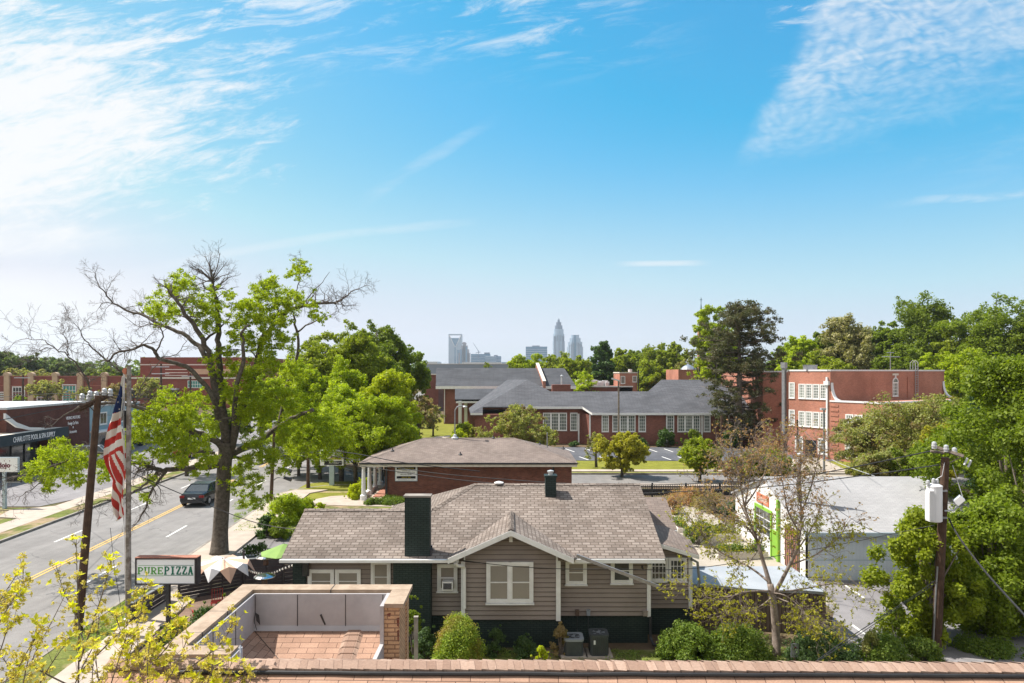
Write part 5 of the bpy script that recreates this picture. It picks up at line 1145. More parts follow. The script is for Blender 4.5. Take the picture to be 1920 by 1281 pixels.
tower('skyscraper', 'tallest tapering tower with stepped pointed crown', 1048, Yd, [('shaft', 'tower_pale', m1), ('mullion', 'tower_slate', m2), ('crown', 'tower_slate', m3)])
Yd = 3200; xc = PX(1079, Yd); m1 = MB(); m2 = MB()
for w_, py in ((72, 650), (64, 641), (50, 634), (36, 628)): pts = [(xc+w_/2*a, Yd+20+w_/2*b) for a, b in ((-1, -.5), (-.6, -.9), (.6, -.9), (1, -.5), (1, .8), (-1, .8))]; prism(m1, pts, 0, PZ(py, Yd))
for q in (-28, -20, -12, -4, 12, 20, 28): m2.box(xc+q-1, xc+q+1, Yd+20-34+max(0, abs(q)-20)*.9, Yd+20-20, 0, PZ(640+abs(q)*.25, Yd))
m3 = MB().box(xc-8, xc+2, Yd-14, Yd-9, 0, PZ(629, Yd))
tower('skyscraper', 'broad shouldered tower right of the tallest tower', 1079, Yd, [('shaft', 'tower_pale', m1), ('mullion', 'tower_slate', m2), ('glass_face', 'tower_blue', m3)])
def blk(label, px0, px1, py, Y, mt_, extra=()):
    o = T('office_tower', label, 'office block', (PX((px0+px1)/2, Y), Y, 0)); MB().box(PX(px0, Y), PX(px1, Y), Y, Y+60, 0, PZ(py, Y)).build('shaft', mt_, o)
    b = MB(); n = 8
    for i in range(n): z_ = PZ(py, Y)*(.35+.62*i/n); b.box(PX(px0, Y)-.5, PX(px1, Y)+.5, Y-1, Y-.02, z_, z_+2)
    b.build('spandrel', 'tower_blue' if mt_ != 'tower_blue' else 'tower_pale', o)
    for a, c, py2 in extra: MB().box(PX(a, Y), PX(c, Y), Y+3, Y+50, PZ(py, Y)-1, PZ(py2, Y)).build('roof_unit', 'tower_slate', o)
blk('broad blue glass block under the tower crane', 883, 919, 664, 2600, 'tower_blue', ((908, 918, 661),))
blk('white fronted lower block beside the blue glass block', 910, 930, 668, 2500, 'tower_pale')
blk('deep blue glass block at the right end of the low cluster', 926, 939.5, 668, 2520, 'tower_blue', ((926, 933, 666),))
blk('small pale block low beside the deep blue block', 940, 952, 679, 2450, 'tower_pale')
blk('blue block between the two clusters behind the trees', 986, 1026, 650, 2900, 'tower_blue', ((998, 1012, 648),))
Yk = 2590; cr = T('tower_crane', 'thin tower crane with raised jib over the blue block', 'crane', (PX(897, Yk), Yk, 0)); q = MB().cyl((PX(897, Yk), Yk, 60), (PX(897, Yk), Yk, PZ(657, Yk)), 1.1, n=5); q.build('mast', 'tower_slate', cr)
MB().tube([(PX(898, Yk), Yk, PZ(660, Yk)), (PX(887, Yk), Yk, PZ(643, Yk))], [1.1, .6], 5).tube([(PX(892, Yk), Yk, PZ(662, Yk)), (PX(901, Yk), Yk, PZ(660, Yk))], 1.2, 5).build('jib', 'tower_slate', cr)
Ys = 260; x = PX(1314.5, Ys); ss = T('church_spire', 'slim green church spire with a cross behind the pine', 'spire', (x, Ys, 0))
MB().box(x-1.1, x+1.1, Ys-1.1, Ys+1.1, 0, PZ(620, Ys)).build('tower', 'hall_brick', ss)
MB().lathe((x, Ys, PZ(620, Ys)), [(1.1, 0), (1.25, .3), (.9, 2), (.5, 6), (.12, 10.2)], 8).build('spire', 'spire_copper', ss)
zc = PZ(558, Ys); MB().box(x-.09, x+.09, Ys-.09, Ys+.09, PZ(570, Ys), zc).box(x-.45, x+.45, Ys-.08, Ys+.08, zc-1.0, zc-.8).build('cross', 'spire_copper', ss)
# ------------------------------------------------------------------ flagpole and flag
Yp = 26.8; fx = PX(240.5, Yp)
fp = T('flagpole', 'weathered pale flagpole with rusty pulley beside the avenue pavement', 'flagpole', (fx, Yp, 0))
MB().tube([(fx, Yp, 0), (fx, Yp, 4), (fx+.02, Yp, 8), (fx+.03, Yp, PZ(686, Yp))], [.11, .10, .09, .075], 12).build('pole', 'pole_paint', fp)
MB().lathe((fx, Yp, 0), [(.22, 0), (.22, .1), (.13, .16), (.13, .22)], 12).build('base_plate', 'grey_metal', fp)
zt = PZ(690, Yp); MB().box(fx-.16, fx-.05, Yp-.05, Yp+.05, zt-.25, zt).cyl((fx-.12, Yp-.06, zt-.12), (fx-.12, Yp+.06, zt-.12), .09, n=10).build('pulley', 'orange_sign', fp)
MB().tube([(fx-.13, Yp-.02, zt-.1), (fx-.15, Yp-.02, 4), (fx-.12, Yp-.02, 1.2)], .012, 4).tube([(fx-.19, Yp+.02, zt-.1), (fx-.22, Yp+.02, 5), (fx-.12, Yp, 1.2)], .012, 4).build('halyard', 'canvas_white', fp)
MB().box(fx-.17, fx-.1, Yp-.03, Yp+.03, PZ(803, Yp), PZ(770, Yp)).build('counterweight', 'cable_black', fp)
# limp flag: cloth grid between hoist edge and free edge
L_edge = [(705, 233.0), (730, 226.5), (752, 221), (775, 215.5), (800, 207), (825, 201), (845, 196.5), (858, 195.5), (872, 199), (885, 206), (900, 215), (930, 215), (950, 215), (963, 216.5), (975, 223)]
R_edge = [(705, 234.5), (730, 233), (775, 233), (830, 234), (870, 236), (900, 237), (960, 236.5), (967, 236), (975, 223.8)]
def ed(tab, y):
    for (y0, x0), (y1, x1) in zip(tab, tab[1:]):
        if y <= y1: return x0+(x1-x0)*(y-y0)/(y1-y0)
    return tab[-1][1]
NR, NC = 300, 34; fl = MB(); idx = {}
def foldY(s, py): return Yp-.10+.10*math.sin(s*7+py*.045)*min(1, (py-700)/60)+.06*math.sin(s*15-py*.03)
for i in range(NR+1):
    py = 705+270*i/NR; xl, xr = ed(L_edge, py), ed(R_edge, py)
    for j in range(NC+1):
        s_ = j/NC; Yq = foldY(s_, py); px = xl+(xr-xl)*s_; idx[i, j] = len(fl.v); fl.v.append(tuple(Vector((PX(px, Yp), Yq, PZ(py, Yp)))))
for i in range(NR):
    for j in range(NC):
        py = 705+270*(i+.5)/NR; s_ = (j+.5)/NC; px = ed(L_edge, py)+(ed(R_edge, py)-ed(L_edge, py))*s_
        fl.f.append((idx[i, j], idx[i, j+1], idx[i+1, j+1], idx[i+1, j]))
        if px > 231.3+max(0, (py-860))*.2 and py < 850: m_ = 1     # white hoist band
        elif py < 770+(px-215)*-.42+6: m_ = 2
        elif py < 838-(px-199)*.42 or (py < 862-(px-199)*.62 and px < 238):
            k_ = (py+(px-232)*.55-768)/13.3; m_ = 1 if int(math.floor(k_)) % 2 == 0 else 0
        else:
            q_ = (px-196)-(py-838)*.36; k_ = (q_+60)/6.0; m_ = 1 if int(math.floor(k_)) % 2 == 0 else 0
            if q_ < 3.0 and py < 905: m_ = 0
        fl.mi.append(m_)
fo = tag(fl.build('flag', ['flag_red', 'flag_white', 'flag_blue'], smooth=True), 'striped red and white flag with blue starry corner hanging limp from the pole', 'flag')
stb = MB()
for px, py in ((226.3, 740.5), (225.2, 753.5), (219.5, 763), (226.5, 767), (216, 774.5), (229.5, 746), (230, 760)):
    c = Vector((PX(px, Yp), 0, PZ(py, Yp))); s_ = (px-ed(L_edge, py))/(ed(R_edge, py)-ed(L_edge, py)); yq = foldY(s_, py)-.02
    pts = [Vector((c.x+(.045 if k % 2 == 0 else .018)*math.sin(k*math.pi/5)*.8, yq, c.z+(.045 if k % 2 == 0 else .018)*math.cos(k*math.pi/5))) for k in range(10)]
    for k in range(10): stb.face([Vector((c.x, yq, c.z)), pts[k], pts[(k+1) % 10]])
stb.build('star', 'flag_white', fo)
# ------------------------------------------------------------------ utility poles
def insul(mb, c, s=1.0):
    mb.lathe(c, [(.045*s, 0), (.09*s, .02*s), (.09*s, .06*s), (.06*s, .08*s), (.10*s, .10*s), (.10*s, .16*s), (.07*s, .18*s), (.09*s, .2*s), (.08*s, .27*s), (.03*s, .3*s)], 10)
b0, t0 = G(146, 1190), P(184, 742, 25.6)
up = T('utility_pole', 'dark brown leaning wooden pole with double crossarm and grey insulators by the flag', 'utility pole', b0, 'wooden utility poles')
MB().tube([b0-Vector((0,0,.0)), b0+(t0-b0)*.5, t0], [.155, .135, .115], 12).build('pole', 'pole_wood', up)
ca = MB(); aL, aR = P(144, 772, 25.2), P(208, 741, 26.4)
for off in (Vector((0, -.16, 0)), Vector((0, .16, .02))): ca.tube([aL+off, aR+off], .055, 4)
ca.tube([P(150, 762, 25.0), P(200, 742, 26.0)], .05, 4)
ca.tube([t0+Vector((0, -.1, -.7)), (aL+t0)*.5], .02, 4); ca.build('crossarm', 'pole_wood', up)
for px, py in ((154, 746), (166.5, 748), (169, 741), (180.5, 742), (196, 736), (207, 737)): 
    im = MB(); c = P(px, py+6, 25.9); insul(im, c, .95); im.build('insulator', 'light_metal', up)
b1_, t1_ = G(1755, 1226), P(1772.5, 858, 23.5)
u2 = T('utility_pole', 'tall brown leaning pole carrying the pale transformer and floodlight', 'utility pole', b1_, 'wooden utility poles')
MB().tube([b1_, b1_+(t1_-b1_)*.5, t1_], [.16, .145, .125], 12).build('pole', 'pole_wood', u2)
MB().tube([b1_+Vector((-.15, -.06, .05)), b1_+(t1_-b1_)*.3+Vector((-.15, -.06, 0)), b1_+(t1_-b1_)*.45+Vector((-.13, -.06, 0))], .03, 6).build('conduit', 'grey_metal', u2)
ca = MB(); a, b = P(1747, 836, 23.8), P(1807, 856, 23.2); ca.tube([a, b], .07, 4); ca.tube([P(1745, 846, 23.6), P(1770, 849, 23.5)], .05, 4); ca.tube([P(1772, 872, 23.5), P(1800, 858, 23.3)], .022, 4); ca.build('crossarm', 'bark_grey', u2)
for px, py in ((1751.5, 842), (1774, 848), (1789.5, 853)): im = MB(); insul(im, P(px, py, 23.5), .85); im.build('insulator', 'light_metal', u2)
cu_ = MB()
for px, py in ((1811, 867), (1818, 871)): cu_.tube([P(px+3, py-8, 23.2), P(px-3, py+5, 23.2)], .035, 8)
cu_.build('cutout_fuse', 'light_metal', u2)
tf = T('transformer', 'pale cylindrical pole transformer with ribbed radiator and bushings', 'transformer', P(1749, 978, 23.4)); c = P(1752, 978, 23.4); h_ = PZ(911, 23.4)-PZ(978, 23.4)
MB().lathe(c, [(.20, 0), (.24, .03), (.24, h_-.04), (.25, h_-.03), (.25, h_+.01), (.16, h_+.07), (.04, h_+.09)], 20).build('tank', 'white_paint', tf)
ra = MB()
for i in range(5): ra.box(c.x-.34+i*.034, c.x-.322+i*.034, c.y-.3, c.y-.05, c.z+.06, c.z+h_-.12)
ra.box(c.x-.35, c.x-.19, c.y-.29, c.y-.05, c.z+.1, c.z+h_-.18); ra.build('radiator', 'white_paint', tf)
for dx_, dz_ in ((-.25, .02), (-.06, .08), (.06, .06)): im = MB(); insul(im, c+Vector((dx_, -.05, h_+dz_)), .62); im.build('bushing', 'light_metal', tf)
MB().box(c.x+.22, c.x+.42, c.y-.05, c.y+.05, c.z+.1, c.z+.16).box(c.x+.22, c.x+.42, c.y-.05, c.y+.05, c.z+h_-.2, c.z+h_-.14).tube([c+Vector((.06, -.05, h_+.25)), c+Vector((.2, -.1, h_+.35)), c+Vector((.35, 0, h_+.8))], .012, 5).build('bracket', 'grey_metal', tf)
fd_ = T('floodlight', 'white square floodlight on a thin arm right of the transformer pole', 'lamp', P(1803, 942, 23.2)); c = P(1803, 942, 23.2)
a_ = Vector((.5, -.3, -.55)).normalized(); b_ = a_.cross(Vector((0, 0, 1))).normalized(); n_ = b_.cross(a_)
q0 = [c+b_*x+n_*y for x, y in ((-.2, -.14), (.2, -.14), (.2, .14), (-.2, .14))]; MB().slab(q0, .2, -a_).build('housing', 'white_paint', fd_); MB().slab([c+b_*x+n_*y+a_*.012 for x, y in ((-.16, -.1), (.16, -.1), (.16, .1), (-.16, .1))], .01, -a_).build('lens', 'glass_house', fd_)
MB().tube([P(1771, 958, 23.4), P(1788, 957, 23.3), P(1797, 950, 23.2)], .03, 6).tube([P(1786, 872, 23.4), P(1806, 935, 23.2)], .012, 5).build('arm', 'light_metal', fd_)
# further poles
def simple_pole(px, pyb, pyt, r, mat_, label, name='utility_pole', lean=0, grp='wooden utility poles', cat='utility pole'):
    b = G(px, pyb); t = P(px+lean, pyt, b.y); o = T(name, label, cat, b, grp); MB().tube([b, t], [r, r*.75], 10).build('pole', mat_, o); return o, b, t
o, b, t = simple_pole(508, 942, 792, .14, 'pole_wood', 'brown pole rising through the big tree beside the kerb', lean=7)
MB().box(t.x-.14, t.x+.14, t.y-.14, t.y+.14, t.z-.5, t.z+.1).build('pole_cap', 'light_metal', o)
for k, (z_, q) in enumerate(((902, 1), (886, 1))):
    p_ = P(509, z_+3, b.y); e_ = P(537, z_-5, b.y); MB().tube(smooth_path([p_, P(520, z_-6, b.y), e_], 4), .04, 6).build('signal_arm', 'grey_metal', o); m_ = MB(); m_.tube([e_+Vector((-.18, 0, .06)), e_+Vector((.38, 0, -.12))], [.12, .15], 8); m_.build('camera_head', 'dark_metal', o)
o, b, t = simple_pole(577.5, 918, 838, .15, 'pole_wood', 'short brown pole on the grass corner by the street name sign')
sn = T('street_sign', 'green street name plate on the corner', 'sign', P(588, 858, 57)); MB().box(PX(580, 57), PX(593, 57), 56.98, 57.01, PZ(861, 57), PZ(855, 57)).build('plate', 'street_green', sn); MB().cyl((PX(581, 57), 57.03, 0), (PX(581, 57), 57.03, PZ(861, 57)), .03).build('post', 'grey_metal', sn)
text('7th St', (PX(586.5, 57), 56.98, PZ(860, 57)), X_, FRONT, .16, 'sign_white', sn, width=.42, ext=.002, lift=.001)
o, b, t = simple_pole(1502, 1062, 815, .12, 'bark_grey', 'grey weathered pole with a small can transformer behind the budding tree', lean=-6)
c = P(1497.5, 855, b.y); MB().lathe(c-Vector((0, .22, .35)), [(.13, 0), (.16, .03), (.16, .48), (.10, .55), (.03, .6)], 12).build('transformer_can', 'light_metal', o)
MB().tube([t+Vector((0, 0, -.1)), t+Vector((-.05, -.05, .75))], .05, 6).build('pole_top', 'pole_wood', o)
MB().tube([P(1520, 862, b.y), c-Vector((0, .22, -.2)), P(1496, 800, b.y)], .014, 5).build('jumper_wire', 'light_metal', o)
o, b, t = simple_pole(1545, 890, 768, .11, 'grey_metal', 'slim grey lamp post in front of the salmon hall', 'lamp_post', grp='lamp posts', cat='lamp post')
MB().box(t.x-.35, t.x+.1, t.y-.25, t.y+.1, t.z-.05, t.z+.14).build('lamp_head', 'light_metal', o)
o, b, t = simple_pole(1160, 860, 714, .12, 'bark_grey', 'tall grey lamp post in the school parking lot', 'lamp_post', grp='lamp posts', cat='lamp post')
MB().slab([t+Vector((-.75, -.2, .15)), t+Vector((.1, -.2, -.1)), t+Vector((.1, .2, -.1)), t+Vector((-.75, .2, .15))], .16, (0, 0, 1)).build('lamp_head', 'light_metal', o)
for (px, pyt, yb_, lb) in ((302, 682, 150, 'dark double armed pole in front of the banded hall'), (357, 700, 160, 'thin pole in front of the teal glass'), (43, 703, 165, 'thin pole with one crossarm before the mall'), (1353, 780, 84, 'rusty brown pole before the school windows')):
    x = PX(px, yb_); o = T('utility_pole', lb, 'utility pole', (x, yb_, 0), 'wooden utility poles'); zt_ = PZ(pyt, yb_); MB().tube([(x, yb_, 0), (x, yb_, zt_)], [.3 if yb_ > 100 else .16, .2 if yb_ > 100 else .14], 8).build('pole', 'pole_wood', o)
    if yb_ > 100:
        for k in range(2 if px == 302 else 1): MB().box(x-1.9, x+1.9, yb_-.35, yb_-.2, zt_-.8-1.5*k, zt_-.62-1.5*k).build('crossarm', 'light_metal', o)
# ------------------------------------------------------------------ overhead cables
cabl = [
 ('black service cable sagging across the bungalow roof to its gable', [P(246, 886, 27), P(400, 951, 27.5), P(500, 985, 27), P(640, 1003, 26), P(790, 1037, 25), P(868, 1052, 23.9), P(900, 1055, 23.8)], .018),
 ('thin cable crossing in front of the bungalow gable window', [P(868, 1051, 23.8), P(960, 1062, 23.6), P(1060, 1067, 23.5), P(1140, 1067, 23.4), P(1300, 1066, 24.5), P(1500, 1035, 25), P(1600, 1016, 24.8), P(1752, 985, 23.6)], .013),
 ('cable from the corner pole across the office roof', [P(510, 858, 51), P(600, 846, 50), P(660, 850, 48), P(760, 868, 46), P(900, 884, 46)], .03),
 ('lower black cable crossing the office brick wall', [P(512, 845, 51), P(640, 868, 48), P(820, 895, 44), P(980, 912, 40), P(1120, 926, 36), P(1300, 921, 32), P(1450, 912, 30), P(1640, 889, 27), P(1760, 872, 24)], .022),
 ('upper black cable over the office and the plaza', [P(516, 838, 51), P(640, 858, 48), P(790, 884, 44), P(960, 900, 40), P(1100, 908, 36), P(1280, 908, 32), P(1500, 893, 28), P(1750, 845, 23.6)], .022),
 ('cable rising over the white garage roof to the transformer pole', [P(1520, 900, 34), P(1545, 935, 32), P(1600, 975, 28), P(1660, 1002, 26), P(1755, 1000, 23.6)], .012),
 ('heavy twisted cable running down right from the transformer pole', [P(1779, 972, 23.4), P(1800, 1010, 22.5), P(1850, 1075, 21), P(1925, 1158, 18.5), P(2000, 1240, 16)], .03),
 ('steep cable crossing the near right parking lot', [P(1755, 1088, 23.4), P(1700, 1126, 22), P(1640, 1165, 20), P(1560, 1218, 17), P(1480, 1280, 14)], .013),
 ('second steep cable beside the first over the right parking lot', [P(1758, 1092, 23.4), P(1690, 1136, 22), P(1625, 1180, 20), P(1540, 1236, 17)], .01),
 ('pale wire climbing from the can transformer towards the hall', [P(1497, 790, 36), P(1520, 822, 38), P(1560, 862, 40), P(1640, 893, 36)], .014),
 ('cables left of the flag running out over the avenue', [P(160, 757, 25.6), P(80, 772, 22), P(0, 788, 19), P(-60, 798, 17)], .012),
 ('high thin wire left of the wooden pole', [P(168, 743, 25.7), P(100, 738, 34), P(0, 745, 50), P(-60, 748, 60)], .013),
 ('wire through the big tree towards the corner pole', [P(205, 744, 26), P(330, 780, 36), P(430, 812, 44), P(510, 838, 51)], .016),
 ('second wire through the big tree towards the corner pole', [P(190, 738, 26), P(330, 760, 36), P(440, 792, 44), P(512, 822, 51)], .014),
 ('loose pole stay dropping beside the flagpole', [P(207, 990, 26.5), P(214, 1060, 26.3), P(222, 1110, 26.4), P(229, 1160, 26.5)], .009),
 ('low branch line crossing the pool lot at the far left', [P(-20, 902, 30), P(40, 889, 33), P(110, 868, 38), P(180, 850, 46)], .014)]
for lb, pts, r_ in cabl: tag(MB().tube(smooth_path(pts, 6), r_, 5).build('overhead_cable', 'cable_black' if 'pale' not in lb else 'light_metal'), lb, 'cable')
# ------------------------------------------------------------------ pizza sign
Ys = 26.2; pz = T('shop_sign', 'framed white roadside sign with green slab lettering above two underlines', 'sign', (PX(312, Ys), Ys, 0))
a, b = P(253, 1097, Ys), P(367, 1047, Ys); H = b.z-a.z
fr_ = MB().box(a.x, b.x, Ys, Ys+.34, a.z, a.z+.05).box(a.x, b.x, Ys, Ys+.34, b.z-.05, b.z).box(a.x, a.x+.05, Ys, Ys+.34, a.z+.05, b.z-.05).box(b.x-.05, b.x, Ys, Ys+.34, a.z+.05, b.z-.05); fr_.box(b.x, b.x+.03, Ys+.03, Ys+.38, a.z, b.z); fr_.build('frame', 'dark_slat', pz)
MB().box(a.x, b.x, Ys+.34, Ys+.38, a.z, b.z).box(a.x-.01, b.x+.04, Ys+.01, Ys+.36, b.z, b.z+.03).build('cabinet', 'hall_brick', pz)
MB().box(a.x+.05, b.x-.05, Ys+.03, Ys+.33, a.z+.05, b.z-.05).build('panel', 'sign_white', pz)
# slab-serif capitals drawn as bars: each stroke (x0,z0,x1,z1) on a 1 x 1.25 cell
def bars(ch):
    S = lambda x, z, w=.34: (x-w/2, z, x+w/2, z, .16)
    if ch == 'P': return [(.22, 0, .22, 1.25, .24), S(.22, .07, .5), (.05, 1.17, .6, 1.17, .16), (.6, 1.17, .85, 1.0, .17), (.85, 1.02, .85, .76, .2), (.85, .78, .6, .58, .17), (.22, .58, .62, .58, .16)]
    if ch == 'U': return [(.2, 1.2, .2, .32, .22), (.8, 1.2, .8, .32, .2), (.2, .36, .38, .1, .18), (.36, .1, .64, .1, .18), (.62, .1, .8, .36, .18), S(.2, 1.18, .44), S(.8, 1.18, .42)]
    if ch == 'R': return bars('P')+[(.5, .58, .82, .05, .22), S(.86, .07, .34)]
    if ch == 'E': return [(.22, 0, .22, 1.25, .24), (.05, 1.17, .88, 1.17, .16), (.05, .08, .9, .08, .16), (.22, .63, .68, .63, .15), (.86, 1.2, .86, .9, .12), (.88, .05, .88, .36, .12), (.66, .78, .66, .48, .1)]
    if ch == 'I': return [(.5, 0, .5, 1.25, .26), S(.5, 1.17, .66), S(.5, .08, .66)]
    if ch == 'Z': return [(.08, 1.17, .9, 1.17, .17), (.8, 1.12, .18, .12, .24), (.08, .08, .94, .08, .17), (.12, 1.2, .12, .88, .12), (.9, .05, .9, .38, .12)]
    if ch == 'A': return [(.5, 1.22, .2, .05, .2), (.5, 1.22, .8, .05, .26), (.3, .42, .7, .42, .14), S(.16, .07, .4), S(.84, .07, .4)]
def letters(word, x0, z0, w, h, y, mat_, parent):
    for k, ch in enumerate(word):
        m_ = MB(); cw = w/len(word)
        for n_, (xa, za, xb, zb, t) in enumerate(bars(ch)):
            A_ = Vector((x0+cw*(k+.06+.88*xa), y-.0006*n_, z0+h*za/1.25)); B_ = Vector((x0+cw*(k+.06+.88*xb), y-.0006*n_, z0+h*zb/1.25)); d = (B_-A_).normalized(); s_ = Vector((-d.z, 0, d.x))*t*h/2.5
            m_.slab([A_-s_, B_-s_, B_+s_, A_+s_], .012, (0, 1, 0))
        m_.build('letter', mat_, parent)
tx0, tx1 = PX(256.5, Ys), PX(362, Ys); tw = tx1-tx0; z0_ = PZ(1077.5, Ys); hh = PZ(1064, Ys)-z0_
letters('PURE', tx0, z0_, tw*.47, hh, Ys+.022, 'sign_green', pz); letters('PIZZA', tx0+tw*.475, z0_-.01, tw*.525, hh+.04, Ys+.022, 'sign_teal', pz)
MB().box(tx0+.05, tx0+tw*.47, Ys+.022, Ys+.029, PZ(1061.3, Ys), PZ(1060.7, Ys)).box(tx0+.05, tx0+tw*.47, Ys+.022, Ys+.029, PZ(1080.6, Ys), PZ(1079.8, Ys)).build('rule', 'sign_green', pz)
MB().box(tx0+tw*.475, tx1, Ys+.022, Ys+.029, PZ(1061.0, Ys), PZ(1060.2, Ys)).box(tx0+tw*.475, tx1, Ys+.022, Ys+.029, PZ(1079.8, Ys), PZ(1078.9, Ys)).build('rule', 'sign_teal', pz)
MB().box(PX(307, Ys)-.0, PX(313, Ys), Ys+.15, Ys+.3, 0, a.z).build('post', 'dark_metal', pz)
# attorney sign on the corner: white board on blue pylon
sb = T('pylon_sign', 'white corner sign with a big black serif R and a black number strip', 'sign', (PX(621, 58), 58, 0)); a, b = P(600, 873, 58), P(644, 844, 58)
MB().box(a.x, b.x, 58, 58.25, a.z, b.z).build('board', 'sign_white', sb); MB().box(PX(617, 58), PX(626, 58), 58.02, 58.22, 0, a.z).build('pylon', 'sign_pole_blue', sb)
text('R', (PX(609, 58), 58, PZ(863, 58)), X_, FRONT, .58, 'sign_black', sb, width=.5, ext=.004, lift=.001); text('L', (PX(629.5, 58), 58, PZ(855.5, 58)), X_, FRONT, .36, 'sign_black', sb, width=.26, ext=.004, lift=.001)
MB().box(PX(620, 58), PX(640, 58), 57.985, 57.999, PZ(858.5, 58), PZ(856, 58)).build('name_band', 'sign_maroon', sb); MB().box(PX(618, 58), PX(640, 58), 57.985, 57.999, PZ(862, 58), PZ(859, 58)).build('gold_band', 'sign_yellow', sb); MB().box(PX(608, 58), PX(641, 58), 57.985, 57.999, PZ(872, 58), PZ(864.5, 58)).build('number_band', 'sign_black', sb)
text('717.0303', (PX(626, 58), 57.985, PZ(869.5, 58)), X_, FRONT, .16, 'sign_white', sb, width=1.15, ext=.003, lift=.001)
# gabled white notice board
gb = T('notice_board', 'white gabled notice board with round emblem on the school lawn', 'sign', (PX(743, 86), 86, 0)); a, b = P(728, 830, 86), P(758.5, 821, 86)
MB().box(a.x, b.x, 86, 86.2, a.z, b.z).slab([(a.x-.1, 85.98, b.z), (b.x+.1, 85.98, b.z), ((a.x+b.x)/2, 85.98, PZ(814.5, 86))], .24, (0, 1, 0)).build('board', 'sign_white', gb)
MB().box(a.x, a.x+.15, 86.02, 86.18, 0, a.z).box(b.x-.15, b.x, 86.02, 86.18, 0, a.z).build('post', 'white_paint', gb); MB().cyl((a.x+.5, 85.96, PZ(823.5, 86)), (a.x+.5, 85.999, PZ(823.5, 86)), .17, n=14).build('emblem', 'navy', gb)
MB().box(a.x+.85, b.x-.1, 85.985, 85.999, PZ(828, 86), PZ(822.5, 86)).build('text_panel', 'sign_pole_blue', gb)
# dojo sign at far left
Yj = 48.6; dj = T('dojo_sign', 'white sign with maroon dojo lettering on a punched steel post', 'sign', (PX(4, Yj), Yj, 0)); a, b = P(-46, 885, Yj), P(33, 858.5, Yj)
MB().box(a.x, b.x, Yj, Yj+.12, a.z, b.z).build('panel', 'sign_white', dj); MB().box(b.x, b.x+.05, Yj-.02, Yj+.14, a.z-.03, b.z+.03).box(a.x, b.x, Yj-.02, Yj+.14, b.z, b.z+.03).build('frame', 'sign_pole_blue', dj)
text('dojo', (PX(8, Yj), Yj, PZ(876.5, Yj)), X_, FRONT, .34, 'sign_maroon', dj, align='CENTER', ext=.004, bold=.02, lift=.001)
sp_ = MB()
for i in range(40): sx, sz = R.uniform(a.x+.3, b.x-.05), R.uniform(a.z+.06, b.z-.06); r_ = R.choice((.008, .012, .03)); sp_.box(sx-r_, sx+r_, Yj-.004, Yj-.001, sz-r_, sz+r_)
sp_.box(PX(-10, Yj), PX(11, Yj), Yj-.004, Yj-.001, PZ(878.8, Yj), PZ(877.8, Yj)); sp_.build('ink_splash', 'sign_maroon', dj)
MB().box(PX(3, Yj), PX(8.5, Yj), Yj+.05, Yj+.25, 0, a.z).build('post', 'sign_pole_blue', dj); hq = MB()
for k in range(9): hq.cyl((PX(4.2, Yj), Yj+.035, .35+k*.33), (PX(4.2, Yj), Yj+.049, .35+k*.33), .03, n=8)
hq.build('post_hole', 'sign_black', dj)
lb_ = MB().box(PX(11, Yj), PX(37, Yj), Yj+.06, Yj+.2, PZ(905, Yj), PZ(886, Yj)).build('letter_board', 'sign_black', dj); MB().box(PX(11, Yj), PX(37, Yj), Yj+.04, Yj+.059, PZ(904.8, Yj), PZ(903.8, Yj)).build('board_rim', 'light_metal', lb_)
# ------------------------------------------------------------------ patio
def fence_run(a, b, h, label, rails=7, z0=0, cap=True):
    a, b = Vector(a), Vector(b); d = (b-a).normalized(); n = Vector((d.y, -d.x, 0)); Ln = (b-a).length; o = T('slat_fence', label, 'fence', a, 'dark fences round the patio'); m_ = MB()
    for k in range(rails): m_.frame(a, d, n, (0, 0, z0+.04+k*(h-z0)/rails), (Ln, .03, z0+.04+(k+.88)*(h-z0)/rails))
    m_.build('slats', 'dark_slat', o); m_ = MB(); k = 0
    while k <= Ln: m_.frame(a, d, n, (k-.045, -.09, 0), (k+.045, -.002, h+.04)); k += Ln/max(1, round(Ln/1.5))
    m_.build('post', 'dark_slat', o)
    if cap: MB().frame(a, d, n, (-.05, -.1, h+.04), (Ln+.05, .06, h+.08)).build('top_rail', 'grey_metal', o)
    return o
fence_run(G(336, 1128), G(452, 1106), 1.05, 'dark slatted fence run nearest the pizza sign')
fence_run(G(455, 1104), G(560, 1094), 1.25, 'dark slatted fence run ending at the bungalow corner')
a = G(352, 1130); fence_run((a.x-.9, a.y-2.6, 0), (a.x-.85, a.y-.1, 0), .8, 'short low picket railing left of the sign post', 4)
sheet('patio', 'deck_wood', [(-13.6, 25.0), (-7.7, 24.8), (-7.7, 31.2), (-9.5, 31.8), (-13.8, 30)], .05)
um = T('petal_umbrella', 'white and orange petal shaped parasol beside the pizza sign', 'umbrella', G(418, 1122)); c = P(417, 1047, 28.6)
for k in range(10):
    t0, t1 = 2*math.pi*k/10, 2*math.pi*(k+1)/10; tm = (t0+t1)/2; ap = c+Vector((0, 0, .0)); m_ = MB()
    lo = 1.32; e0 = c+Vector((math.cos(t0)*1.05, math.sin(t0)*1.05, -.24)); e1 = c+Vector((math.cos(t1)*1.05, math.sin(t1)*1.05, -.24)); tip = c+Vector((math.cos(tm)*lo, math.sin(tm)*lo, -.72+.1*(k % 2))); md = c+Vector((math.cos(tm)*1.05, math.sin(tm)*1.05, -.12))
    m_.slab([ap, e0, md], .012).slab([ap, md, e1], .012).slab([e0, tip, md], .012).slab([md, tip, e1], .012); m_.build('petal', 'canvas_white' if k % 2 else 'canvas_orange', um)
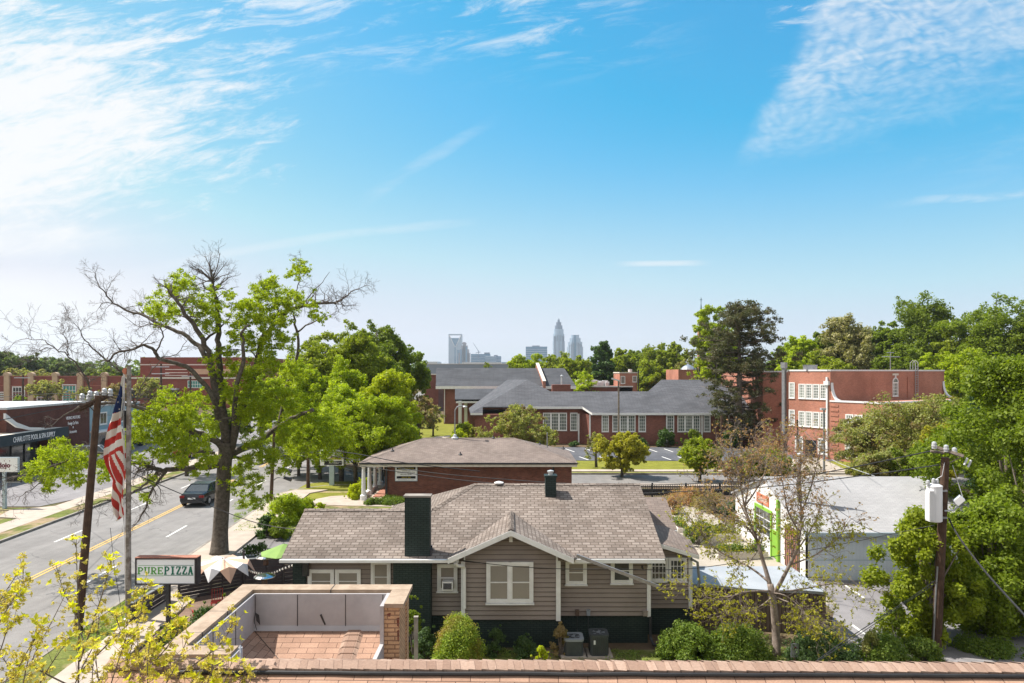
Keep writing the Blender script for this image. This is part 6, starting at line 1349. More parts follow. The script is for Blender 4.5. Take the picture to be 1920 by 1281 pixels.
MB().cyl((c.x, c.y, 0), (c.x, c.y, c.z+.02), .03).build('pole', 'dark_metal', um); MB().lathe((c.x, c.y, 0), [(.3, 0), (.3, .06), (.05, .1)], 12).build('base', 'dark_metal', um)
ug = T('green_umbrella', 'light green parasol tucked against the bungalow eave', 'umbrella', (-9.6, 29.5, 0)); c = Vector((-9.35, 28.0, 2.75)); m_ = MB()
for k in range(8): t0, t1 = 2*math.pi*k/8, 2*math.pi*(k+1)/8; m_.slab([c, c+Vector((math.cos(t0)*.95, math.sin(t0)*.95, -.36)), c+Vector((math.cos(t1)*.95, math.sin(t1)*.95, -.36))], .012)
m_.build('canopy', 'canvas_green', ug); MB().cyl((c.x, c.y, 0), (c.x, c.y, c.z), .025).build('pole', 'dark_metal', ug)
for px, py, Yh, lb in ((496, 1077, 26.5, 'nearer steel patio heater with a wide mirror disc'), (498.5, 1040.5, 28.5, 'steel patio heater with bluish disc by the eave')):
    c = P(px, py, Yh); o = T('patio_heater', lb, 'heater', (c.x, c.y, 0), 'patio heaters'); MB().lathe(c-Vector((0, 0, .06)), [(.06, -.02), (.40, -.04), (.40, -.015), (.3, .04), (.1, .09), (.02, .1)], 20).build('reflector', 'steel_mirror', o); MB().lathe(c-Vector((0, 0, .42)), [(.09, 0), (.12, .05), (.10, .25), (.05, .34)], 10).build('burner', 'brown_wood', o); MB().cyl((c.x, c.y, .05), (c.x, c.y, c.z-.4), .035).lathe((c.x, c.y, 0), [(.22, .05), (.22, .6), (.12, .7)], 12).build('stand', 'dark_metal', o)
for i, (px, py, w_) in enumerate(((500, 1060, 1.9), (487, 1062, .55))):
    c = G(px, py+12); o = T('planter_box', ('long dark planter box full of shrubs behind the patio fence', 'small dark planter cube left of the long patio planter')[i], 'planter', c, 'dark planters behind the patio'); c = Vector((c.x, 32.4, 0)); MB().box(c.x-w_/2, c.x+w_/2, 32.2, 32.8, .0, .95 if i == 0 else .7).build('box', 'dark_slat', o)
    if i == 0: leaves('foliage', [(c.x-.3+R.uniform(-.5, .5), 32.5, 1.25+R.uniform(-.1, .25), .25) for _ in range(9)], 90, .06, 'leaf_dark', o, seed=3)
def chair(px, py, Y, label, rz):
    c = P(px, py, Y); c.z = .45; o = T('patio_chair', label, 'chair', (0, 0, 0), 'red metal patio chairs'); mm = Matrix.Rotation(rz, 4, 'Z'); m_ = MB(); m_.slab([(-.2, -.2, .46), (.2, -.2, .46), (.22, .2, .46), (-.22, .2, .46)], .03); m_.build('seat', 'red_paint', o)
    m_ = MB(); m_.tube([(-.19, .2, .45), (-.2, .27, .88), (.2, .27, .88), (.19, .2, .45)], .014, 6); 
    for x_ in (-.1, 0, .1): m_.tube([(x_, .2, .46), (x_, .27, .88)], .01, 5)
    m_.build('backrest', 'red_paint', o)
    for sx in (-1, 1):
        for sy in (-1, 1): MB().tube([(sx*.18, sy*.18, .45), (sx*.22, sy*.22, 0)], .013, 5).build('leg', 'red_paint', o)
    o.location = (c.x, c.y, .06); o.rotation_euler = (0, 0, rz)
chair(377, 1112, 25.4, 'red metal chair beside the pizza sign fence', 2.2); chair(505, 1106, 27.3, 'red metal chair between the two patio heaters', .6); chair(523, 1108, 27.4, 'red chair under the tablecloth side nearest the house', -1.0); chair(406, 1102, 27.6, 'red chair under the petal parasol', .3)
tb = T('patio_table', 'round dark patio table next to the house corner', 'table', (PX(540, 27.6), 27.6, 0)); x = PX(540, 27.6); MB().lathe((x, 27.6, .72), [(.5, 0), (.52, .02), (.5, .04)], 20).build('tabletop', 'dark_metal', tb); MB().cyl((x, 27.6, .05), (x, 27.6, .73), .04).lathe((x, 27.6, .05), [(.28, 0), (.05, .04)], 12).build('pedestal', 'dark_metal', tb)
ss = T('string_lights', 'drooping string of white bulbs above the patio fence', 'string lights', P(459, 1064, 29)); pts = [P(462, 1064, 29), P(474, 1070, 28.6), P(490, 1073, 28), P(510, 1072, 27.4), P(530, 1064, 26.8), P(552, 1056, 26)]; sm_ = smooth_path(pts, 4); MB().tube(sm_, .006, 4).build('wire', 'cable_black', ss); m_ = MB()
for p_ in sm_[1::1]: m_.lathe(p_-Vector((0, 0, .11)), [(.01, 0), (.035, .02), (.035, .05), (.015, .09)], 8)
m_.build('bulbs', 'bulb', ss)
for px, Yh in ((457, 29.2), (552, 27.8), (530, 29.6)): c = PX(px, Yh); tag(MB().box(c-.035, c+.035, Yh-.035, Yh+.035, 0, 2.15).build('light_pole', 'dark_metal'), {457: 'slim dark post at the fence bend holding the bulbs', 552: 'slim dark post close to the bungalow corner', 530: 'slim dark post behind the farther heater'}[px], 'post')
# small estate notice on a stake near the hedge
c = P(1490, 1214, 22.6); o = T('yard_sign', 'small pale grey yard notice at the foot of the budding tree', 'sign', (c.x, 22.6, 0)); MB().box(c.x-.13, c.x+.13, 22.58, 22.6, .35, .8).build('panel', 'ac_grey', o); MB().box(c.x-.015, c.x+.015, 22.605, 22.63, 0, .85).build('stake', 'brown_wood', o); MB().cyl((c.x, 22.565, .66), (c.x, 22.579, .66), .05, n=12).build('emblem', 'sign_maroon', o)
# ------------------------------------------------------------------ cars
def car(name, label, cat, loc, rz, body, L_=4.6, Wd=1.82, H=1.45, kind='sedan'):
    o = T(name, label, cat, (0, 0, 0), 'parked and passing cars'); hw = Wd/2
    if kind == 'sedan': prof = [(-L_/2, .35, .72), (-L_/2+.12, .28, .95), (-L_/2+.9, .22, 1.02), (-.6, .2, .98), (.7, .2, .96), (L_/2-1.2, .2, .9), (L_/2-.3, .24, .74), (L_/2, .34, .6)]
    else: prof = [(-L_/2, .35, 1.05), (-L_/2+.1, .26, 1.1), (-L_/2+.9, .22, 1.1), (0, .2, 1.08), (L_/2-1.4, .2, 1.02), (L_/2-.3, .24, .9), (L_/2, .36, .72)]
    m_ = MB(); rings = []
    for x, z0, z1 in prof:
        t = abs(x)/(L_/2); w = hw*(1-.13*t**4); zm = (z0+z1)/2; ring = [(-w*.9, z0), (-w, z0+.12), (-w, zm+.08), (-w*.95, z1-.06), (-w*.84, z1), (w*.84, z1), (w*.95, z1-.06), (w, zm+.08), (w, z0+.12), (w*.9, z0)]
        rings.append([(q[0], x, q[1]) for q in ring])
    for i in range(len(rings)-1):
        for k in range(10): k2 = (k+1) % 10; m_.face([rings[i][k], rings[i+1][k], rings[i+1][k2], rings[i][k2]])
    m_.face(rings[0]); m_.face(list(reversed(rings[-1]))); m_.build('body', body, o, smooth=False)
    zb = .98 if kind == 'sedan' else 1.08; cb = (-1.55, -.75, .55, 1.35) if kind == 'sedan' else (-L_/2+.1, -L_/2+.45, .5, 1.2)
    tw, bw = hw*.70, hw*.88; y0, y1, y2, y3 = cb
    gl = MB(); A = [(-bw, y0, zb), (bw, y0, zb), (bw, y3, zb-.03), (-bw, y3, zb-.03)]; B = [(-tw, y1, H-.05), (tw, y1, H-.05), (tw, y2, H-.05), (-tw, y2, H-.05)]
    for i in range(4): j = (i+1) % 4; gl.face([A[i], A[j], B[j], B[i]])
    gl.build('window', 'car_glass', o); rf_ = MB().slab([(-tw, y1, H), (tw, y1, H), (tw, y2, H), (-tw, y2, H)], .07)
    for sx in (-1, 1):
        for p_, q_ in (((sx*bw, y0, zb), (sx*tw, y1, H-.03)), ((sx*bw, y3, zb-.03), (sx*tw, y2, H-.03)), ((sx*bw, (y0+y3)/2, zb), (sx*tw, (y1+y2)/2, H-.03))): rf_.tube([p_, q_], .04, 4)
    rf_.build('roof', body, o)
    for sx in (-1, 1):
        for y in (-L_/2+.9, L_/2-.9):
            w_ = MB().cyl((sx*(hw-.2), y, .33), (sx*(hw+.01), y, .33), .33, n=18).build('wheel', 'tyre', o); MB().cyl((sx*(hw-.02), y, .33), (sx*(hw+.022), y, .33), .2, n=12).build('rim', 'galvan', w_)
        MB().box(sx*(hw-.42), sx*(hw-.09), -L_/2-.012, -L_/2+.12, .68 if kind == 'sedan' else .8, .84 if kind == 'sedan' else 1.0).build('tail_light', 'tail_red', o)
        MB().box(sx*(hw-.42), sx*(hw-.12), L_/2-.2, L_/2+.0, .55, .68).build('headlight', 'glass_house', o); MB().box(sx*(hw+.0), sx*(hw+.16), .75, .9, .93, 1.06).build('mirror', body, o)
    MB().box(-.26, .26, -L_/2-.016, -L_/2+.03, .58, .70).build('number_plate', 'sign_white', o); MB().box(-hw*.8, hw*.8, -L_/2-.01, -L_/2+.05, .32, .44).build('bumper', 'dark_metal', o)
    o.location = loc; o.rotation_euler = (0, 0, rz); return o
car('sedan_car', 'dark grey sedan driving away along the avenue left of the big trunk', 'car', (XC(51.5)+1.05, 51.5, .02), .08, 'car_dark', 4.75, 1.86, 1.45)
g0 = lambda px, py: (G(px, py).x, G(px, py).y, .04)
car('hatchback_car', 'white hatchback parked behind the flag', 'car', g0(178, 866), -1.2, 'car_white', 4.7, 1.9, 1.75, 'van')
car('minivan', 'silver minivan parked under the car parts lettering', 'car', g0(212, 846), .3, 'car_silver', 4.7, 1.9, 1.75, 'van')
car('white_van', 'large white van behind the big trunk', 'van', g0(368, 849), .15, 'car_white', 5.4, 2.05, 2.3, 'van')
car('red_car', 'red car low beside the white van', 'car', g0(352, 858), .1, 'car_red')
car('silver_car', 'pale car on the avenue by the brown pole', 'car', (XC(84)+3.5, 84, .02), .08, 'car_silver', 4.6, 1.8, 1.5)
car('black_car', 'black car stopped under the tree beyond the corner sign', 'car', g0(612, 845), 1.3, 'car_dark', 4.7, 1.85, 1.7, 'van')
car('white_car', 'white car far off at the mall edge', 'car', g0(16, 759), 1.5, 'car_white', 4.7, 1.9, 1.7, 'van')
car('grey_car', 'grey car on the avenue seen between the lowest limbs', 'car', (XC(100)-3, 100, .02), .08+math.pi, 'car_silver', 4.6, 1.8, 1.5)
hb = G(243, 838); hyd = T('white_truck', 'white box truck partly behind the flag', 'truck', (hb.x, hb.y, 0)); MB().box(hb.x-1.1, hb.x+1.1, hb.y, hb.y+4.2, .8, 3.2).build('box', 'car_white', hyd); MB().box(hb.x-1, hb.x+1, hb.y+4.3, hb.y+6, .5, 2.3).build('cab', 'car_white', hyd); MB().box(hb.x-.9, hb.x+.9, hb.y+5.6, hb.y+6.02, 1.4, 2.1).build('windscreen', 'car_glass', hyd)
for sx in (-1, 1):
    for y in (1, 5): MB().cyl((hb.x+sx*.75, hb.y+y, .42), (hb.x+sx*1.08, hb.y+y, .42), .42, n=14).build('wheel', 'tyre', hyd)
# ------------------------------------------------------------------ the big oak beside the avenue (traced limbs, own depth)
YB = 36.6; RB = random.Random(21)
bo = T('oak_tree', 'big half bare oak with sparse yellow green clumps beside the avenue', 'tree', G(411, 1040))
limbs = [  # (points px,py, dY), start radius, end radius
 ([(411,1042,0),(413,1000,0),(416,950,0),(419,900,0),(422,860,0),(424,830,0)], .42, .36),
 ([(424,832,0),(420,790,-.1),(411,750,-.2),(402,721,-.3),(395,690,-.5),(390,659,-.8),(374,626,-1.2),(357,600,-1.6),(340,575,-2),(322,555,-2.2)], .27, .07),
 ([(422,835,0),(421,780,.2),(414,721,.4),(410,670,.5),(409,637,.6),(409,595,.7),(406,561,.8),(399,536,.8),(396,524,.8)], .24, .07),
 ([(396,690,-.5),(378,655,-.4),(368,645,-.2),(340,626,0),(315,614,.3),(284,600,.6),(258,589,.9),(236,581,1),(213,569,1.2),(199,550,1.3),(185,533,1.4)], .15, .025),
 ([(213,569,1.2),(194,569,1),(185,578,.9)], .03, .012),
 ([(379,648,-.4),(404,622,.3),(430,597,1)], .09, .03),
 ([(428,850,0),(441,800,.3),(458,749,.6),(469,721,.8),(483,679,1),(492,637,1.2),(503,620,1.3),(526,597,1.5),(542,581,1.7),(568,575,2),(610,569,2.2),(638,564,2.4),(658,547,2.5)], .28, .03),
 ([(436,840,0),(440,790,-.6),(444,721,-1),(456,679,-1.3),(455,637,-1.5),(452,626,-1.6),(467,609,-1.8)], .17, .05),
 ([(424,856,0),(455,842,.8),(492,822,1.8),(511,808,2.4),(526,789,2.8),(534,735,3),(554,679,3.2),(559,637,3.2),(554,609,3.1),(551,586,3)], .2, .05),
 ([(559,622,3.2),(582,606,3.4),(616,592,3.6)], .06, .02),
 ([(511,808,2.4),(537,791,2.2),(554,782,2.0),(587,768,1.8)], .15, .11),
 ([(420,838,0),(407,830,-.3),(379,816,-.8),(346,802,-1.4),(317,788,-2),(287,774,-2.5),(253,763,-3),(225,756,-3.3),(195,755,-3.5),(150,762,-3.8),(118,780,-4)], .22, .03),
 ([(412,790,-.2),(397,740,-.6),(375,712,-1),(355,692,-1.3),(332,682,-1.6),(300,672,-2),(292,662,-2),(280,650,-2.2),(265,647,-2.4),(240,657,-2.8),(215,665,-3),(200,676,-3.2),(175,655,-3.4),(160,637,-3.5),(147,615,-3.6)], .15, .018),
 ([(253,763,-3),(240,730,-3),(230,702,-3),(217,687,-3.1),(200,676,-3.2)], .05, .03),
 ([(225,756,-3.3),(190,740,-3.5),(172,735,-3.6),(160,705,-3.7),(130,667,-3.9),(105,655,-4),(85,640,-4),(52,635,-4.1)], .06, .015),
 ([(105,655,-4),(85,652,-4.2),(72,665,-4.3)], .02, .01), ([(130,667,-3.9),(125,640,-4),(118,622,-4)], .025, .01),
 ([(252,762,-3),(265,725,-2.8),(280,702,-2.6),(297,680,-2.4)], .035, .02),
 ([(292,662,-2),(302,640,-1.9),(303,615,-1.8),(285,608,-1.6),(262,612,-1.5),(235,595,-1.5)], .05, .012),
 ([(300,672,-2),(330,665,-2),(350,640,-2)], .03, .012),
 ([(418,868,0),(400,872,-.4),(380,878,-.8),(350,877,-1.4),(318,880,-2),(300,881,-2.3),(275,872,-2.8),(250,865,-3.2),(215,856,-3.6),(167,852,-4),(105,872,-4.6),(62,887,-5),(30,893,-5.2)], .2, .015),
 ([(402,850,0),(380,846,-.4),(350,850,-1),(318,858,-1.6),(300,868,-2)], .1, .05),
 ([(300,881,-2.3),(285,897,-2.6),(270,912,-2.8),(247,922,-3),(225,932,-3.2),(187,940,-3.4),(165,950,-3.6)], .08, .02),
 ([(312,883,-2.1),(300,900,-2.4),(287,915,-2.6),(278,940,-2.8),(267,962,-2.9)], .085, .04),
 ([(105,872,-4.6),(95,890,-4.7),(60,917,-4.9),(37,932,-5)], .035, .012),
 ([(426,862,0),(455,858,1),(478,870,1.6),(497,867,2.2),(515,850,2.8)], .09, .03),
 ([(455,858,1),(470,878,.8),(485,880,.6)], .04, .02),
 ([(440,780,-.6),(415,788,-1),(400,787,-1.2)], .07, .05),
 ([(469,721,.8),(490,700,.2),(515,700,-.2)], .05, .02), ([(483,679,1),(470,660,.5),(440,655,0)], .05, .02), ([(492,637,1.2),(510,650,.6),(530,655,.2)], .05,.02), ([(537,583,1.7),(545,560,1.5),(560,535,1.3),(562,505,1.2)], .05, .015), ([(526,597,1.5),(515,570,1.2),(500,545,1)], .05, .015), ([(568,575,2),(585,550,2),(604,530,2.1),(618,510,2.1)], .04, .01), ([(406,561,.8),(425,545,.9),(448,538,1)], .03, .01), ([(406,590,.7),(380,585,.3),(360,590,0)], .05, .02)]
tr = MB(); dead = []
for pts, r0_, r1_ in limbs:
    w3 = smooth_path([P(a, b, YB+dY) if b < 1040 else Vector((G(a, b).x, G(a, b).y+dY, -.05)) for a, b, dY in pts], 3); n = len(w3)
    jit = [v_+Vector((RB.gauss(0, .03), RB.gauss(0, .05), RB.gauss(0, .03))) if 0 < i < n-1 and r0_ < .3 else v_ for i, v_ in enumerate(w3)]
    rr_ = [r0_+(r1_-r0_)*(i/(n-1))**.8 for i in range(n)]
    if r0_ > .4: rr_[0] = .56; rr_[1] = .48; rr_[2] = .44
    tr.tube(jit, rr_, 10 if r0_ > .12 else 6)
    dead.append((jit, rr_, r0_))
tw = MB(); tips = []
def sprouts(i, t0_, dens, L_, depth=2, droop=0.0, spread=.55):
    pts, rr_, _ = dead[i]; n = len(pts)
    for k in range(int(n*dens*.85)):
        t = RB.uniform(t0_, 1); j = min(n-2, int(t*(n-1))); p = pts[j]+(pts[j+1]-pts[j])*RB.random(); ax = (pts[j+1]-pts[j]).normalized(); d = ax*.5+Vector((RB.gauss(0, .6), RB.gauss(0, .6), RB.gauss(.25, .6)-droop*6)); twig(tw, p, d, L_*RB.uniform(.6, 1.2), max(.012, rr_[j]*.45), depth, RB, tips, spread, (2, 3), droop, 4, .005)
    twig(tw, pts[-1], (pts[-1]-pts[-3]), L_, rr_[-1], depth+1, RB, tips, spread, (2, 3), droop, 4, .005)
for i, t0_, dn, L_, dp in ((3, .45, .75, .75, 2), (4, .2, 1, .45, 2), (12, .5, .8, .7, 2), (14, .3, .9, .8, 2), (15, .1, 1.2, .5, 2), (16, .2, 1.2, .55, 2), (13, .3, .5, .5, 1), (18, .3, .9, .5, 2), (19, .3, .8, .5, 2), (17, .2, .5, .4, 1), (11, .6, .5, .6, 2), (6, .75, .9, .8, 2), (9, .3, .9, .5, 2), (31, .1, 1.2, .55, 2), (32, .2, 1.2, .45, 2), (1, .75, .6, .6, 2), (2, .8, .9, .7, 2), (5, .3, .8, .5, 2), (29, .3, .8, .5, 1), (30, .3, .8, .5, 1)): sprouts(i, t0_, dn, L_, dp)
for px, py in ((376, 499), (396, 470), (413, 474), (357, 500), (436, 512), (385, 480), (425, 492)):
    b_ = P(397, 527, YB+.8); e_ = P(px, py, YB+.8+RB.uniform(-1, 1)); mid = (b_+e_)/2+Vector((RB.uniform(-.1, .1), 0, .05)); tw.tube([b_, mid, e_], [.04, .024, .010], 5)
    for k in range(4): t = RB.uniform(.4, 1); twig(tw, b_+(e_-b_)*t, (e_-b_).normalized()+Vector((RB.gauss(0, .5), RB.gauss(0, .5), RB.gauss(0, .4))), .46, .010, 2, RB, tips, .45, (1, 2), 0, 3, .0045)
for i in (20, 22, 23, 24): sprouts(i, .35, 1.1, .55, 2, .09)
trn = tr.build('trunk', 'bark', bo, smooth=True, uv=False); tw.build('twigs', 'twig_bark', trn, smooth=True, uv=False)
folia = '320,540,20 345,530,20 290,575,18 318,582,18 302,600,12 365,565,18 392,572,18 408,590,16 388,606,16 372,590,12 400,545,9 470,575,20 490,548,20 508,530,15 525,560,20 548,512,12 562,500,12 572,510,8 515,585,20 540,575,16 560,560,16 452,600,18 490,598,20 520,618,20 590,590,10 602,597,10 440,632,16 470,640,20 500,652,20 538,640,18 590,572,8 450,572,12 432,556,10 395,672,14 440,692,18 470,702,20 510,690,20 552,702,18 420,722,12 402,748,14 366,742,14 332,752,18 300,762,18 275,786,20 320,792,22 352,802,20 290,818,22 330,832,18 370,832,16 300,852,16 340,862,16 382,872,12 452,760,20 480,780,24 520,742,22 550,782,26 590,792,26 620,802,26 480,832,22 510,860,20 560,832,22 600,842,22 640,822,18 660,800,18 450,882,20 480,902,14 440,912,13 466,935,15 482,946,10 500,932,9 80,852,14 112,846,20 148,856,18 60,882,14 92,892,18 132,882,16 50,897,9 90,912,11 150,902,12 190,872,12 197,892,10 270,932,9 255,815,14 262,860,14 240,838,12 225,870,10 215,880,12 280,900,10 430,740,16 462,725,16 500,760,20 535,760,20 260,790,16 310,735,10 350,770,14 395,800,12 560,740,18 400,700,10 425,660,12 395,860,12 366,890,8 415,905,8 470,860,16 530,880,10 545,690,18 535,810,20 575,760,20'
cl = []
for tk in folia.split():
    a, b, r_ = (float(q) for q in tk.split(',')); lowr = 1.0 if a > 250 else 0
    dYc = -4.2 if a < 215 else (-2.4 if (a < 400 and b > 735) else (3.0 if a > 540 and b > 680 else 0))
    for k in range(30):
        q = P(a+RB.gauss(0, .66)*r_, b+RB.gauss(0, .55)*r_, YB+dYc+RB.uniform(-1.5, 1.5)); cl.append((q.x, q.y, q.z, r_/35*RB.uniform(.24, .62)))
leaves('crown', cl, 60, .048, 'leaf_bright', bo, seed=8, shell=.05, outward=.3, up=.25, flat=.75)
# fine drooping sprays under the low limbs carry small green tufts
# ------------------------------------------------------------------ prototype trees for the background (real size by copy scale)
def crown_clumps(rnd, n, rx, rz, cz, r0_, r1_, bias=.0, flatten=1.0, dome=.55):
    out = []
    for k in range(n):
        t = rnd.uniform(0, 2*math.pi); zz_ = rnd.uniform(-.75, 1); rr_ = math.sqrt(max(0, 1-zz_*zz_*.96))*rnd.uniform(.55, 1.0); rr_ *= (1 if zz_ > -.3 else .8)
        lob = 1+.16*math.sin(3*t+bias)+.10*math.sin(5*t+2*bias); out.append((rx*rr_*math.cos(t)*lob, rx*rr_*math.sin(t)*lob, cz+rz*zz_*rnd.uniform(.78, 1.0), rnd.uniform(r0_, r1_)))
    return out
BT = 'trees beyond the avenue and school'; NT = [0]
def tree(px, pyt, wpx, Y, pi, mat_, label, group=BT):
    """its own trunk, limbs and crown of leaf clumps, at real size"""
    NT[0] += 1; sd = 100+NT[0]; rnd = random.Random(sd); H = PZ(pyt, Y); W_ = wpx/F*Y; rx = W_*.5; b = Vector((PX(px, Y), Y, 0))
    wispy = pi == 3; lo = H*.12; cz = (H+lo)/2; rz_ = (H-lo)/2
    o = T('broadleaf_tree', label, 'tree', b, group); n = int(min(110, 44+W_*4.5)); r0_, r1_ = rx*.13, rx*.32; cl = []
    nl = rnd.randint(4, 6); lobes = [(rnd.uniform(0, 6.28), rnd.uniform(-.3, .75), rnd.uniform(.5, .66)) for _ in range(nl+2)]
    for k in range(n):
        if k < n*.6:      # lobes give the outline its bulges
            la, lz, lr = lobes[k % len(lobes)]; c = Vector((math.cos(la)*(1-abs(lz))*.5, math.sin(la)*(1-abs(lz))*.5, lz*.55)); d = Vector((rnd.gauss(0, 1), rnd.gauss(0, 1), rnd.gauss(.3, 1))).normalized()*lr*rnd.uniform(.75, 1.0)*.78; q = c+d
        else: d = Vector((rnd.gauss(0, 1), rnd.gauss(0, 1), rnd.gauss(0, 1))).normalized()*rnd.uniform(.35, .92); q = d
        if q.length > 1.0: q = q.normalized()*rnd.uniform(.92, 1.0)
        rr_ = rnd.uniform(r0_, r1_)*(.7 if wispy else 1); k_ = 1-rr_/rx*.75
        cl.append((b.x+q.x*rx*k_*1.27, b.y+q.y*rx*k_*1.2, cz+q.z*(rz_-rr_*.5)*1.12, rr_*1.08))
    big = cl; cl = []
    for c in big:
        cl.append((c[0], c[1], c[2], c[3]*.72))
        for _ in range(4):
            d = Vector((rnd.gauss(0, 1), rnd.gauss(-.3, 1), rnd.gauss(.25, 1))).normalized()*c[3]*rnd.uniform(.65, 1.05); cl.append((c[0]+d.x, c[1]+d.y, c[2]+d.z*.85, c[3]*rnd.uniform(.22, .48)))
    n = len(cl); m_ = MB(); tr_ = max(.12, H*.02); m_.tube([b, b+Vector((.02*H*rnd.uniform(-1, 1), 0, H*.3)), b+Vector((.03*H*rnd.uniform(-1, 1), 0, H*.62)), b+Vector((0, 0, H*.85))], [tr_*1.3, tr_, tr_*.7, tr_*.15], 8)
    for c in rnd.sample(cl, min(14, n)): z_ = rnd.uniform(.18, .5)*H; m_.tube([b+Vector((0, 0, z_)), Vector((b.x+(c[0]-b.x)*.5, b.y+(c[1]-b.y)*.5, z_+(c[2]-z_)*.45)), Vector(c[:3])], [tr_*.4, tr_*.25, tr_*.06], 5)
    m_.build('trunk', 'bark', o, smooth=True, uv=False)
    lf = max(.055, min(.5, Y*(.0017 if not wispy else .0013))); area = sum(c[3]**2 for c in cl)*12.6; tot = min(30000, area*(.92 if not wispy else .38)/(1.1*lf*lf)); 
    leaves('crown', cl, max(4, tot/n), lf, mat_, o, seed=sd, outward=.8 if not wispy else .4, up=.45, shell=.6 if not wispy else .2, flat=.8); return o
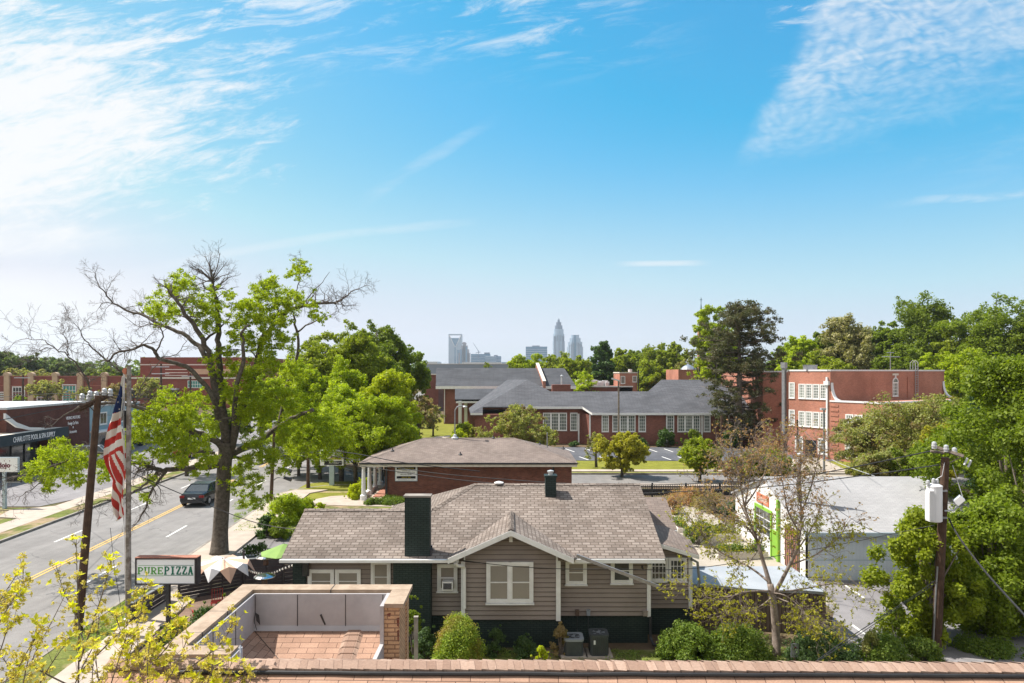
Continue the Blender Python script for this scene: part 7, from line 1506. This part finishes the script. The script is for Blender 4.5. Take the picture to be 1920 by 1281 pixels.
TL = [
 (14,656,70,230,0,'leaf_hazy','far hazy tree at the left edge above the mall'), (52,662,70,240,1,'leaf_hazy','second far tree above the mall counting from the left edge'), (-30,655,90,225,2,'leaf_hazy','far tree cut by the left edge above the mall'),
 (92,668,70,250,2,'leaf_hazy','far round tree above the third mall pilaster'), (30,690,60,215,1,'leaf_olive','brownish tree just over the mall roof at the left'), (76,690,70,214,0,'leaf_olive','rust tinged bushy tree over the mall roof'),
 (120,672,60,245,0,'leaf_hazy','far tree left of the wooden pole top'), (150,680,60,255,1,'leaf_hazy','far tree behind the insulators of the wooden pole'), (190,683,66,240,2,'leaf_mid','green tree between the wooden pole and flagpole'),
 (226,684,60,245,0,'leaf_hazy','far tree right behind the flagpole top'), (252,690,40,250,1,'leaf_mid','small far tree beside the tall banded hall'), (90,705,70,175,3,'leaf_olive','olive street tree in front of the mall pilasters'), (160,722,50,170,3,'leaf_olive','thin street tree in front of the mall behind the insulators'), (38,738,24,172,4,'leaf_mid','small green tree in front of the mall windows'),
 (222,712,55,150,3,'leaf_brown','sparse brownish tree right behind the flag'), (285,700,70,165,3,'leaf_olive','sparse tree before the banded hall wall'),
 (610,608,110,86,1,'leaf_oak','tall soft green tree right of the oak crown'), (668,604,120,84,0,'leaf_oak','broad soft green tree in the middle clump'), (705,580,130,96,2,'leaf_mid','tallest darker tree of the middle clump'), (762,640,90,100,4,'leaf_mid','dark tree at the right end of the middle clump'),
 (560,668,120,70,1,'leaf_bright','bright tree filling the gap behind the oak stems'), (640,672,120,66,0,'leaf_bright','bright yellow green tree of the middle clump'), (725,682,125,64,2,'leaf_lime','brightest yellow green tree over the notice board'), (668,735,150,58.5,1,'leaf_bright','low spreading bright tree over the corner sign'), (600,760,110,62,0,'leaf_bright','bright low tree behind the short brown pole'), (752,742,80,74,2,'leaf_bright','bright low crown left of the crepe myrtle'),
 (490,700,110,80,2,'leaf_bright','bright tree seen between the oak stems'), (350,742,120,64,3,'leaf_bright','loose bright tree left of the oak trunk'), (430,760,90,90,1,'leaf_mid','green tree behind the oak trunk'),
 (590,640,140,82,0,'leaf_oak','soft green tree left of the tallest middle tree'), (700,640,150,88,2,'leaf_mid','mid green tree filling below the tallest middle tree'), (640,720,150,61,1,'leaf_bright','bright low tree at the heart of the middle clump'), (716,735,130,60,0,'leaf_bright','bright low tree left of the notice board'), (560,770,130,64,2,'leaf_bright','bright low tree between oak trunk and brown pole'),
 (785,728,84,92,3,'leaf_brown','brown tinged crepe myrtle on the school lawn'), (812,752,50,104,3,'leaf_olive','thin crepe myrtle beside the chapel wall'),
 (985,652,74,165,1,'leaf_bright','rounded bright tree left of the fire wall'), (955,682,36,175,3,'leaf_oak','small tree at the left end of the chapel ridge clump'), (912,672,34,180,3,'leaf_oak','small wispy tree before the skyline blocks'), (1040,652,70,170,0,'leaf_oak','tree directly below the tallest tower'), (1078,655,76,165,2,'leaf_oak','soft green tree below the broad tower'), (1095,690,70,150,3,'leaf_bright','bright low tree over the brick chimney'),
 (1129,634,62,178,1,'leaf_dark','dark rounded tree right of the towers'), (1110,672,50,182,4,'leaf_dark','dark lower crown beside the dark rounded tree'), (1165,645,70,190,0,'leaf_oak','pale green tree right of the dark rounded one'), (1200,640,80,200,2,'leaf_mid','mid green tree above the brick tower block'), (1232,638,80,185,3,'leaf_oak','loose tree left of the bare branched one'), (1262,636,80,180,1,'leaf_oak','tree with bare branches beside the pine'), (1225,672,90,165,2,'leaf_oak','broad lower tree right of the brick tower block'), (1285,655,60,170,3,'leaf_olive','sparse tree in front of the domed house'),
 (1338,566,90,132,1,'leaf_bright','tall bright tree behind the pine'), (1362,600,80,140,4,'leaf_bright','second bright tree hidden by the pine'), (1312,600,50,135,3,'leaf_bright','wispy bright tree at the foot of the spire'),
 (1470,632,80,150,0,'leaf_mid','green tree just right of the pine'), (1505,628,80,140,2,'leaf_bright','bright tree left of the beige flowering one'), (1540,618,90,145,1,'leaf_mid','mid green tree behind the beige flowering one'), (1490,662,90,125,1,'leaf_bright','bright low tree over the hall roof left part'), (1545,655,100,122,0,'leaf_oak','soft low tree over the hall roof corner'),
 (1600,573,130,132,2,'leaf_beige','beige flowering wide crowned tree above the hall'), (1590,640,120,135,4,'leaf_dark','dark ivied tree under the beige crown'),
 (1722,543,150,134,0,'leaf_mid','tall spreading green tree above the ladder'), (1668,590,90,138,1,'leaf_mid','tree between the beige crown and the tall spreading one'), (1655,660,70,118,2,'leaf_mid','low green tree behind the antenna'), (1700,640,110,124,2,'leaf_mid','middle green tree over the hall parapet'), (1745,660,70,112,1,'leaf_bright','bright low tree at the ladder top'),
 (1858,546,160,112,1,'leaf_mid','big tree at the upper right'), (1800,590,100,116,0,'leaf_oak','bright sided tree left of the upper right one'), (1940,540,140,108,2,'leaf_mid','tree cut by the right edge at the top'), (1822,640,120,96,2,'leaf_bright','bright bushy tree below the upper right trees'), (1885,655,120,92,0,'leaf_oak','bright tree near the right edge over the cedar'), (1790,668,60,100,4,'leaf_bright','narrow bright tree at the hall right end'),
 (1690,746,220,60,1,'leaf_olive','olive brown tinged tree before the hall bay'), (1625,775,130,64,2,'leaf_olive','left lobe tree before the hall windows'), (1780,738,170,66,0,'leaf_olive','brownish tree in front of the hall right end'), (1765,790,110,52,2,'leaf_yellow','yellow green tree behind the transformer pole top'), (1655,832,130,52,0,'leaf_olive','dark low tree behind the white garage ridge'), (1710,820,90,50,1,'leaf_mid','low green tree over the garage right end'),
 (1166,806,96,63.5,0,'leaf_yellow','round bright yellow green street tree before the school lot'), (1312,820,84,60.5,2,'leaf_oak','round green street tree before the school lot'), (1118,808,56,70,3,'leaf_olive','small grey green tree left of the round street tree'), (960,752,130,76,3,'leaf_olive','wispy pale tree in front of the school roof corner'), (1010,795,90,74,3,'leaf_olive','low wispy tree under the school windows'), (1432,838,110,58,1,'leaf_oak','green crown behind the rust coloured shrub'), (1390,850,80,60,3,'leaf_brown','rust tinged crown left of the can transformer'),
 (1855,690,150,52,4,'leaf_mid','leafy tree over the dark cedar'), (1955,640,160,60,1,'leaf_mid','leafy tree cut by the right edge'),
]
for t_ in TL: tree(*t_)
# right edge maples (closer, finer leaves)
def leafy(px, pyt, pyb, wpx, Y, mat_, label, n=60, per=420, leaf=.075, seed=1, name='maple_tree', cat='tree', trunk=True, shell=.45, r=(.16, .30)):
    rnd = random.Random(seed); b = Vector((PX(px, Y), Y, 0)); zt_, zb_ = PZ(pyt, Y), max(.3, PZ(pyb, Y)); W_ = wpx/F*Y/2; o = T(name, label, cat, b, BT if cat == 'tree' else None); cl = []
    for k in range(n):
        t = rnd.random(); z_ = zb_+(zt_-zb_)*t; prof = math.sin(math.pi*min(1, max(.05, .12+t*.86)))**.6; a = rnd.uniform(0, 6.28); rr_ = W_*prof*math.sqrt(rnd.random()); q = rnd.uniform(*r)*W_
        cl.append((b.x+rr_*math.cos(a), b.y+rr_*math.sin(a)*.8, z_, q))
    m_ = MB(); m_.tube(smooth_path([b, b+Vector((.1, 0, zt_*.3)), b+Vector((-.05, .1, zt_*.6)), b+Vector((0, 0, zt_*.9))], 3), [.17-.012*i for i in range(10)], 8)
    for c in rnd.sample(cl, min(24, n)): z_ = rnd.uniform(.15, .5)*c[2]; m_.tube([b+Vector((0, 0, z_)), Vector(((b.x+c[0])/2, (b.y+c[1])/2, (z_+c[2])/2-.1)), Vector(c[:3])], [.06, .04, .012], 5)
    if trunk: m_.build('trunk', 'bark_grey', o, smooth=True, uv=False)
    leaves('crown', cl, per, leaf, mat_, o, seed=seed, outward=.6, up=.3, shell=shell); return o
leafy(1890, 680, 1235, 290, 34, 'leaf_mid', 'tall fresh green maple filling the right edge', 110, 420, .095, 41, r=(.14, .26))
leafy(1735, 968, 1215, 190, 24.6, 'leaf_oak', 'bright green maple in front of the white garage', 90, 360, .065, 42, r=(.13, .24))
leafy(1862, 945, 1250, 225, 25.5, 'leaf_mid', 'lower green maple right of the transformer pole', 110, 420, .07, 43, r=(.14, .26))
leafy(1940, 790, 1250, 210, 28, 'leaf_mid', 'green maple cut by the right edge', 60, 420, .08, 44, r=(.16, .3))
# dark cedar
def conifer(px, pyt, pyb, wpx, Y, label, seed):
    rnd = random.Random(seed); b = Vector((PX(px, Y), Y, 0)); zt_, W_ = PZ(pyt, Y), wpx/F*Y/2; o = T('cedar_tree', label, 'tree', b, BT); cl = []
    for k in range(130): t = rnd.random()**.8; z_ = .6+(zt_-.6)*t; a = rnd.uniform(0, 6.28); rr_ = W_*(1-t*.8)*rnd.uniform(.5, 1); cl.append((b.x+rr_*math.cos(a), b.y+rr_*math.sin(a), z_, W_*.22))
    MB().tube([b, b+Vector((0, 0, zt_*.9))], [.22, .05], 8).build('trunk', 'bark', o, uv=False); leaves('crown', cl, 170, .09, 'leaf_cedar', o, seed=seed, outward=.5, aspect=.3, shell=.4)
conifer(1838, 690, 1000, 80, 46, 'dark cedar in shade behind the transformer pole', 6); conifer(1872, 730, 1000, 70, 44, 'second dark cedar close to the right edge', 7)
# ------------------------------------------------------------------ tall pine: whorled limbs with flat needle pads
YPn = 88.3; rnd = random.Random(12); pb = Vector((PX(1386, YPn), YPn, 0)); pn_ = T('pine_tree', 'tall dark layered pine standing before the school roof', 'tree', pb); m_ = MB(); ztp = PZ(572, YPn)
tp3 = smooth_path([pb, pb+Vector((-.05, 0, 5)), pb+Vector((.1, .1, 10)), pb+Vector((.0, 0, 14)), pb+Vector((.15, 0, ztp))], 4); m_.tube(tp3, [.52-.47*i/(len(tp3)-1) for i in range(len(tp3))], 12)
shape = [(840, 0, 0), (832, .0, 0), (815, 2.0, 2.5), (790, 4.0, 4.8), (760, 4.8, 5.8), (735, 6.2, 5.4), (700, 6.2, 6.0), (670, 6.2, 6.6), (640, 6.4, 6.9), (615, 5.8, 5.0), (595, 4.0, 4.6), (580, 2.0, 3.2), (570, .8, 1.2)]
def wid(py, k):
    for (a, l0, r0_), (b, l1, r1_) in zip(shape, shape[1:]):
        if py >= b: t = (a-py)/(a-b); return (l0+(l1-l0)*t) if k else (r0_+(r1_-r0_)*t)
    return .6
cl = []; n_ = 104
for k in range(n_):
    py = 822-(822-572)*(k/n_); z_ = PZ(py, YPn); a = k*2.4+rnd.uniform(-.3, .3); side = math.cos(a) < 0; Lb = wid(py, side)*rnd.uniform(.6, 1.08)
    if rnd.random() < .12: continue
    d = Vector((math.cos(a), math.sin(a)*.9, rnd.uniform(-.02, .22))); p0_ = Vector((pb.x, pb.y, z_)); p1_ = p0_+d*Lb*.5+Vector((0, 0, -.1)); p2_ = p0_+d*Lb+Vector((0, 0, rnd.uniform(-.35, .3))); m_.tube([p0_, p1_, p2_], [.09, .06, .02], 5)
    for j in range(int((2+Lb*1.3) if z_ < PZ(700, YPn) else (4+Lb*2.4))): t = rnd.uniform(.45, 1.05) if z_ < PZ(700, YPn) else rnd.uniform(.1, 1.05); q = p0_+(p2_-p0_)*t; cl.append((q.x+rnd.gauss(0, .35), q.y+rnd.gauss(0, .5), q.z+rnd.uniform(-.35, .6), rnd.uniform(.35, .75)))
m_.build('trunk', 'bark_grey', pn_, smooth=True, uv=False)
leaves('crown', cl, 52, .15, 'leaf_pine', pn_, seed=9, aspect=.36, outward=.4, up=.2, shell=.15, flat=.6)
# ------------------------------------------------------------------ budding tree before the board shed
YT = 23.7; rb = random.Random(33); bt = T('budding_tree', 'open branched tree with small rust and green buds before the board shed', 'tree', G(1456, 1228)); m_ = MB(); tips = []
BL = [([(1456,1230,0),(1455,1190,0),(1452,1150,0),(1448,1115,0),(1444,1095,.1)], .16, .11), ([(1444,1098,.1),(1436,1070,.2),(1427,1040,.3),(1420,1015,.4),(1408,985,.5),(1396,950,.6),(1388,905,.7),(1380,870,.8),(1370,835,.9)], .09, .012),
 ([(1450,1115,0),(1465,1090,-.2),(1480,1060,-.4),(1492,1035,-.5),(1500,1000,-.6),(1503,960,-.6),(1498,920,-.7),(1499,880,-.7),(1502,840,-.8)], .08, .012), ([(1440,1090,.1),(1415,1070,.6),(1385,1052,1),(1350,1035,1.4),(1325,1012,1.7),(1305,985,2),(1280,955,2.2)], .045, .01),
 ([(1420,1015,.4),(1402,990,0),(1378,975,-.3),(1352,962,-.6),(1330,940,-.8),(1310,915,-1)], .04, .009), ([(1492,1035,-.5),(1510,1010,-.2),(1530,975,0),(1540,940,.2)], .035, .009), ([(1446,1110,0),(1480,1108,.5),(1520,1102,.9),(1560,1095,1.3),(1610,1098,1.6),(1650,1110,1.8)], .04, .008),
 ([(1448,1120,0),(1420,1140,-.5),(1380,1150,-1),(1340,1158,-1.3)], .03, .008), ([(1448,1118,0),(1490,1135,-.5),(1530,1165,-.9),(1555,1185,-1)], .03, .008), ([(1446,1108,0),(1400,1110,-.6),(1360,1120,-1),(1320,1110,-1.2),(1290,1098,-1.4)], .035, .008),
 ([(1480,1060,-.4),(1530,1040,-.6),(1570,1010,-.8),(1590,980,-1)], .03, .008), ([(1500,1000,-.6),(1478,960,-.9),(1470,920,-1),(1462,880,-1.1)], .04, .009), ([(1408,985,.5),(1385,940,.9),(1362,890,1.2),(1345,845,1.4)], .03, .008), ([(1503,960,-.6),(1520,915,-.8),(1532,870,-1),(1540,835,-1.1)], .03, .008), ([(1462,880,-1.1),(1468,850,-1.2),(1474,820,-1.2)], .02, .007), ([(1396,950,.6),(1405,900,.5),(1412,860,.4),(1416,828,.4)], .03, .008), ([(1396,950,.6),(1420,915,.8),(1436,880,1),(1440,850,1.1)], .035, .009), ([(1448,1112,0),(1475,1118,-.8),(1510,1150,-1.6),(1520,1180,-2)], .028, .008)]
for pts, r0_, r1_ in BL:
    w3 = smooth_path([P(a, b, YT+dY) if b < 1228 else G(a, b)+Vector((0, 0, -.02)) for a, b, dY in pts], 3); n = len(w3); rr_ = [r0_+(r1_-r0_)*(i/(n-1))**.8 for i in range(n)]; m_.tube(w3, rr_, 8)
    if r0_ < .15:
        for k in range(int(n*2.6)): j = rb.randint(int(n*.3), n-2); ax = (w3[j+1]-w3[j]).normalized(); twig(m_, w3[j], ax*.6+Vector((rb.gauss(0, .5), rb.gauss(0, .5), rb.gauss(.1, .45))), .5*rb.uniform(.6, 1.3), max(.007, rr_[j]*.4), 2, rb, tips, .5, (1, 2), 0, 4, .0045)
        twig(m_, w3[-1], w3[-1]-w3[-3], .5, rr_[-1], 2, rb, tips, .5, (2, 2), 0, 4, .0045)
m_.build('trunk', 'bark_tan', bt, smooth=True, uv=False)
tt = [t for t in tips]; hi = [(t.x, t.y, t.z, .06) for t in tt if t.z > 4.8]; lo_ = [(t.x, t.y, t.z, .07) for t in tt if not t.z > 4.8]
leaves('crown', hi, 4, .034, 'leaf_rust', bt, seed=3, shell=.1, outward=.2); leaves('crown', lo_, 6, .036, 'leaf_yellow', bt, seed=4, shell=.1, outward=.2)
# ------------------------------------------------------------------ rust coloured shrubs by the iron fence
def shrub(px, pyt, Y, wpx, hz0, mat_, label, n=26, per=260, leaf=.05, seed=1, name='shrub', fl=1.0, grp=None, sh=.55, y_s=.9, shoots=True):
    rnd = random.Random(seed); c = Vector((PX(px, Y), Y, 0)); W_ = wpx/F*Y/2; zt_ = PZ(pyt, Y); o = T(name, label, 'shrub', c, grp); cl = []
    for k in range(n):
        a = rnd.uniform(0, 6.28); t = rnd.random(); el = t*1.45; rr_ = W_*.78*math.cos(el); cl.append((c.x+rr_*math.cos(a)*rnd.uniform(.7, 1), c.y+rr_*math.sin(a)*y_s*rnd.uniform(.7, 1), hz0+(zt_-hz0)*.82*math.sin(el)*rnd.uniform(.85, 1.0), W_*rnd.uniform(.16, .36)))
    for k in range(max(4, n//3) if shoots else 0):
        a = rnd.uniform(0, 6.28); el = rnd.uniform(.1, 1.45); rr_ = W_*rnd.uniform(.95, 1.12)*math.cos(el); cl.append((c.x+rr_*math.cos(a), c.y+rr_*math.sin(a)*y_s, hz0+(zt_-hz0)*math.sin(el)*rnd.uniform(.92, 1.08), W_*rnd.uniform(.05, .10)))
    st_ = MB()
    for k in range(7): q = cl[k]; st_.tube([(c.x+rnd.uniform(-.1, .1), c.y, 0), (q[0], q[1], q[2])], [.03, .01], 4)
    st_.build('stem', 'twig_bark', o, uv=False); leaves('foliage', cl, per, leaf, mat_, o, seed=seed, outward=.7, up=.4, shell=sh, flat=fl); return o
shrub(860, 1143, 22.3, 112, .05, 'leaf_bush', 'round clipped shrub with reddish tips in front of the gable', 150, 300, .026, 1, 'round_bush', shoots=False)
shrub(1290, 1172, 23.0, 130, .05, 'leaf_hedge', 'big rounded green shrub left of the budding tree', 50, 430, .035, 2, 'round_bush'); shrub(1385, 1178, 23.2, 150, .05, 'leaf_hedge', 'broad low green shrub right behind the big rounded one', 50, 400, .035, 3, 'round_bush')
shrub(1262, 1196, 23.3, 60, .05, 'leaf_hedge', 'small shrub against the bungalow annex corner', 26, 260, .035, 13, 'round_bush')
shrub(1014, 1207, 22.4, 40, .05, 'leaf_lime', 'tiny bright shrub left of the condensers', 18, 170, .03, 4)
shrub(1050, 1165, 23.4, 44, .05, 'leaf_brown', 'tall narrow brown green shrub beside the condensers', 22, 150, .035, 5); shrub(930, 1172, 23.6, 46, .05, 'leaf_ivy', 'dark leafy plant under the double window', 20, 160, .035, 6); shrub(985, 1192, 23.4, 60, .02, 'leaf_ivy', 'low dark ground shrub along the green foundation', 24, 160, .035, 7)
shrub(775, 1118, 23.2, 44, .05, 'leaf_mid', 'climbing green vine at the chimney foot', 24, 260, .035, 8, 'climbing_vine'); shrub(800, 1168, 22.8, 60, .05, 'leaf_ivy', 'dark ivy mound between post and round bush', 24, 260, .035, 9, 'ivy_mound')
shrub(1540, 1182, 22.8, 150, .02, 'leaf_ivy', 'dark ivy covered bank right of the budding trunk', 40, 330, .035, 10, 'ivy_mound'); shrub(1655, 1195, 22.6, 130, .02, 'leaf_hedge', 'ivy mound before the parking stripes', 36, 300, .035, 11, 'ivy_mound'); shrub(1632, 1172, 22.4, 50, .02, 'leaf_olive', 'upright grey green seedling among the ivy', 16, 110, .035, 12); shrub(1725, 1195, 23, 90, .02, 'leaf_hedge', 'ivy mound at the transformer pole foot', 30, 260, .035, 14, 'ivy_mound'); shrub(1850, 1205, 24, 120, .02, 'leaf_hedge', 'shrub under the lower green maple', 30, 260, .04, 15)
shrub(1682, 1105, 23.3, 34, .3, 'leaf_mid', 'narrow leafy sucker left of the bright maple', 16, 160, .045, 16)
# patio and pavement planting
shrub(392, 1124, 22.6, 110, .0, 'leaf_dark', 'dark evergreen shrub behind the tan parapet', 40, 300, .04, 17); shrub(432, 1108, 23.6, 80, .0, 'leaf_mid', 'mid green shrub right of the dark evergreen', 30, 260, .04, 18); shrub(335, 1150, 21.5, 110, .0, 'leaf_mid', 'leafy shrub under the pizza sign', 36, 280, .04, 19); shrub(300, 1168, 20.5, 70, .0, 'leaf_dark', 'low dark shrub left of the parapet corner', 26, 220, .04, 20)
shrub(538, 925, 44, 90, .05, 'leaf_bright', 'bright leafy shrub at the drive entrance', 34, 330, .06, 21); shrub(575, 905+28, 47, 44, .05, 'leaf_bright', 'second bright shrub behind the drive entrance shrub', 24, 220, .06, 22); shrub(500, 962, 40.5, 50, .02, 'leaf_dark', 'dark purple brown spiky shrub beside the drive', 22, 160, .06, 23); shrub(530, 966, 40, 56, .02, 'leaf_mid', 'green shrub left of the bungalow roof corner', 24, 220, .06, 24)
shrub(600, 940, 46, 30, .02, 'leaf_lime', 'small round lime shrub by the office path', 18, 220, .045, 25); shrub(668, 906, 52.4, 42, .05, 'leaf_lime', 'round lime shrub left of the first porch column', 30, 420, .05, 26); shrub(683, 895, 54.5, 34, .05, 'leaf_lime', 'round lime shrub between the porch columns', 26, 340, .05, 27); shrub(735, 936, 50.6, 70, .02, 'leaf_hedge', 'low clipped green hedge under the office sign', 30, 240, .05, 28); shrub(700, 937, 50.2, 44, .02, 'leaf_hedge', 'low clipped hedge end near the porch', 20, 180, .05, 29)
shrub(1250, 802, 88.5, 42, .1, 'leaf_dark', 'dark shrub before the middle school windows', 24, 260, .1, 30); shrub(1368, 808, 88.5, 50, .1, 'leaf_dark', 'dark shrub left of the pine trunk', 24, 260, .1, 31); shrub(1300, 806, 88.6, 44, .1, 'leaf_mid', 'green shrub right of the dark school shrub', 24, 220, .1, 32); shrub(1195, 818, 88.8, 40, .1, 'leaf_dark', 'low dark shrub below the school windows', 20, 160, .1, 33); shrub(1078, 828, 89, 24, .1, 'leaf_dark', 'tiny dark shrub at the school corner', 14, 100, .1, 34)
shrub(872, 790, 98, 50, .1, 'leaf_bright', 'bright shrub at the link porch', 26, 220, .12, 35); shrub(862, 805, 90, 44, .1, 'leaf_lime', 'yellow green shrub in front of the link porch', 22, 220, .1, 36); shrub(905, 800, 84, 60, .1, 'leaf_olive', 'olive shrub below the school roof corner', 24, 220, .1, 37); shrub(795, 775, 118, 40, .1, 'leaf_dark', 'dark shrub by the chapel wall', 20, 160, .14, 38); shrub(745, 805, 93, 30, .1, 'leaf_dark', 'dark hedge shrub behind the notice board', 18, 160, .1, 39)
shrub(1290, 915, 50.5, 90, .1, 'leaf_rust', 'rust coloured shrub before the picket fence', 34, 120, .06, 40, sh=.2); shrub(1335, 928, 48, 90, .1, 'leaf_brown', 'brown and orange shrub left of the white garage', 34, 120, .06, 41, sh=.2); shrub(1370, 935, 46.5, 60, .1, 'leaf_ivy', 'dark shrub at the garage rear corner', 26, 120, .06, 42); shrub(1262, 930, 47, 40, .1, 'leaf_rust', 'small rust shrub next to the bungalow rear roof', 20, 90, .06, 43, sh=.2)
shrub(1310, 978, 38.5, 70, .3, 'leaf_hedge', 'green plaza shrub left behind the bench planter', 26, 220, .05, 44); shrub(1385, 850+10, 61, 60, .2, 'leaf_rust', 'rust tipped shrub left of the can transformer', 24, 90, .07, 45, sh=.2); shrub(1440, 822, 60, 100, .5, 'leaf_rust', 'tall rust coloured shrub behind the budding tree', 36, 110, .07, 46, sh=.2); shrub(1240, 1000, 36.5, 20, .1, 'leaf_dark', 'small plaza plant by the side roof', 10, 60, .05, 47)
# ------------------------------------------------------------------ near sapling with bright opening buds, lower left
def sapling(name, label, stems, seed, leafsz=.030, dens=1.0):
    rnd = random.Random(seed); b = stems[0][0]; o = T(name, label, 'tree', P(*b) if len(b) == 3 else b, 'budding saplings beside the roof'); m_ = MB(); tan, bud, ros = [], [], []
    for pts in stems:
        w3 = smooth_path([P(*q) for q in pts], 4); n = len(w3); L_ = sum((w3[i+1]-w3[i]).length for i in range(n-1)); r0_ = .006+.010*min(1, L_/3); rr_ = [r0_+( .0035-r0_)*i/(n-1) for i in range(n)]; m_.tube(w3, rr_, 6)
        ros.append((w3[-1], (w3[-1]-w3[-2]).normalized(), 1.0))
        k = int(L_/.085*dens)
        for j in range(k):
            t = rnd.uniform(.12, .97)*(n-1); i = int(t); p = w3[i]+(w3[i+1]-w3[i])*(t-i); ax = (w3[i+1]-w3[i]).normalized(); d = (ax*.6+Vector((rnd.gauss(0, .7), rnd.gauss(0, .7), rnd.gauss(.1, .5)))).normalized(); l_ = rnd.uniform(.05, .20); e_ = p+d*l_; m_.tube([p, e_], [.0032, .0018], 3, 0, False)
            if rnd.random() < .30: ros.append((e_, d, rnd.uniform(.5, .9)))
            else: tan.append((e_.x, e_.y, e_.z, rnd.uniform(.028, .055)))
    m_.build('trunk', 'bark_grey', o, smooth=True, uv=False)
    leaves('crown', tan, 26, .0145, 'leaf_budtan', o, seed=seed, shell=.1, outward=.5, up=.2)
    l_ = MB()
    for p, d, s_ in ros:      # fans of pointed leaflets
        up = (d+Vector((0, 0, .5))).normalized(); a = up.orthogonal().normalized(); b_ = up.cross(a); nl = rnd.randint(6, 9)
        for k in range(nl):
            t = 2*math.pi*k/nl+rnd.uniform(-.3, .3); dd = (a*math.cos(t)+b_*math.sin(t)+up*rnd.uniform(.25, .9)).normalized(); sd = dd.cross(up).normalized(); ln = leafsz*s_*rnd.uniform(1.2, 2.2); wd = ln*.24; nrm = sd.cross(dd)
            l_.face([p, p+dd*ln*.5+sd*wd+nrm*ln*.05, p+dd*ln, p+dd*ln*.5-sd*wd+nrm*ln*.05])
    l_.build('bud_leaves', 'leaf_bud', o, uv=False)
    return o
S1 = [[(146,1330,9.0),(148,1200,9.0),(146,1120,9.1),(144,1060,9.1),(143,1012,9.1)], [(150,1240,9.0),(170,1180,8.8),(190,1120,8.7),(204,1070,8.6),(208,1052,8.6)], [(160,1215,8.9),(140,1150,9.2),(120,1110,9.3),(105,1060,9.4),(104,1130,9.3)][:4], [(140,1290,8.6),(80,1260,8.5),(60,1240,8.5),(95,1170,8.6),(120,1120,8.7)], [(150,1260,8.8),(210,1200,8.6),(240,1170,8.5),(262,1135,8.5),(268,1112,8.5)], [(60,1260,8.4),(30,1270,8.3),(10,1240,8.3),(4,1232,8.3)]]
S2 = [[(180,1340,8.2),(230,1260,8.2),(250,1200,8.2),(268,1130,8.3),(272,1092,8.3)], [(200,1320,8.1),(260,1250,8.1),(300,1200,8.1),(330,1160,8.2),(346,1128,8.2)], [(230,1290,8.0),(290,1240,8.0),(330,1190,8.0),(340,1165,8.0)], [(250,1330,7.9),(330,1270,7.9),(400,1220,7.9),(425,1190,8.0),(436,1166,8.0)], [(300,1330,7.8),(350,1290,7.8),(370,1262,7.8),(385,1248,7.8)], [(120,1340,8.4),(150,1260,8.4),(180,1200,8.4),(186,1150,8.4)], [(210,1340,8.0),(225,1290,8.0),(240,1230,8.0),(225,1180,8.1),(215,1150,8.1)], [(260,1330,8.0),(330,1300,7.8),(360,1292,7.8)], [(150,1330,8.2),(190,1270,8.1),(240,1235,8.1),(290,1215,8.1),(310,1200,8.1)]]
S3 = [[(-60,1230,7.6),(-10,1180,7.6),(20,1130,7.7),(40,1100,7.7),(44,1062,7.7)], [(-60,1210,7.4),(-10,1140,7.4),(10,1110,7.4),(30,1080,7.5)], [(-60,1150,7.2),(-20,1150,7.2),(10,1140,7.2),(44,1112,7.3)], [(-60,1300,7.6),(-5,1230,7.6),(15,1180,7.6),(44,1156,7.7)], [(-40,1200,7.2),(0,1130,7.3),(36,1118,7.3)], [(-60,1320,8),(-10,1290,8),(30,1262,8),(34,1246,8)]]
rz_ = random.Random(50)
for i in range(16):
    bx_ = rz_.uniform(-20, 400); Yq = rz_.uniform(7.3, 8.2); tx_ = bx_+rz_.uniform(-20, 90); ty_ = rz_.uniform(1165, 1255)+max(0, bx_-250)*.15; S2.append([(bx_, 1345, Yq), ((bx_+tx_)/2+rz_.uniform(-12, 12), (1345+ty_)/2, Yq), (tx_, ty_, Yq)])
sapling('budding_sapling', 'upright sapling with bright yellow bud fans before the wooden pole', S1, 1, .050, 1.9); sapling('budding_sapling', 'bushy sapling with yellow buds against the tan parapet corner', S2, 2, .050, 2.3); sapling('budding_sapling', 'sapling branches with tan buds at the lower left edge', S3, 3, .046, 2.2)
# ------------------------------------------------------------------ far woods that read as one mass
rw = random.Random(77); fw = []
for k in range(900):
    Y = rw.uniform(330, 900); x = rw.uniform(-1.0, 1.0)*Y
    u__ = x/Y
    h_ = (11 if -.14 < u__ < .02 else 16)*rw.uniform(.6, 1.05); fw.append((x, Y, h_*.62, h_*.5))
w_ = leaves('distant_woods', fw, 60, 1.5, 'leaf_hazy', seed=5, outward=.8, up=.4); w_['kind'] = 'stuff'
# ------------------------------------------------------------------ haze
if HAZE > 0:
    hb_ = MB().box(-4300, 4300, -400, 5300, -1.2, 292).build('haze', [], uv=False) if False else None
    me = bpy.data.meshes.new('haze'); b = MB().box(-4300, 4300, -400, 5300, -1.2, 292); me.from_pydata(b.v, [], b.f); hz_o = bpy.data.objects.new('haze', me); COL.objects.link(hz_o); hz_o['kind'] = 'stuff'
    hm = bpy.data.materials.new('haze'); hm.use_nodes = True; hn = hm.node_tree; hn.nodes.clear(); ho = hn.nodes.new('ShaderNodeOutputMaterial'); pv = hn.nodes.new('ShaderNodeVolumePrincipled')
    pv.inputs['Color'].default_value = (.80, .90, 1.0, 1); pv.inputs['Density'].default_value = HAZE; pv.inputs['Anisotropy'].default_value = .2; hn.links.new(pv.outputs[0], ho.inputs['Volume']); me.materials.append(hm)
